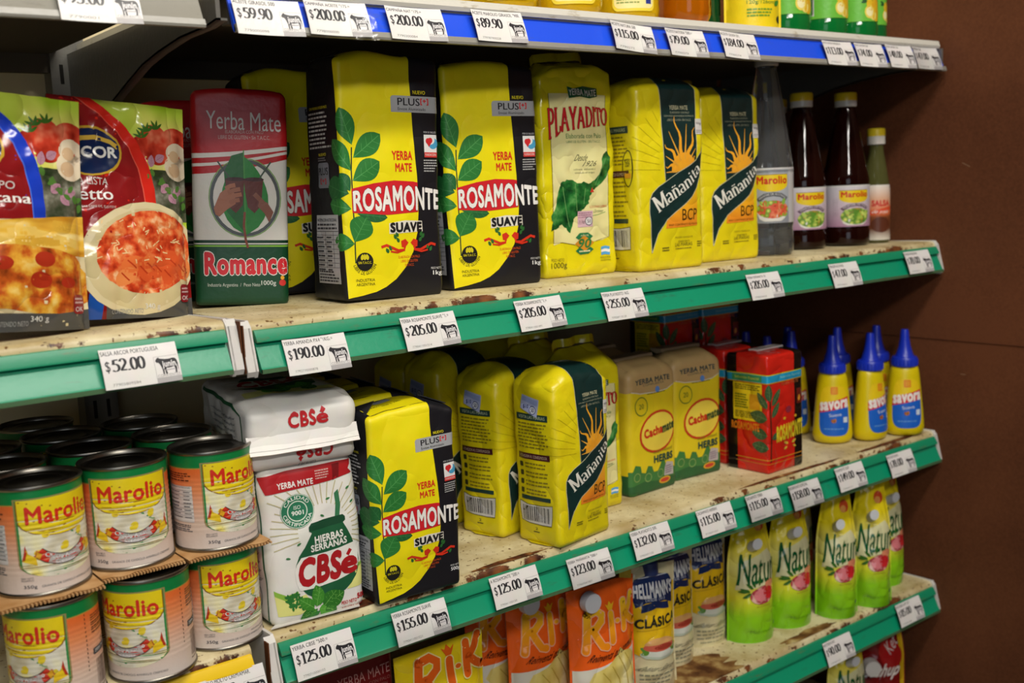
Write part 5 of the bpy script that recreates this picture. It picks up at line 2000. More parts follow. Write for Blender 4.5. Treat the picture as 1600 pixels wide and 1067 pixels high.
def art_sauce(A, kind):
    U = lambda x: (x - 300) / 530
    V = lambda y: 1 - (y - 35) / 960
    A.rect(-.02, 0, 1.02, 1.0, GB, 1)
    # tomatoes, onions, herbs on the right
    A.rect(.55, V(560), 1.02, V(330), HERB, 1.3)
    for x, y, r, m in ((640, 235, .10, TOM), (690, 185, .11, TOM), (785, 200, .13, TOM), (700, 260, .09, TOM)):
        A.ell(U(x), V(y), r, r * .85, m, 1.6 + r)
    for x, y in ((640, 170), (700, 125), (660, 140)):
        for a in (40, 80, 120, 160):
            A.leaf(U(x), V(y + 20), .07, .02, a, '3a6a24', None, 1.9)
    for x, y, r in ((790, 250, .095), (785, 315, .11)):
        A.ell(U(x), V(y), r, r * .85, 'e6d6b8', 2.0)
        A.ell(U(x - 14), V(y + 12), r * .5, r * .45, 'd8b890', 2.1)
    for x, y, a in ((690, 290, 30), (665, 320, 80), (700, 400, -20), (755, 430, 10), (700, 430, 40), (735, 440, -40)):
        A.leaf(U(x), V(y), .09, .06, a, 'b98a9c', '8a5a70', 2.1)
    for i in range(14):
        A.leaf(.62 + .38 * (i * .37 % 1), V(345 + (i * 53) % 150), .06, .035, i * 77, '4f7a34', None, 2.2)
    # dome
    band = {'filetto': 'd32a1e', 'napo': '1c3fc0'}[kind]
    band2 = {'filetto': 'e05a48', 'napo': '4a76e0'}[kind]
    edge = [(455, 30), (520, 85), (580, 150), (625, 225), (655, 320), (670, 420), (678, 560)]
    inner = [(395, 30), (470, 90), (535, 165), (580, 240), (610, 330), (625, 420), (632, 560)]
    A.poly([(-.02, V(30))] + [(-.02, V(560))] + [(U(a), V(b)) for a, b in edge[::-1]], band, 3)
    A.poly([(-.02, V(30)), (-.02, V(700))] + [(U(a), V(b)) for a, b in inner[::-1]], '8a1a1c', 3.4)
    A.line([(U(a), V(b)) for a, b in inner], .008, band2, 3.8)
    A.poly([(-.02, 0), (1.02, 0), (1.02, V(720)), (-.02, V(560))], '7a1416', 2.6)
    # logo
    A.ell(U(435), V(265), .215, .17, 'c8a030', 5)
    A.ell(U(435), V(266), .20, .155, '14264f', 5.3)
    A.line([(U(345), V(238)), (U(400), V(212)), (U(450), V(205)), (U(510), V(222)), (U(535), V(245))], .030, 'd8b448', 5.6)
    A.text('ARCOR', U(305 + 15), V(292), U(528), V(246), 'f1efe8', 6, bold=.035)
    if kind == 'filetto':
        A.text('SALSA LISTA', U(322), V(411), U(486), V(380), 'dcd0c8', 6)
        A.text('Filetto', U(318), V(478), U(500), V(426), 'efe8e2', 6, bold=.02)
        A.text('LISTO PARA USAR LIBRE DE GLUTEN', U(315), V(512), U(505), V(502), 'd0b8b0', 6)
        A.text('SIN TACC', U(338), V(530), U(372), V(520), 'd0b8b0', 6)
        c = (612, 730)
        A.ell(U(c[0]), V(c[1]), .47, .385, 'd9cba0', 4, ang=14)
        A.ell(U(c[0] + 6), V(c[1] + 2), .435, .345, 'cdbd8e', 4.2, ang=14)
        A.ell(U(c[0] + 18), V(c[1] - 28), .385, .285, PASTA, 4.4, ang=10)
        rr = random.Random(6)
        for i in range(9):
            x, y, a = 520 + i * 36 + rr.randint(-10, 10), 790 + rr.randint(-30, 30) - i * 4, rr.randint(-40, 60)
            A.ell(U(x), V(y), .085, .055, rr.choice(('e07038', 'e6884a', 'd8582c')), 4.6 + i * .02, ang=a + 60)
            A.line([(U(x - 16), V(y - 18)), (U(x + 14), V(y + 16))], .010, 'b83a1c', 4.9)
        for i in range(46):
            x, y, a = rr.uniform(430, 800), rr.uniform(560, 740), rr.uniform(0, 3.14)
            A.line([(U(x), V(y)), (U(x + 22 * cos(a)), V(y + 16 * sin(a)))], .008, 'ecc890', 5)
    else:
        A.text('SALSA TIPO', U(322), V(411), U(405 + 200 - 35), V(378), 'dcd0c8', 6) if False else A.text('SALSA TIPO', U(360), V(425), U(575), V(393), 'dcd0c8', 6)
        A.text('Napolitana', U(330), V(495), U(622), V(440), 'efe8e2', 6, bold=.02)
        A.rect(-.02, V(930), 1.02, V(545), 'd9cba0', 4)
        A.poly([(-.02, V(690)), (-.02, V(600)), (U(420), V(560)), (U(560), V(545)), (U(700), V(530)), (1.02, V(520)), (1.02, V(690))], FRIES, 4.2)
        for i, (a, b, c, d) in enumerate(((540, 600, 640, 590), (560, 640, 720, 630), (630, 600, 790, 640), (700, 560, 820, 580), (480, 620, 560, 650))):
            A.line([(U(a), V(b)), (U(c), V(d))], .055, ('e6c060', 'd8a83c')[i % 2], 4.3)
        A.poly([(-.02, V(900)), (-.02, V(640)), (U(420), V(650)), (U(560), V(645)), (U(700), V(660)), (U(780), V(690)), (1.0, V(760)), (1.0, V(880)), (U(720), V(945)), (U(520), V(900))], MILA, 4.5)
        for x, y, r in ((660, 705, .07), (640, 790, .075), (520, 720, .06), (740, 800, .05)):
            A.ell(U(x), V(y), r, r * .7, 'a8301a', 4.8)
        A.poly([(-.02, V(960)), (-.02, V(890)), (U(520), V(915)), (U(720), V(955)), (1.02, V(900)), (1.02, V(960)), (U(760), V(985)), (U(560), V(970))], 'd9cba0', 4.9)
    A.poly([(.30, 0), (1.02, 0), (1.02, V(910)), (U(700), V(925)), (.30, V(915))], '4c4c4a', 3.0 if kind == 'filetto' else 5)
    A.poly([(-.02, 0), (.20, 0), (.22, V(880)), (-.02, V(880))], '4a0e10', 3.0)
    if kind == 'filetto':
        A.poly([(.18, 0), (.27, 0), (.29, V(880)), (.19, V(880))], '1c4c9c', 3.1)
    A.text('CONTENIDO NETO', U(475), V(972), U(592), V(952), '9a9a96', 6)
    A.text('340 g', U(600), V(962), U(660), V(932), 'dcdcd6', 6)
    A.rrect(U(752), V(930), U(802), V(850), .03, '8c1e26', 6)
    A.text('OK', U(760), V(920), U(795), V(900), 'e8d8d8', 7)
    A.small(U(758), V(890), U(798), V(860), 2, 'd8b0b0', 7)


def sauce_pouch(kind, seed):
    W, H = .132, .197
    s = Pouch(W, H, d0=.046, seal=.005, wid=lambda t: .985 + .03 * (1 - t) ** 2 - .02 * sin(pi * t), dep=lambda t: (1 - t) ** .55 * (.75 + .25 * min(1, t * 8)), seed=seed, wr=.0026, wf=26)
    A = Art(W, H, 'film', seed)
    art_sauce(A, kind)
    mb = MB()
    s.build(mb, M('7a1416', 'film'), M('7a1416', 'film'))
    A.apply(mb, s, .0007, .00022)
    return mb.obj('sauce_pouch', sharp=60)


q = sauce_pouch('filetto', 5)
place(q, (-.083, .096, ZB + .0075), 8, (-3, 4.5))
tag(q, 'glossy sauce pouch with bright red arch and plate of pasta, beside the red box', 'sauce pouch', 'sauce pouches')
q = sauce_pouch('napo', 9)
place(q, (-.192, .058, ZB + .0105), 8, (-3, 5))
tag(q, 'glossy red sauce pouch with blue arch and breaded cutlet, cut by the left picture edge', 'sauce pouch', 'sauce pouches')

# ================================================================== vinegar bottles
def vinegar_profile():
    # height .285: foot ring, waist, label panel, long conical shoulder, neck
    return [(.0, .004), (.022, .001), (.031, .0015), (.0345, .006), (.0355, .014), (.0350, .030), (.0338, .034), (.0335, .040), (.0345, .044), (.0345, .112), (.0352, .116), (.0350, .126), (.0335, .136), (.0300, .158), (.0262, .184), (.0225, .210), (.0190, .232), (.0165, .246), (.0142, .256), (.0138, .262)]


def fluted(mb, prof, mat, n=72, depth=.035, z0=.132, z1=.24, k=12):
    vs, fs = [], []
    for r, z in prof:
        w = sstep((z - z0) / .02) * sstep((z1 - z) / .03)
        for i in range(n):
            a = 2 * pi * i / n
            rr = r * (1 - depth * w * (.5 + .5 * cos(k * a)))
            vs.append((rr * sin(a), -rr * cos(a), z))
    for i in range(len(prof) - 1):
        for j in range(n):
            q = (j + 1) % n
            fs.append((i * n + j, i * n + q, (i + 1) * n + q, (i + 1) * n + j))
    fs.append(tuple(range(n - 1, -1, -1)))
    fs.append(tuple((len(prof) - 1) * n + j for j in range(n)))
    mb.add(vs, fs, mat)


SALAD = MR('salad_print', [(.15, 'c8d060'), (.35, '6a9a2c'), (.55, 'c8442c'), (.75, 'e08a60'), (.95, '3a5a20')], 'semi', 'voronoi', scale=120)
SALADG = MR('green_salad_print', [(.15, 'd8d870'), (.4, '7aa03a'), (.62, '4f7a2a'), (.85, 'd8a040')], 'semi', 'voronoi', scale=120)


def vinegar(dark, seed):
    o = thing('vinegar_bottle', (0, 0, 0))
    zk = .80 if dark else 1.0
    pr = [(r, z * zk) for r, z in vinegar_profile()]
    mb = MB()
    fluted(mb, pr, glass('dark_vinegar', '2a0c06', .06, 1.40, .55) if dark else glass('clear_vinegar', 'eef2f4', .03, 1.34, .95), z0=.132 * zk, z1=.24 * zk)
    mb.obj('bottle', o, sharp=35)
    mb = MB()
    lo, hi = (.030, .092) if dark else (.046, .122)
    A = Art(.062, hi - lo, 'semi', seed)
    if dark:
        bg = MR('mauve_label_print', [(.0, 'a87f98'), (.45, 'c3b0bc'), (1, 'c9c6cc')], 'semi', 'grad', axis='Z', lo=lo, hi=hi)
    else:
        bg = M('a8acb2', 'semi')
    A.rect(-.35, 0, 1.35, 1, bg, 0)
    A.rect(-.35, .965, 1.35, 1.0, 'd8d6d2', 1)
    if not dark:
        A.rect(-.35, .62, -.02, .965, 'c6c4c2', .5)
        A.rect(.90, .0, 1.35, 1, 'c6c4c2', .5)
        A.poly([(.0, .0), (.9, .0), (.9, .2), (.5, .38), (0, .2)], '8f9298', .5)
    A.poly([(.10, .88)] + [(.10, .70)] + [(.48 + .38 * cos(radians(a)), .70 - .13 * sin(radians(a))) for a in range(180, -1, -15)][0:] + [(.86, .88)], 'e6c81c', 2)
    A.line([(.10, .88), (.86, .88)], .012, '8a6a20', 2.3)
    A.text('Marolio', .15, .715, .83, .845, 'c8301c', 4, bold=.04)
    A.poly([(.12, .44), (.3, .54), (.5, .565), (.7, .54), (.86, .46), (.80, .40), (.66, .47), (.5, .49), (.34, .47), (.2, .38)], '55585c' if not dark else '6a5264', 2)
    A.path_text('VINAGRE DE ALCOHOL' if not dark else 'VINAGRE DE VINO', [(.2, .425), (.34, .495), (.5, .515), (.66, .497), (.8, .43)], .045, 'd8d6d6', 3)
    A.poly([(.14, .2), (.2, .08), (.3, .035), (.68, .035), (.78, .09), (.86, .22)], 'dcd9d2', 3)
    A.ell(.50, .25, .37, .20, SALADG if dark else SALAD, 3.5)
    rr = random.Random(seed)
    for i in range(12):
        A.leaf(rr.uniform(.25, .75), rr.uniform(.14, .34), .16, .09, rr.uniform(0, 180), rr.choice(('86b040', '5a8a2c', 'c8d86a', 'd85a3c' if not dark else 'a8c050')), None, 4)
    for k in range(3):
        A.text('vinagre de vino acidez 5', -.26 + k * .05, .45, .18 + k * .05, .475, '8a8088', 3, rot=90)
    sf = Tube(.0345, lambda b: .0350, step=.004, zs=.01, H=hi - lo)
    mv = MB()
    A.apply(mv, sf, .0001, .00004)
    mv.v = [(x, y, z + lo) for x, y, z in mv.v]
    mv.obj('label', o)
    mb = MB()
    zc = .262 * zk
    mb.lathe([(.0155, zc), (.0165, zc + .001), (.0165, zc + .009)], M('d4d0c8', 'plastic'), 40)
    mb.lathe([(.0168, zc + .009), (.0168, zc + .019), (.0155, zc + .021), (.0001, zc + .021)], M('e0c01c', 'plastic'), 40)
    cap = mb.obj('cap', o, sharp=35)
    return o


vc = vinegar(False, 1)
place(vc, (.829, .088, ZB), -40)
tag(vc, 'clear conical bottle of white vinegar with salad label, right of the dark-sashed yellow bags', 'bottle')
GV = 'dark vinegar bottles'
vd = vinegar(True, 2)
place(vd, (1.030, .100, ZB), -30)
tag(vd, 'dark vinegar bottle in front, its mauve salad label fully in view', 'bottle', GV)
dup(vd, (.946, .118, ZB), -26, 'dark vinegar bottle between the clear bottle and the front dark bottle', GV)
dup(vd, (1.010, .215, ZB), 10, 'dark vinegar bottle at the back with only its yellow cap showing beside the clear bottle', GV)
dup(vd, (.800, .300, ZB), 10, 'dark capped bottle in shade above the left dark-sashed bag', GV, scale=(1, 1, 1.16))
dup(vd, (.905, .320, ZB), 10, 'dark capped bottle in shade above the right dark-sashed bag', GV, scale=(1, 1, 1.16))


def sauce_bottle():
    o = thing('sauce_bottle', (0, 0, 0))
    mb = MB()
    mb.lathe([(.0, .001), (.019, .001), (.0205, .005), (.0205, .080), (.0195, .092), (.0155, .118), (.0115, .140), (.0105, .152)], glass('olive_sauce', '6a6a3a', .08, 1.4, .5), 40)
    mb.obj('bottle', o, sharp=35)
    A = Art(.040, .085, 'semi', 4)
    A.rect(-.3, 0, 1.3, 1, MR('spice_label_print', [(.0, 'd8d2c4'), (.22, '6a3a22'), (.42, '7a4426'), (.5, 'd86a3c'), (.75, 'd8a888'), (1., 'dcd6cc')], 'semi', 'grad', axis='Z', lo=.004, hi=.09), 0)
    A.text('SALSA', .15, .62, .85, .72, 'c8342c', 3, bold=.05)
    A.poly([(.0, .45), (1., .55), (1., .62), (.0, .52)], 'd8502c', 2)
    A.text('de soja', .15, .47, .8, .55, 'f0e8dc', 3, shear=.2)
    A.ell(.5, .28, .4, .3, '5a2e1c', 2)
    mv = MB()
    A.apply(mv, Tube(.0205, lambda b: .0208 if b < .075 else .0208 - (b - .075) * .11, .004, .008, .085), .0001, .00004)
    mv.v = [(x, y, z + .005) for x, y, z in mv.v]
    mv.obj('label', o)
    mb = MB()
    mb.lathe([(.0125, .152), (.0135, .153), (.0135, .165)], M('dcd6ca', 'plastic'), 32)
    mb.lathe([(.0136, .165), (.0136, .175), (.012, .177), (0, .177)], M('e0c424', 'plastic'), 32)
    mb.obj('cap', o, sharp=35)
    return o


sb = sauce_bottle()
place(sb, (1.095, .090, ZB), -35)
tag(sb, 'small sauce bottle with yellow and white cap, right of the dark vinegar bottles', 'bottle')

# ================================================================== stacked cans
CD, CH = .0755, .093
CORN = MR('corn_print', [(.30, 'c9c0a4'), (.48, 'dedac8'), (.62, 'e6e0b4'), (.74, 'e8d86a')], 'semi', 'noise', scale=52, detail=1)
ORANGE = MR('orange_fade_print', [(.0, 'd6cdc6'), (.30, 'd8bca8'), (.62, 'e08a58'), (.80, 'dd6a30')], 'semi', 'grad', axis='Z', lo=0, hi=CH)


def art_can(A, variant):
    GRN = '0f7a3c'
    k = A.W / A.H
    A.rect(-1.08, .03, 2.08, .965, ORANGE, 0)
    A.rect(-1.08, .845, 2.08, .965, GRN, 1)
    A.rect(-1.08, .836, 2.08, .845, 'b8923c', 1.2)

    def panel(m, inset, top, l, foot):
        P = [(inset, top)] + [(inset, foot)]
        P += [(.5 - (.5 - inset) * cos(radians(a)), foot - .13 * (1 - inset) * sin(radians(a))) for a in range(0, 181, 12)]
        P += [(1 - inset, top)]
        A.poly(P, m, l)
    panel('9a8454', -.03, .895, 2, .30)
    panel('2e8a48', -.012, .885, 2.3, .295)
    panel(CORN, .012, .875, 2.6, .29)
    for x, y, r in ((.72, .52, .055), (.50, .42, .06), (.30, .56, .05), (.2, .40, .05), (.85, .38, .045)):
        A.ell(x, y, r, r * .8, 'e6cc30', 2.9, ang=x * 90)
    # shield
    P = [(.012, .882), (.012, .70)] + [(.5 - .488 * cos(radians(a)), .70 - .16 * sin(radians(a))) for a in range(0, 181, 12)] + [(.988, .882)]
    A.poly([(.5 + (a - .5) * 1.03, b - .006) for a, b in P], '8a5a20', 3)
    A.poly(P, 'e8cf18', 3.4)
    A.text('Marolio', .10, .665, .93, .815, 'd0301c', 5, bold=.032, warp=lambda t, y: (t, y))
    # ribbon
    def arcp(r, a0, a1):
        return [(.5 + r * 1.0 * sin(radians(a)), .60 - r * cos(radians(a)) * k * .92) for a in range(a0, a1 + 1, 6)]
    A.poly(arcp(.47, -48, 48) + arcp(.35, -48, 48)[::-1], 'c8321c', 4)
    A.poly(arcp(.47, -26, 30) + arcp(.35, -26, 30)[::-1], 'b8b2ac', 4.3)
    A.line(arcp(.475, -48, 48), .010, '2a1a14', 4.6)
    A.line(arcp(.345, -48, 48), .010, '2a1a14', 4.6)
    A.path_text('Choclo Amarillo', arcp(.405, -36, 36), .052, 'f0eeea', 6, bold=.02, outline=('2a2a2a', .035))
    A.path_text('Cremoso', arcp(.465, -16, 18), .048, 'f0eeea', 6, bold=.02, outline=('2a2a2a', .035))
    for sg in (-1, 1):
        c = .5 + sg * .36
        A.poly([(c - sg * .03, .36), (c + sg * .05, .40), (c + sg * .08, .47), (c + sg * .10, .39), (c + sg * .12, .33), (c + sg * .03, .31), (c - sg * .04, .285)][::sg], 'e8c420', 4.8)
        A.poly([(c + sg * .06, .42), (c + sg * .08, .48), (c + sg * .10, .40), (c + sg * .13, .33), (c + sg * .09, .345)][::sg], 'b8381c', 5)
        A.poly([(c - sg * .10, .385), (c - sg * .04, .42), (c - sg * .02, .36), (c - sg * .06, .33)][::sg], 'd8a01c', 4.8)
        A.line([(c - sg * .10, .385), (c - sg * .04, .42), (c - sg * .02, .36)], .012, 'a8321c', 5)
    # foot text, weight
    A.text('PESO NETO', -.02, .170, .12, .185, '4a4a50', 4)
    A.text('ESCURRIDO', -.02, .150, .12, .165, '4a4a50', 4)
    A.text('350g', .0, .075, .15, .115, '4a4a50', 4, bold=.02)
    A.text('GRANOS DE CHOCLO AMARILLO CREMOSO', .20, .085, .98, .105, '5a5a60', 4)
    A.text('INDUSTRIA ARGENTINA', .62, .125, .98, .140, '5a5a60', 4) if variant else None
    # nutrition panel (left) and company panel (right)
    A.small(-.62, .71, -.16, .80, 4, '5a2a18', 4)
    A.rect(-.62, .30, -.16, .665, 'd9d4cf', 3)
    A.text('INFORMACION NUTRICIONAL', -.60, .64, -.18, .656, '3a3a40', 5)
    for q in range(8):
        A.line([(-.62, .62 - q * .036), (-.16, .62 - q * .036)], .004, '7a7a80', 4)
        A.small(-.60, .59 - q * .036, -.34, .612 - q * .036, 1, '5a5a60', 5)
        A.small(-.30, .59 - q * .036, -.18, .612 - q * .036, 1, '5a5a60', 5)
    A.small(-.62, .20, -.16, .28, 4, '5a5a60', 4)
    for q in range(14):
        A.line([(1.25, .83 - q * .04), (1.25, .81 - q * .04)], .012, '3a2a24', 3)
    A.small(1.34, .62, 1.72, .80, 8, '6a3a24', 4)
    A.text('AL', 1.52, .50, 1.66, .54, '5a5030', 4)
    A.rrect(1.34, .415, 1.74, .475, .02, '3a3a3e', 4)
    A.text('0800-77-6276', 1.37, .43, 1.71, .46, 'd8d8d8', 5)
    A.barcode(1.38, .12, 1.72, .37, '5a3a30', 4)
    A.small(1.38, .085, 1.72, .105, 1, '5a3a30', 4)
    A.rrect(-1.04, .415, -.70, .475, .02, '3a3a3e', 4)
    A.barcode(-1.02, .12, -.72, .37, '5a3a30', 4)
    A.small(-1.04, .52, -.72, .78, 9, '6a3a24', 4)


def can_rad(b):
    rr = CD / 2
    w = 0
    if .020 < b < .070:
        w = .00020 * (sin((b - .02) / .05 * 2 * pi * 12))
    return rr - .0004 + w


def make_can(variant):
    o = thing('food_can', (0, 0, 0))
    sf = Tube(CD / 2, can_rad, .0035, .0014, CH)
    A = Art(.0715, CH, 'semi', 7)
    art_can(A, variant)
    mb = MB()
    n = 72
    zs = frange(.0025, CH - .0025, .0014)
    vs = [(can_rad(z) * sin(2 * pi * i / n), -can_rad(z) * cos(2 * pi * i / n), z) for z in zs for i in range(n)]
    fs = [(i * n + j, i * n + (j + 1) % n, (i + 1) * n + (j + 1) % n, (i + 1) * n + j) for i in range(len(zs) - 1) for j in range(n)]
    mb.add(vs, fs, ORANGE)
    sf.cy = zs
    A.apply(mb, sf, .00012, .00005)
    mb.obj('can_body', o, sharp=60)
    R = CD / 2
    TIN = M('8f8a80', 'metal')
    mb = MB()
    mb.lathe([(R - .0005, CH - .0035), (R + .0007, CH - .0028), (R + .0010, CH - .0014), (R + .0006, CH - .0002), (R - .0004, CH), (R - .0014, CH - .0006), (R - .0020, CH - .0042)], TIN, 64, cap=False)
    mb.obj('top_rim', o, sharp=60)
    mb = MB()
    mb.lathe([(R - .0020, CH - .0042), (R - .0045, CH - .0044), (R - .0055, CH - .0036), (R - .0075, CH - .0036), (R - .0085, CH - .0043), (R - .0125, CH - .0043), (R - .0135, CH - .0038), (R - .016, CH - .0038), (R - .017, CH - .0044), (.0001, CH - .0044)], M('6e6a62', 'metal'), 64, cap=False)
    mb.obj('lid', o, sharp=60)
    mb = MB()
    mb.lathe([(.0001, .0012), (R - .002, .0012), (R - .0012, .0), (R + .0004, .0002), (R + .0009, .0014), (R + .0005, .0028), (R - .0006, .0034)], TIN, 64, cap=False)
    mb.obj('bottom_rim', o, sharp=60)
    return o


Z1 = ZC - .002
Z2 = Z1 + CH + .0035
GC = 'corn cans stacked on the left shelf'
k1 = make_can(0)
place(k1, (-.1114, .0580, Z2), -10)
tag(k1, 'corn can in the upper layer, middle of the three in front', 'can', GC)
for x, y, z, r, lb in (
    (-.0325, .0500, Z2, 20, 'corn can in the upper layer pressed against the white herb packs'),
    (-.1890, .0480, Z2, 16, 'corn can in the upper layer at the left picture edge'),
    (-.1085, .0340, Z1, -52, 'corn can in the lower layer under the middle front can, its label turned left'),
    (-.1900, .0330, Z1, -54, 'corn can in the lower layer at the left picture edge, label turned left'),
    (-.1160, .1360, Z2, 20, 'corn can in the upper layer right behind the middle front can'),
    (-.0370, .1330, Z2, 25, 'corn can in the upper layer behind the one against the white packs'),
    (-.0420, .2120, Z2, 0, 'corn can in the third row of the upper layer, behind the right-hand cans'),
    (-.1200, .2140, Z2, 10, 'corn can in the third row of the upper layer, in deep shade'),
    (-.1970, .1270, Z2, 0, 'corn can in the upper layer behind the left-edge can'),
    (-.1990, .2060, Z2, 0, 'corn can in the third row of the upper layer near the left picture edge'),
    (-.1250, .2930, Z2, 5, 'corn can at the very back of the upper layer, some red lettering showing'),
    (-.0420, .1300, Z1, 0, 'corn can in the second row of the lower layer, behind the right-hand lower can'),
):
    dup(k1, (x, y, z), r, lb, GC)
k2 = make_can(1)
place(k2, (-.0335, .0545, Z1), 9)
tag(k2, 'corn can in the lower layer right beside the white upright herb pack', 'can', GC)


def cardboard(x0, x1, y0, y1, z, rz, label, seed):
    rr = random.Random(seed)
    m = MR('corrugated_card', [(.3, 'a87a48'), (.7, 'c8a070')], 'matte', 'noise', scale=50)
    dk = M('8a6238', 'matte')
    n = 10
    P = []
    for i in range(n + 1):
        x = x0 + (x1 - x0) * i / n
        P.append((x, y0 + rr.uniform(-.003, .003)))
    top = [[(x, y, z + .0030) for x, y in P], [(x, y1, z + .0030) for x, y in P]]
    bot = [[(x, y, z) for x, y in P], [(x, y1, z) for x, y in P]]
    mb = MB()
    mb.grid(top, m)
    mb.grid([bot[1], bot[0]], m)
    mb.grid([bot[0], top[0]], dk)
    mb.add([bot[0][0], bot[1][0], top[1][0], top[0][0]], [(3, 2, 1, 0)][::1], dk)
    mb.add([bot[0][-1], bot[1][-1], top[1][-1], top[0][-1]], [(0, 1, 2, 3)], dk)
    for i in range(26):
        x = x0 + (x1 - x0) * (i + .5) / 26
        mb.box(x - .0007, x + .0007, y0 - .0036, y0 + .002, z + .0006, z + .0024, m)
    o = mb.obj('cardboard_sheet', smooth=False)
    tag(o, label, 'cardboard', 'cardboard between the can layers')
    return o


cardboard(-.076, .004, .012, .26, Z1 + CH + .0002, 0, 'torn brown cardboard between the right-hand upper and lower cans', 1)
cardboard(-.150, -.078, .016, .25, Z1 + CH + .0002, 0, 'torn brown cardboard under the middle front can', 2)
cardboard(-.235, -.152, .004, .25, Z1 + CH + .0002, 0, 'torn brown cardboard under the left-edge can', 3)

# ================================================================== mustard bottles
def mustard():
    o = thing('mustard_bottle', (0, 0, 0))
    rad = lambda b: (.0285 if b < .012 else .0285 - .0085 * ((b - .012) / .095) ** 1.25 if b < .107 else .02)
    Y = M('dcc60c', 'plastic')
    pr = [(.0001, .0012), (.020, .0008), (.0255, .003), (.0275, .007)] + [(rad(b), b) for b in frange(.012, .100, .006)] + [(.0195, .106), (.0170, .110), (.0150, .112)]
    mb = MB()
    mb.lathe(pr, Y, 56, 1.05, .82)
    mb.obj('bottle', o, sharp=50)
    A = Art(.046, .082, 'semi', 3)

    def shape(k, m, l):
        P = [(.5 + (.34 + .07 * (1 - t)) * k * s_, .02 + .96 * t) for s_, t in ()]
        P = []
        for a in range(0, 360, 10):
            c, s_ = cos(radians(a)), sin(radians(a))
            e = .55
            P.append((.5 + .46 * k * (abs(c) ** e) * (1 if c > 0 else -1) * (1 - .12 * s_), .48 + .47 * (1 - (1 - k) * .6) * (abs(s_) ** e) * (1 if s_ > 0 else -1)))
        A.poly(P, m, l)
    shape(1.0, '1c62c8', 1)
    # upper part yellow above the red sash
    P = []
    for a in range(0, 181, 10):
        c, s_ = cos(radians(a)), sin(radians(a))
        P.append((.5 + .46 * (abs(c) ** .55) * (1 if c > 0 else -1) * (1 - .12 * s_), .48 + .47 * (abs(s_) ** .55)))
    P = [q for q in P if q[1] > .60]
    A.poly([(.93, .60)] + P + [(.05, .50)], 'e8c81a', 2)
    A.poly([(.03, .44), (.96, .56), (.955, .745), (.05, .60)], 'd0202a', 3)
    A.text('savora', .08, .475, .93, .70, 'f0e8e2', 5, bold=.05, warp=lambda t, y: (t, .05 + .30 * t + y * .62))
    A.rrect(.40, .79, .60, .93, .03, 'e07a20', 3)
    A.text('IIII', .44, .81, .56, .91, 'f0c028', 4)
    A.text('Suave', .34, .38, .70, .44, 'dce8f4', 5, rot=6)
    A.leaf(.45, .26, .16, .12, 60, 'b8742c', None, 4)
    A.leaf(.5, .26, .15, .11, 130, '8a4a20', None, 4.2)
    A.rect(.76, .26, .90, .36, 'cfdbe8', 4)
    A.small(.2, .12, .8, .17, 1, '5a92d8', 4)
    mv = MB()

    class MS(Surf):
        cx = frange(-.023, .023, .004)
        cy = frange(0, .082, .005)

        def P0(s, a, b):
            z = b + .013
            r = rad(z)
            t = a / (r * .92)
            return Vector((r * 1.05 * sin(t), -r * .82 * cos(t), z))
    A.apply(mv, MS(), .00025, .00006)
    mv.obj('label', o)
    mb = MB()
    Bc = M('1730b4', 'plastic')
    mb.lathe([(.0180, .1085), (.0195, .110), (.0195, .121), (.0180, .1235), (.0145, .1245), (.0125, .128), (.0090, .140), (.0070, .152), (.0060, .163), (.0052, .166), (.0001, .1665)], Bc, 48)
    vs = mb.v
    for i in range(24):
        a = 2 * pi * i / 24
        c, s_ = cos(a), sin(a)
        mb.add([(.0194 * c + .0008 * s_, .0194 * s_ - .0008 * c, .111), (.0201 * c, .0201 * s_, .111), (.0194 * c - .0008 * s_, .0194 * s_ + .0008 * c, .111),
                (.0194 * c + .0008 * s_, .0194 * s_ - .0008 * c, .120), (.0201 * c, .0201 * s_, .120), (.0194 * c - .0008 * s_, .0194 * s_ + .0008 * c, .120)], [(0, 1, 4, 3), (1, 2, 5, 4)], Bc)
    mb.obj('cap', o, sharp=35)
    return o


GM = 'mustard squeeze bottles'
mu = mustard()
place(mu, (.977, .088, ZC), -46)
tag(mu, 'yellow mustard bottle with pointed blue cap, front row, nearest the red yerba pack', 'mustard bottle', GM)
for x, y, r, lb in (
    (1.0310, .058, -4, 'yellow mustard bottle with blue cap, middle of the three in front, its label turned right'),
    (1.0915, .037, -44, 'yellow mustard bottle with blue cap, front row, nearest the brown board'),
    (1.0560, .135, -30, 'yellow mustard bottle behind the gap between the left and middle front ones'),
    (1.1080, .098, -20, 'yellow mustard bottle behind the gap between the middle and right front ones'),
    (.9840, .170, -40, 'yellow mustard bottle in shade just behind the left front one'),
    (.9180, .165, -40, 'yellow mustard bottle in shade peeking past the right edge of the red pack'),
    (1.0200, .205, -40, 'mustard bottle deep in shade, its blue tip showing between the front ones'),
    (.9400, .225, -40, 'mustard bottle deep in shade above the red packs, blue tip just visible'),
):
    dup(mu, (x, y, ZC), r, lb, GM)

# ================================================================== mayonnaise pouches
LIME = lambda H: MR('lime_fade_print', [(.0, '78be14'), (.20, '8cc81c'), (.34, 'd8d434'), (.55, 'e2da78'), (.74, 'e4d01c'), (1.0, 'e0c414')], 'film', 'grad', axis='Z', lo=0, hi=H)
FRUIT = MR('fruit_print', [(.15, 'd8a090'), (.4, 'b8444a'), (.6, '98303a'), (.9, 'dcb0a0')], 'film', 'voronoi', scale=110)


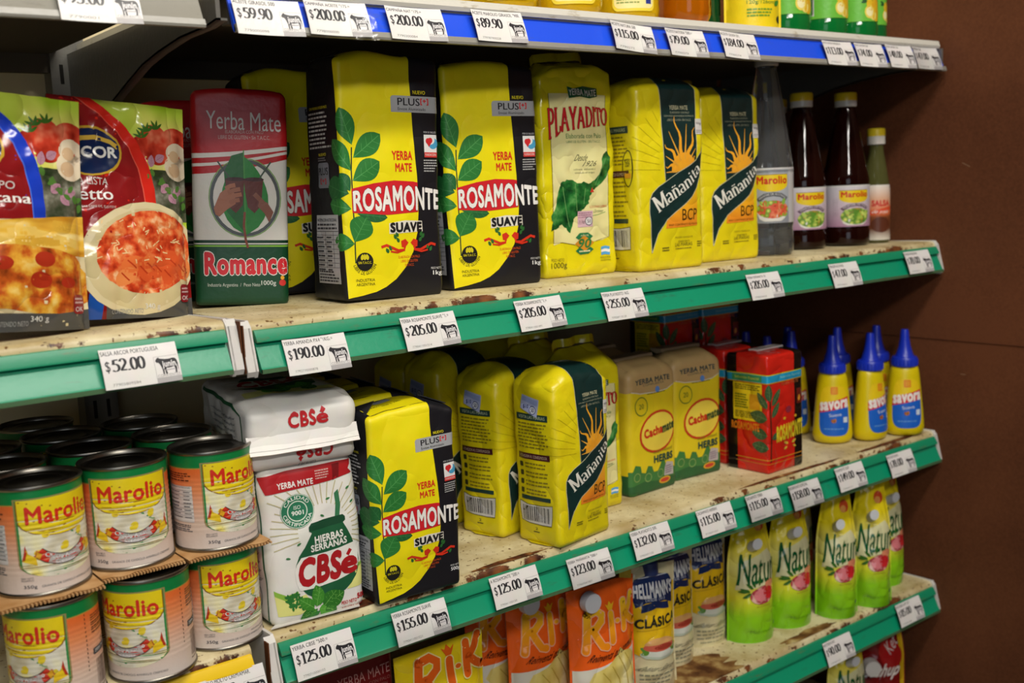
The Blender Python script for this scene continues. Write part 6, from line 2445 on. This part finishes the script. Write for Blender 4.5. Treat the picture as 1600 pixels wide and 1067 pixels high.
def lime_pouch(seed):
    W, H = .078, .196
    o = thing('mayonnaise_pouch', (0, 0, 0))
    s = Pouch(W, H, d0=.062, seal=.003, wid=lambda t: 1.0 - .10 * t - .28 * sstep((t - .55) / .45), dep=lambda t: (1 - t ** 1.6) ** .9 * (.82 + .18 * min(1, t * 6)), seed=seed, wr=.0022, wf=30)
    A = Art(W, H, 'film', seed)
    m = LIME(H)

    def wob(t, y):
        return (t, y * (1 - .18 * t) + .10 * t)
    A.poly([(.10, .40), (.9, .44), (.95, .60), (.8, .68), (.15, .60)], 'dcd8a8', 1)
    A.text('Natura', .15, .435, 1.06, .665, '14572c', 4, bold=.02, shear=.08, warp=wob)
    A.ell(.58, .36, .27, .16, FRUIT, 3, ang=8)
    A.ell(.70, .37, .12, .11, 'c8282c', 3.5)
    A.ell(.52, .36, .13, .11, 'd87a80', 3.5)
    A.ell(.76, .43, .12, .08, 'e8906a', 3.2)
    for x, y, a in ((.32, .39, 160), (.30, .40, 190), (.34, .38, 210), (.42, .42, 110), (.5, .43, 80), (.38, .41, 140)):
        A.leaf(x, y, .17, .06, a, '3a6a24', None, 3.6)
    A.small(.42, .275, .72, .288, 1, 'b0a830', 2)
    A.text('Mayonesa', .30, .075, .74, .105, '6aa418', 3)
    A.ell(.86, .12, .035, .035, '5a6a60', 3)
    A.ell(.70, .86, .16, .12, 'c84a24', 2)
    A.ell(.66, .84, .10, .07, 'e09a50', 2.2)
    mb = MB()
    s.build(mb, m, m)
    A.apply(mb, s, .0005, .00018)
    mb.obj('pouch', o, sharp=60)
    # spout and white cap standing forward under the top edge
    mb = MB()
    yz = s.P0(-.006, .138)
    W_ = M('d2d4d8', 'plastic')
    n = 24
    for (r0, d0, r1, d1) in ((.0055, -.004, .0055, .003), (.0082, .002, .0080, .016)):
        vs = []
        for d, r in ((d0, r0), (d1, r1)):
            for i in range(n):
                a = 2 * pi * i / n
                vs.append((yz.x + r * cos(a), yz.y - d, .140 + d * .5 + r * sin(a)))
        fs = [(i, (i + 1) % n, n + (i + 1) % n, n + i) for i in range(n)] + [tuple(range(n, 2 * n))]
        mb.add(vs, fs, W_)
    mb.obj('cap', o, sharp=35)
    return o


GN = 'lime and yellow mayonnaise pouches'
np_ = lime_pouch(1)
place(np_, (.762, .076, ZD), -18)
tag(np_, 'lime and yellow mayonnaise pouch next to the cream pouches, first of its row', 'mayonnaise pouch', GN)
for x, y, r, sc, lb in (
    (.843, .070, -16, 1.0, 'lime and yellow mayonnaise pouch, second from the left of its row'),
    (.920, .042, -34, .84, 'lime and yellow mayonnaise pouch, third in its row, turned to show its side'),
    (.994, .033, -36, .86, 'lime and yellow mayonnaise pouch, fourth in its row, standing well forward'),
    (1.083, .068, -10, 1.0, 'lime and yellow mayonnaise pouch, last in its row, nearest the brown board'),
    (.928, .128, -15, 1.0, 'lime mayonnaise pouch in shade in the gap behind the second and third pouches'),
):
    dup(np_, (x, y, ZD), r, lb, GN, scale=(sc, 1, 1))
dup(np_, (.990, .075, ZE + .002), -14, 'lime mayonnaise pouch on the lowest shelf, left of the red sauce pouch', GN)


def cream_pouch(seed):
    W, H = .072, .166
    o = thing('mayonnaise_pouch', (0, 0, 0))
    s = Pouch(W, H, d0=.044, seal=.004, wid=lambda t: 1.0 - .06 * sin(pi * t), dep=lambda t: (1 - t ** 2) ** .8 * (.8 + .2 * min(1, t * 6)), seed=seed, wr=.0018, wf=28)
    A = Art(W, H * .98, 'film', seed)
    Y, NB = 'e4b81a', '1c2c58'
    A.rect(.02, .36, .98, .86, Y, 1)
    A.poly([(.02, .36), (.98, .36), (.98, .33), (.6, .29), (.3, .28), (.02, .33)], Y, 1.2)
    A.poly([(.12, .70), (.30, .735), (.70, .735), (.88, .70), (.93, .86), (.84, .93), (.50, .96), (.14, .93), (.06, .84)], NB, 3)
    A.poly([(.2, .66), (.5, .69), (.8, .66), (.78, .72), (.5, .74), (.22, .72)], NB, 3)
    A.text("HELLMANN'S", .10, .785, .90, .88, 'dfe0e2', 5, bold=.04, warp=lambda t, y: (t, y * (1 + .3 * sin(pi * t)) - .15 * sin(pi * t)))
    A.text('DESDE 1913', .30, .745, .70, .765, 'c8ccd8', 5)
    A.line([(.2, .935), (.8, .935)], .015, 'c8ccd8', 5)
    A.text('CLÁSICA', .10, .545, .94, .635, '2a2a20', 4, bold=.045, warp=lambda t, y: (t, y + .18 * t - .1))
    A.line([(.12, .51), (.9, .53)], .006, '8a6a14', 4)
    # sandwich
    A.ell(.52, .32, .37, .10, 'b8c4b0', 3)
    A.ell(.52, .335, .34, .09, 'd2d6c8', 3.3)
    for x, a in ((.28, 150), (.36, 120), (.48, 100), (.6, 80), (.7, 50), (.78, 30), (.3, 200), (.75, -10)):
        A.leaf(x, .345, .14, .09, a, '5a8a34', None, 3.6)
    A.ell(.52, .375, .32, .085, 'c8604a', 4)
    A.ell(.60, .37, .2, .05, '9a3a2c', 4.3)
    A.poly([(.22, .395)] + [(.53 - .31 * cos(radians(a)), .395 + .055 * sin(radians(a))) for a in range(0, 181, 15)] + [(.84, .395)], 'd8a468', 4.6)
    A.text('Rebanar Sabores', .14, .185, .86, .225, '6a6858', 4, shear=.3)
    for i in range(3):
        A.small(.14, .14 - i * .035, .86, .165 - i * .035, 1, '8a8a74', 3)
    A.small(.2, .035, .8, .05, 1, '8a8a74', 3)
    mb = MB()
    cr = M('ddd2a6', 'film')
    s.build(mb, cr, cr)
    A.apply(mb, s, .0005, .00018)
    mb.obj('pouch', o, sharp=60)
    mb = MB()
    mb.lathe([(.011, H - .012), (.011, H + .004), (.009, H + .006), (.0001, H + .006)], M('2a3a6a', 'plastic'), 28)
    mb.obj('cap', o, sharp=35)
    return o


GH = 'cream mayonnaise pouches with dark blue emblem'
hp = cream_pouch(4)
place(hp, (.548, .062, ZD), -16)
tag(hp, 'cream mayonnaise pouch with dark blue emblem, directly right of the orange pouch', 'mayonnaise pouch', GH)
dup(hp, (.6215, .094, ZD), -8, 'cream and yellow mayonnaise pouch, middle of three, set further back', GH)
dup(hp, (.704, .108, ZD), -10, 'cream and yellow mayonnaise pouch, third of three, beside the first lime pouch', GH)

MAYO = MR('mayonnaise_swirl_print', [(.32, 'c8b050'), (.5, 'e0cf7a'), (.68, 'efe6b4')], 'film', 'noise', scale=26, detail=2, stretch=(1.6, 1, .6))
POT = MR('potato_skin_print', [(.35, '8a4a1c'), (.65, 'b87a3a')], 'film', 'noise', scale=60, detail=4)


def block_letter(A, strokes, m, edge, w, l):
    for s in strokes:
        A.line(s, w + .028, edge, l)
        for e in (s[0], s[-1]):
            A.ell(e[0], e[1], (w + .028) / 2, (w + .028) / 2, edge, l)
    for s in strokes:
        A.line(s, w, m, l + .5)
        for e in (s[0], s[-1]):
            A.ell(e[0], e[1], w / 2, w / 2, m, l + .5)


def orange_pouch(seed, yellow=False):
    W, H = .104, .166
    o = thing('mayonnaise_pouch', (0, 0, 0))
    s = Pouch(W, H, d0=.046, seal=.005, wid=lambda t: 1.0 - .03 * sin(pi * t), dep=lambda t: (1 - t ** 1.6) ** .8 * (.8 + .2 * min(1, t * 6)), seed=seed, wr=.0018, wf=22)
    A = Art(W, H, 'film', seed)
    OR = 'f0621c' if not yellow else 'e8cc1c'
    LT = MR('orange_letter_print', [(.0, 'f08a1c'), (.5, 'f0a01c'), (1.0, 'f0c428')], 'film', 'grad', axis='Z', lo=.5 * H, hi=.86 * H) if not yellow else M('e8641c', 'film')
    E = 'f4b08a' if not yellow else 'f0dc90'
    w = .085
    D = .0 if not yellow else .12
    q = lambda pts: [(a, b + D) for a, b in pts]
    R1 = [q([(.24, .80), (.22, .70), (.20, .60), (.18, .53)]), q([(.24, .80), (.36, .815), (.43, .78), (.42, .73), (.34, .685), (.27, .675)]), q([(.29, .68), (.34, .61), (.40, .545), (.46, .535)])]
    I1 = [q([(.57, .76), (.565, .68), (.56, .60), (.555, .565)])]
    K1 = [q([(.78, .83), (.77, .73), (.76, .63)]), q([(.93, .86), (.88, .79), (.80, .735)]), q([(.80, .735), (.88, .68), (.97, .64)])]
    for st in (R1, I1, K1):
        block_letter(A, st, LT, E, w, 3)
    A.ell(.665, .70 + D, .045, .035, E, 3)
    A.ell(.665, .70 + D, .033, .024, LT, 3.5)
    A.poly([(.50, .845 + D), (.535, .83 + D), (.565, .86 + D), (.60, .83 + D), (.645, .85 + D), (.60, .79 + D), (.54, .79 + D)], LT, 4)
    if not yellow:
        A.rect(.02, .0, .98, .16, POT, 1)
        A.poly([(.03, .38), (.4, .40), (.97, .47), (.97, .10), (.7, .06), (.03, .22)], 'dcd6c8', 2)
        A.poly([(.18, .29), (.25, .36), (.45, .39), (.60, .45), (.66, .50), (.72, .46), (.84, .45), (.95, .38), (.96, .24), (.86, .10), (.66, .08), (.45, .16), (.30, .20)], MAYO, 3)
        for a, b in (((.50, .38), (.62, .14)), ((.62, .44), (.76, .14)), ((.74, .44), (.88, .18)), ((.36, .35), (.46, .19))):
            A.line([a, ((a[0] + b[0]) / 2 + .05, (a[1] + b[1]) / 2), b], .014, 'b8a044', 3.5)
        A.poly([(.03, .24), (.3, .20), (.5, .12), (.66, .05), (.66, 0), (.03, 0)], POT, 3.2)
        A.text('Reinventá tus comidas', .22, .445, .96, .500, '2a1a14', 5, bold=.02, shear=.12, warp=lambda t, y: (t, y + 1.1 * t ** 1.6 - .35 * sin(pi * t)))
        A.poly([(.78, 1.0), (.97, .97), (.97, 1.3), (.82, 1.3)], 'c8b040', 2)
        A.poly([(.03, 1.03), (.75, 1.12), (.75, 1.38), (.03, 1.38)], 'b8401c', 2)
    else:
        # line-drawn lemons
        A.ell(.55, .47, .17, .15, 'e8d43c', 2)
        A.ring(.36, .46, .13, .12, .014, '3a4a20', 3)
        A.ring(.62, .47, .16, .15, .014, '3a4a20', 3)
        for a in range(0, 180, 30):
            A.line([(.36 - .1 * cos(radians(a)), .46 - .1 * sin(radians(a)) * W / H), (.36 + .1 * cos(radians(a)), .46 + .1 * sin(radians(a)) * W / H)], .008, '3a4a20', 3)
        A.leaf(.60, .555, .2, .08, 20, '2f6a4a', '16402a', 3)
        A.line([(.60, .55), (.50, .58), (.44, .61)], .012, '3a4a20', 3)
    mb = MB()
    s.build(mb, M(OR, 'film'), M(OR, 'film'))
    A.apply(mb, s, .0005, .00018)
    mb.obj('pouch', o, sharp=60)
    if not yellow:
        mb = MB()
        p = s.P0(-.024, .150)
        n = 28
        Wc = M('d4d6dc', 'plastic')
        for r0, d0, r1, d1 in ((.0085, -.006, .0085, .004), (.0128, .003, .0122, .014)):
            vs = []
            for d, r in ((d0, r0), (d1, r1)):
                for i in range(n):
                    a = 2 * pi * i / n
                    vs.append((p.x + r * cos(a), p.y - d, .150 + r * sin(a)))
            mb.add(vs, [(i, (i + 1) % n, n + (i + 1) % n, n + i) for i in range(n)] + [tuple(range(n, 2 * n))], Wc)
        mb.obj('cap', o, sharp=35)
    return o


GO = 'orange mayonnaise pouches'
op = orange_pouch(7)
place(op, (.4580, .060, ZD), -6)
tag(op, 'orange mayonnaise pouch with white cap, directly left of the cream pouches', 'mayonnaise pouch', GO)
dup(op, (.4000, .110, ZD), -4, 'orange mayonnaise pouch with round white cap, middle of the three', GO)
dup(op, (.3720, .160, ZD), -4, 'orange mayonnaise pouch mostly covered, next to the yellow lemon pouch', GO)
yp = orange_pouch(8, True)
place(yp, (.2080, .050, ZD), 0)
yp.scale = (1.13, 1, 1)
tag(yp, 'yellow mayonnaise pouch with orange lettering and drawn lemons, below the $155.00 card', 'mayonnaise pouch')


def plain_red_pack():
    W, D, H = .118, .07, .185
    s = Pack(W, D, H, r=.008, rt=.008, seed=2, wr=.001, step=.008)
    A = Art(W, H, 'semi', 2)
    A.text('YERBA MATE', .42, .80, .95, .86, 'b8807a', 3, rot=2)
    A.text('ELABORADA CON PALO', .46, .765, .95, .785, '9a5a54', 3)
    A.text('LIBRE DE GLUTEN', .60, .735, .92, .752, '9a5a54', 3)
    mb = MB()
    s.build(mb, lambda a, b: M('6e0f12', 'semi') if b > .1 else M('0f4a2a', 'semi'))
    A.apply(mb, s)
    o = mb.obj('yerba_mate_pack', sharp=60)
    return o


pr_ = plain_red_pack()
place(pr_, (.098, .098, ZD), -2)
tag(pr_, 'dark red yerba mate pack under the rail below the $125.00 card at the left', 'yerba mate pack')


def red_pouch():
    W, H = .100, .190
    o = thing('ketchup_pouch', (0, 0, 0))
    s = Pouch(W, H, d0=.05, seal=.004, wid=lambda t: 1.0 - .18 * sstep((t - .6) / .4), dep=lambda t: (1 - t ** 1.6) ** .9, seed=3, wr=.002, wf=24)
    A = Art(W, H, 'film', 3)
    A.rect(.88, .0, .98, 1, 'd8b01c', 1)
    A.ell(.72, .66, .20, .26, 'a81c1c', 2, ang=20)
    A.text('Ket', .62, .70, .86, .80, 'd8c8c4', 4, shear=.3, rot=50)
    A.text('Ketchup', .12, .45, .85, .58, 'e8e0d8', 4, bold=.03, shear=.2)
    mb = MB()
    s.build(mb, M('7a1414', 'film'), M('7a1414', 'film'))
    A.apply(mb, s, .0005, .00018)
    mb.obj('pouch', o, sharp=60)
    mb = MB()
    n = 28
    Wc = M('d8d4d0', 'plastic')
    for r0, d0, r1, d1 in ((.009, -.004, .009, .006), (.0135, .005, .013, .020)):
        vs = []
        for d, r in ((d0, r0), (d1, r1)):
            for i in range(n):
                a = 2 * pi * i / n
                vs.append((-.018 + r * cos(a), -.020 - d, .115 + r * sin(a)))
        mb.add(vs, [(i, (i + 1) % n, n + (i + 1) % n, n + i) for i in range(n)] + [tuple(range(n, 2 * n))], Wc)
    mb.obj('cap', o, sharp=35)
    return o


kp = red_pouch()
place(kp, (1.075, .078, ZE), -35)
tag(kp, 'dark red sauce pouch with white screw cap on the lowest shelf at the right', 'ketchup pouch')

# ================================================================== top shelf
def oil_bottle(col, labelcol):
    o = thing('oil_bottle', (0, 0, 0))
    mb = MB()
    R = .040
    pr = [(.0001, .004), (.024, .001), (.034, .003), (.0385, .010), (.040, .018), (.0392, .026), (.040, .034), (.0392, .042), (.040, .05), (.040, .12), (.037, .145), (.026, .185), (.016, .205), (.0135, .215), (.0135, .228)]
    mb.lathe(pr, glass('oil_' + col, col, .06, 1.40, .55), 56, 1.0, .82)
    mb.obj('bottle', o, sharp=35)
    A = Art(.056, .085, 'semi', 2)
    A.rrect(.0, .0, 1.0, 1.0, .14, labelcol, 1)
    A.rrect(.04, .04, .96, .96, .12, 'f0e49a', 1.5)
    A.text('Aceite', .15, .62, .85, .78, '2a6a34', 3, bold=.04)
    A.text('900ml' if col == 'f0c818' else '500ml', .30, .20, .62, .28, '3a7a3c', 3)
    A.small(.1, .10, .7, .18, 2, '8a9a4a', 3)
    A.rect(.76, .10, .90, .22, '2c3a8a', 3)
    mv = MB()
    A.apply(mv, Tube(.040, lambda b: .0403, .005, .01, .085, 1.0, .82), .0001, .00005)
    mv.v = [(x, y, z + .014) for x, y, z in mv.v]
    mv.obj('label', o)
    mb = MB()
    mb.lathe([(.0155, .226), (.0165, .228), (.0165, .246), (.015, .248), (.0001, .248)], M('d8b81c', 'plastic'), 32)
    mb.obj('cap', o, sharp=35)
    return o


GA = 'oil bottles on the top shelf'
ob = oil_bottle('f0c818', 'e8d040')
place(ob, (.455, .075, ZA), -28)
tag(ob, 'golden oil bottle with yellow label directly above the crooked $115.00 card', 'oil bottle', GA)
for x, y, r, lb in (
    (.560, .085, -28, 'golden oil bottle with round-cornered yellow label above the $79.00 card'),
    (.365, .085, -28, 'golden oil bottle above the bare stretch of blue rail right of the $89.90 card'),
    (.275, .085, -28, 'golden oil bottle directly above the $89.90 card'),
    (.185, .085, -28, 'leftmost golden oil bottle, just touching the top of the picture'),
    (.410, .165, -28, 'golden oil bottle standing in the second row behind the front ones'),
    (.520, .170, -28, 'golden oil bottle in the second row, behind the one with the crooked card'),
):
    dup(ob, (x, y, ZA), r, lb, GA)
ob2 = oil_bottle('d87808', 'd8d03a')
place(ob2, (.642, .068, ZA), 70)
tag(ob2, 'amber orange oil bottle with no label in view, left of the dark green bottle', 'oil bottle')


def green_bottle(shade, wide, seed, name='juice_bottle'):
    o = thing(name, (0, 0, 0))
    mb = MB()
    R = .034 * wide
    g = glass('green_' + shade, shade, .08, 1.42, .30)
    pr = [(.0001, .003), (R * .7, .001), (R * .95, .003), (R, .009), (R, .020), (R * .97, .024), (R * .97, .14), (R * .8, .165), (R * .42, .195), (R * .4, .21)]
    mb.lathe(pr, g, 48)
    mb.obj('bottle', o, sharp=40)
    A = Art(R * 2.2, .07, 'semi', seed)
    A.rect(-.2, 0, 1.2, 1, '6ab83c', 0)
    A.rect(-.2, .0, .10, 1, '58a834', .5)
    A.rect(.0, .06, .14, .5, 'd8d8d0', 1)
    A.barcode(.015, .08, .125, .48, '1c2c1c', 2)
    A.text('LIMON', .30, .66, .95, .85, 'e8e028', 3, bold=.05)
    A.small(.35, .50, .6, .62, 2, '3a8a2c', 2)
    for x, y, r, m in ((.70, .36, .12, 'e0b828'), (.84, .34, .13, 'e0a820'), (.66, .20, .12, 'e8d25a'), (.86, .17, .14, 'e0b020'), (.76, .14, .10, 'e8d870')):
        A.ell(x, y, r, r * 1.1, m, 3 + x * .5)
    A.ell(.66, .20, .085, .09, 'f0e8b0', 4)
    for x, a in ((.58, 150), (.6, 190), (.72, 60)):
        A.leaf(x, .42, .14, .06, a, '24552a', None, 3)
    mv = MB()
    A.apply(mv, Tube(R, lambda b: R * .985, .005, .012, .07), .0004, .00005)
    mv.v = [(x, y, z + .024) for x, y, z in mv.v]
    mv.obj('label', o)
    mb = MB()
    mb.lathe([(R * .45, .208), (R * .48, .21), (R * .48, .226), (.0001, .228)], M('e0c420', 'plastic'), 32)
    mb.obj('cap', o, sharp=35)
    return o


GJ = 'green lemon juice bottles'
jb = green_bottle('0f7a34', 1.0, 3)
place(jb, (.838, .062, ZA), -34)
tag(jb, 'green lemon juice bottle with barcode on its label, right beside the yellow carton', 'juice bottle', GJ)
dup(jb, (.926, .064, ZA), -30, 'green lemon juice bottle, middle of the three on the top shelf', GJ)
dup(jb, (.994, .058, ZA), -36, 'green lemon juice bottle, last of the three, its lemons facing forward', GJ, scale=(.92, .92, .95))
gb = green_bottle('0a4a24', .9, 5)
place(gb, (.712, .108, ZA), 120)
tag(gb, 'dark green bottle between the amber oil bottle and the yellow carton on the top shelf', 'bottle')
jl = green_bottle('0f6a30', .8, 6)
place(jl, (1.050, .075, ZA), -10)
tag(jl, 'narrow green bottle with yellow label half hidden at the right end of the top shelf', 'juice bottle')


def yellow_carton():
    W, H = .078, .150
    s = Pouch(W, H, d0=.05, seal=.004, dep=lambda t: (1 - t ** 2) ** .8, seed=12, wr=.0008)
    A = Art(W, H, 'semi', 12)
    A.rect(.0, .92, 1, 1, '2a7a3a', 1)
    A.text('LIMON', .1, .66, .9, .80, 'd0402c', 3, bold=.05)
    A.poly([(.28, .52), (.50, .56), (.52, .44), (.34, .43)], '2a8a3c', 2)
    A.text('200', .30, .375, .52, .425, '2a7a3a', 3)
    A.text('120g/126cm³', .30, .205, .82, .245, '4a8a2c', 3)
    A.small(.30, .10, .80, .18, 3, '6a9a2c', 3)
    A.ell(.90, .085, .06, .06, '2a2a20', 3)
    A.leaf(.80, .20, .14, .08, 40, '3a8a2c', None, 3)
    A.leaf(.84, .32, .12, .09, 60, 'b8603c', None, 3)
    mb = MB()
    s.build(mb, M('e8cc1c', 'semi'), M('e8cc1c', 'semi'))
    A.apply(mb, s, .0003, .00008)
    return mb.obj('juice_pouch', sharp=60)


yc = yellow_carton()
place(yc, (.757, .052, ZA), -30)
tag(yc, 'yellow lemon juice pouch with green print standing left of the green bottles', 'juice pouch')


def yellow_small():
    o = thing('condiment_bottle', (0, 0, 0))
    mb = MB()
    mb.lathe([(.0001, .001), (.018, .001), (.021, .005), (.021, .10), (.014, .13), (.009, .145)], M('e0a81c', 'plastic'), 32)
    mb.obj('bottle', o, sharp=40)
    mb = MB()
    mb.lathe([(.0212, .02), (.0212, .06)], M('e8d83a', 'semi'), 32, cap=False)
    mb.lathe([(.0213, .03), (.0213, .04)], M('3a7a3c', 'semi'), 32, cap=False)
    mb.obj('label', o)
    mb = MB()
    mb.lathe([(.011, .143), (.011, .16), (.0001, .161)], M('2a7a3a', 'plastic'), 24)
    mb.obj('cap', o)
    return o


ys = yellow_small()
place(ys, (.664, .156, ZA), 0)
tag(ys, 'slim orange-yellow bottle peeking between the amber oil bottle and the dark green bottle', 'bottle')
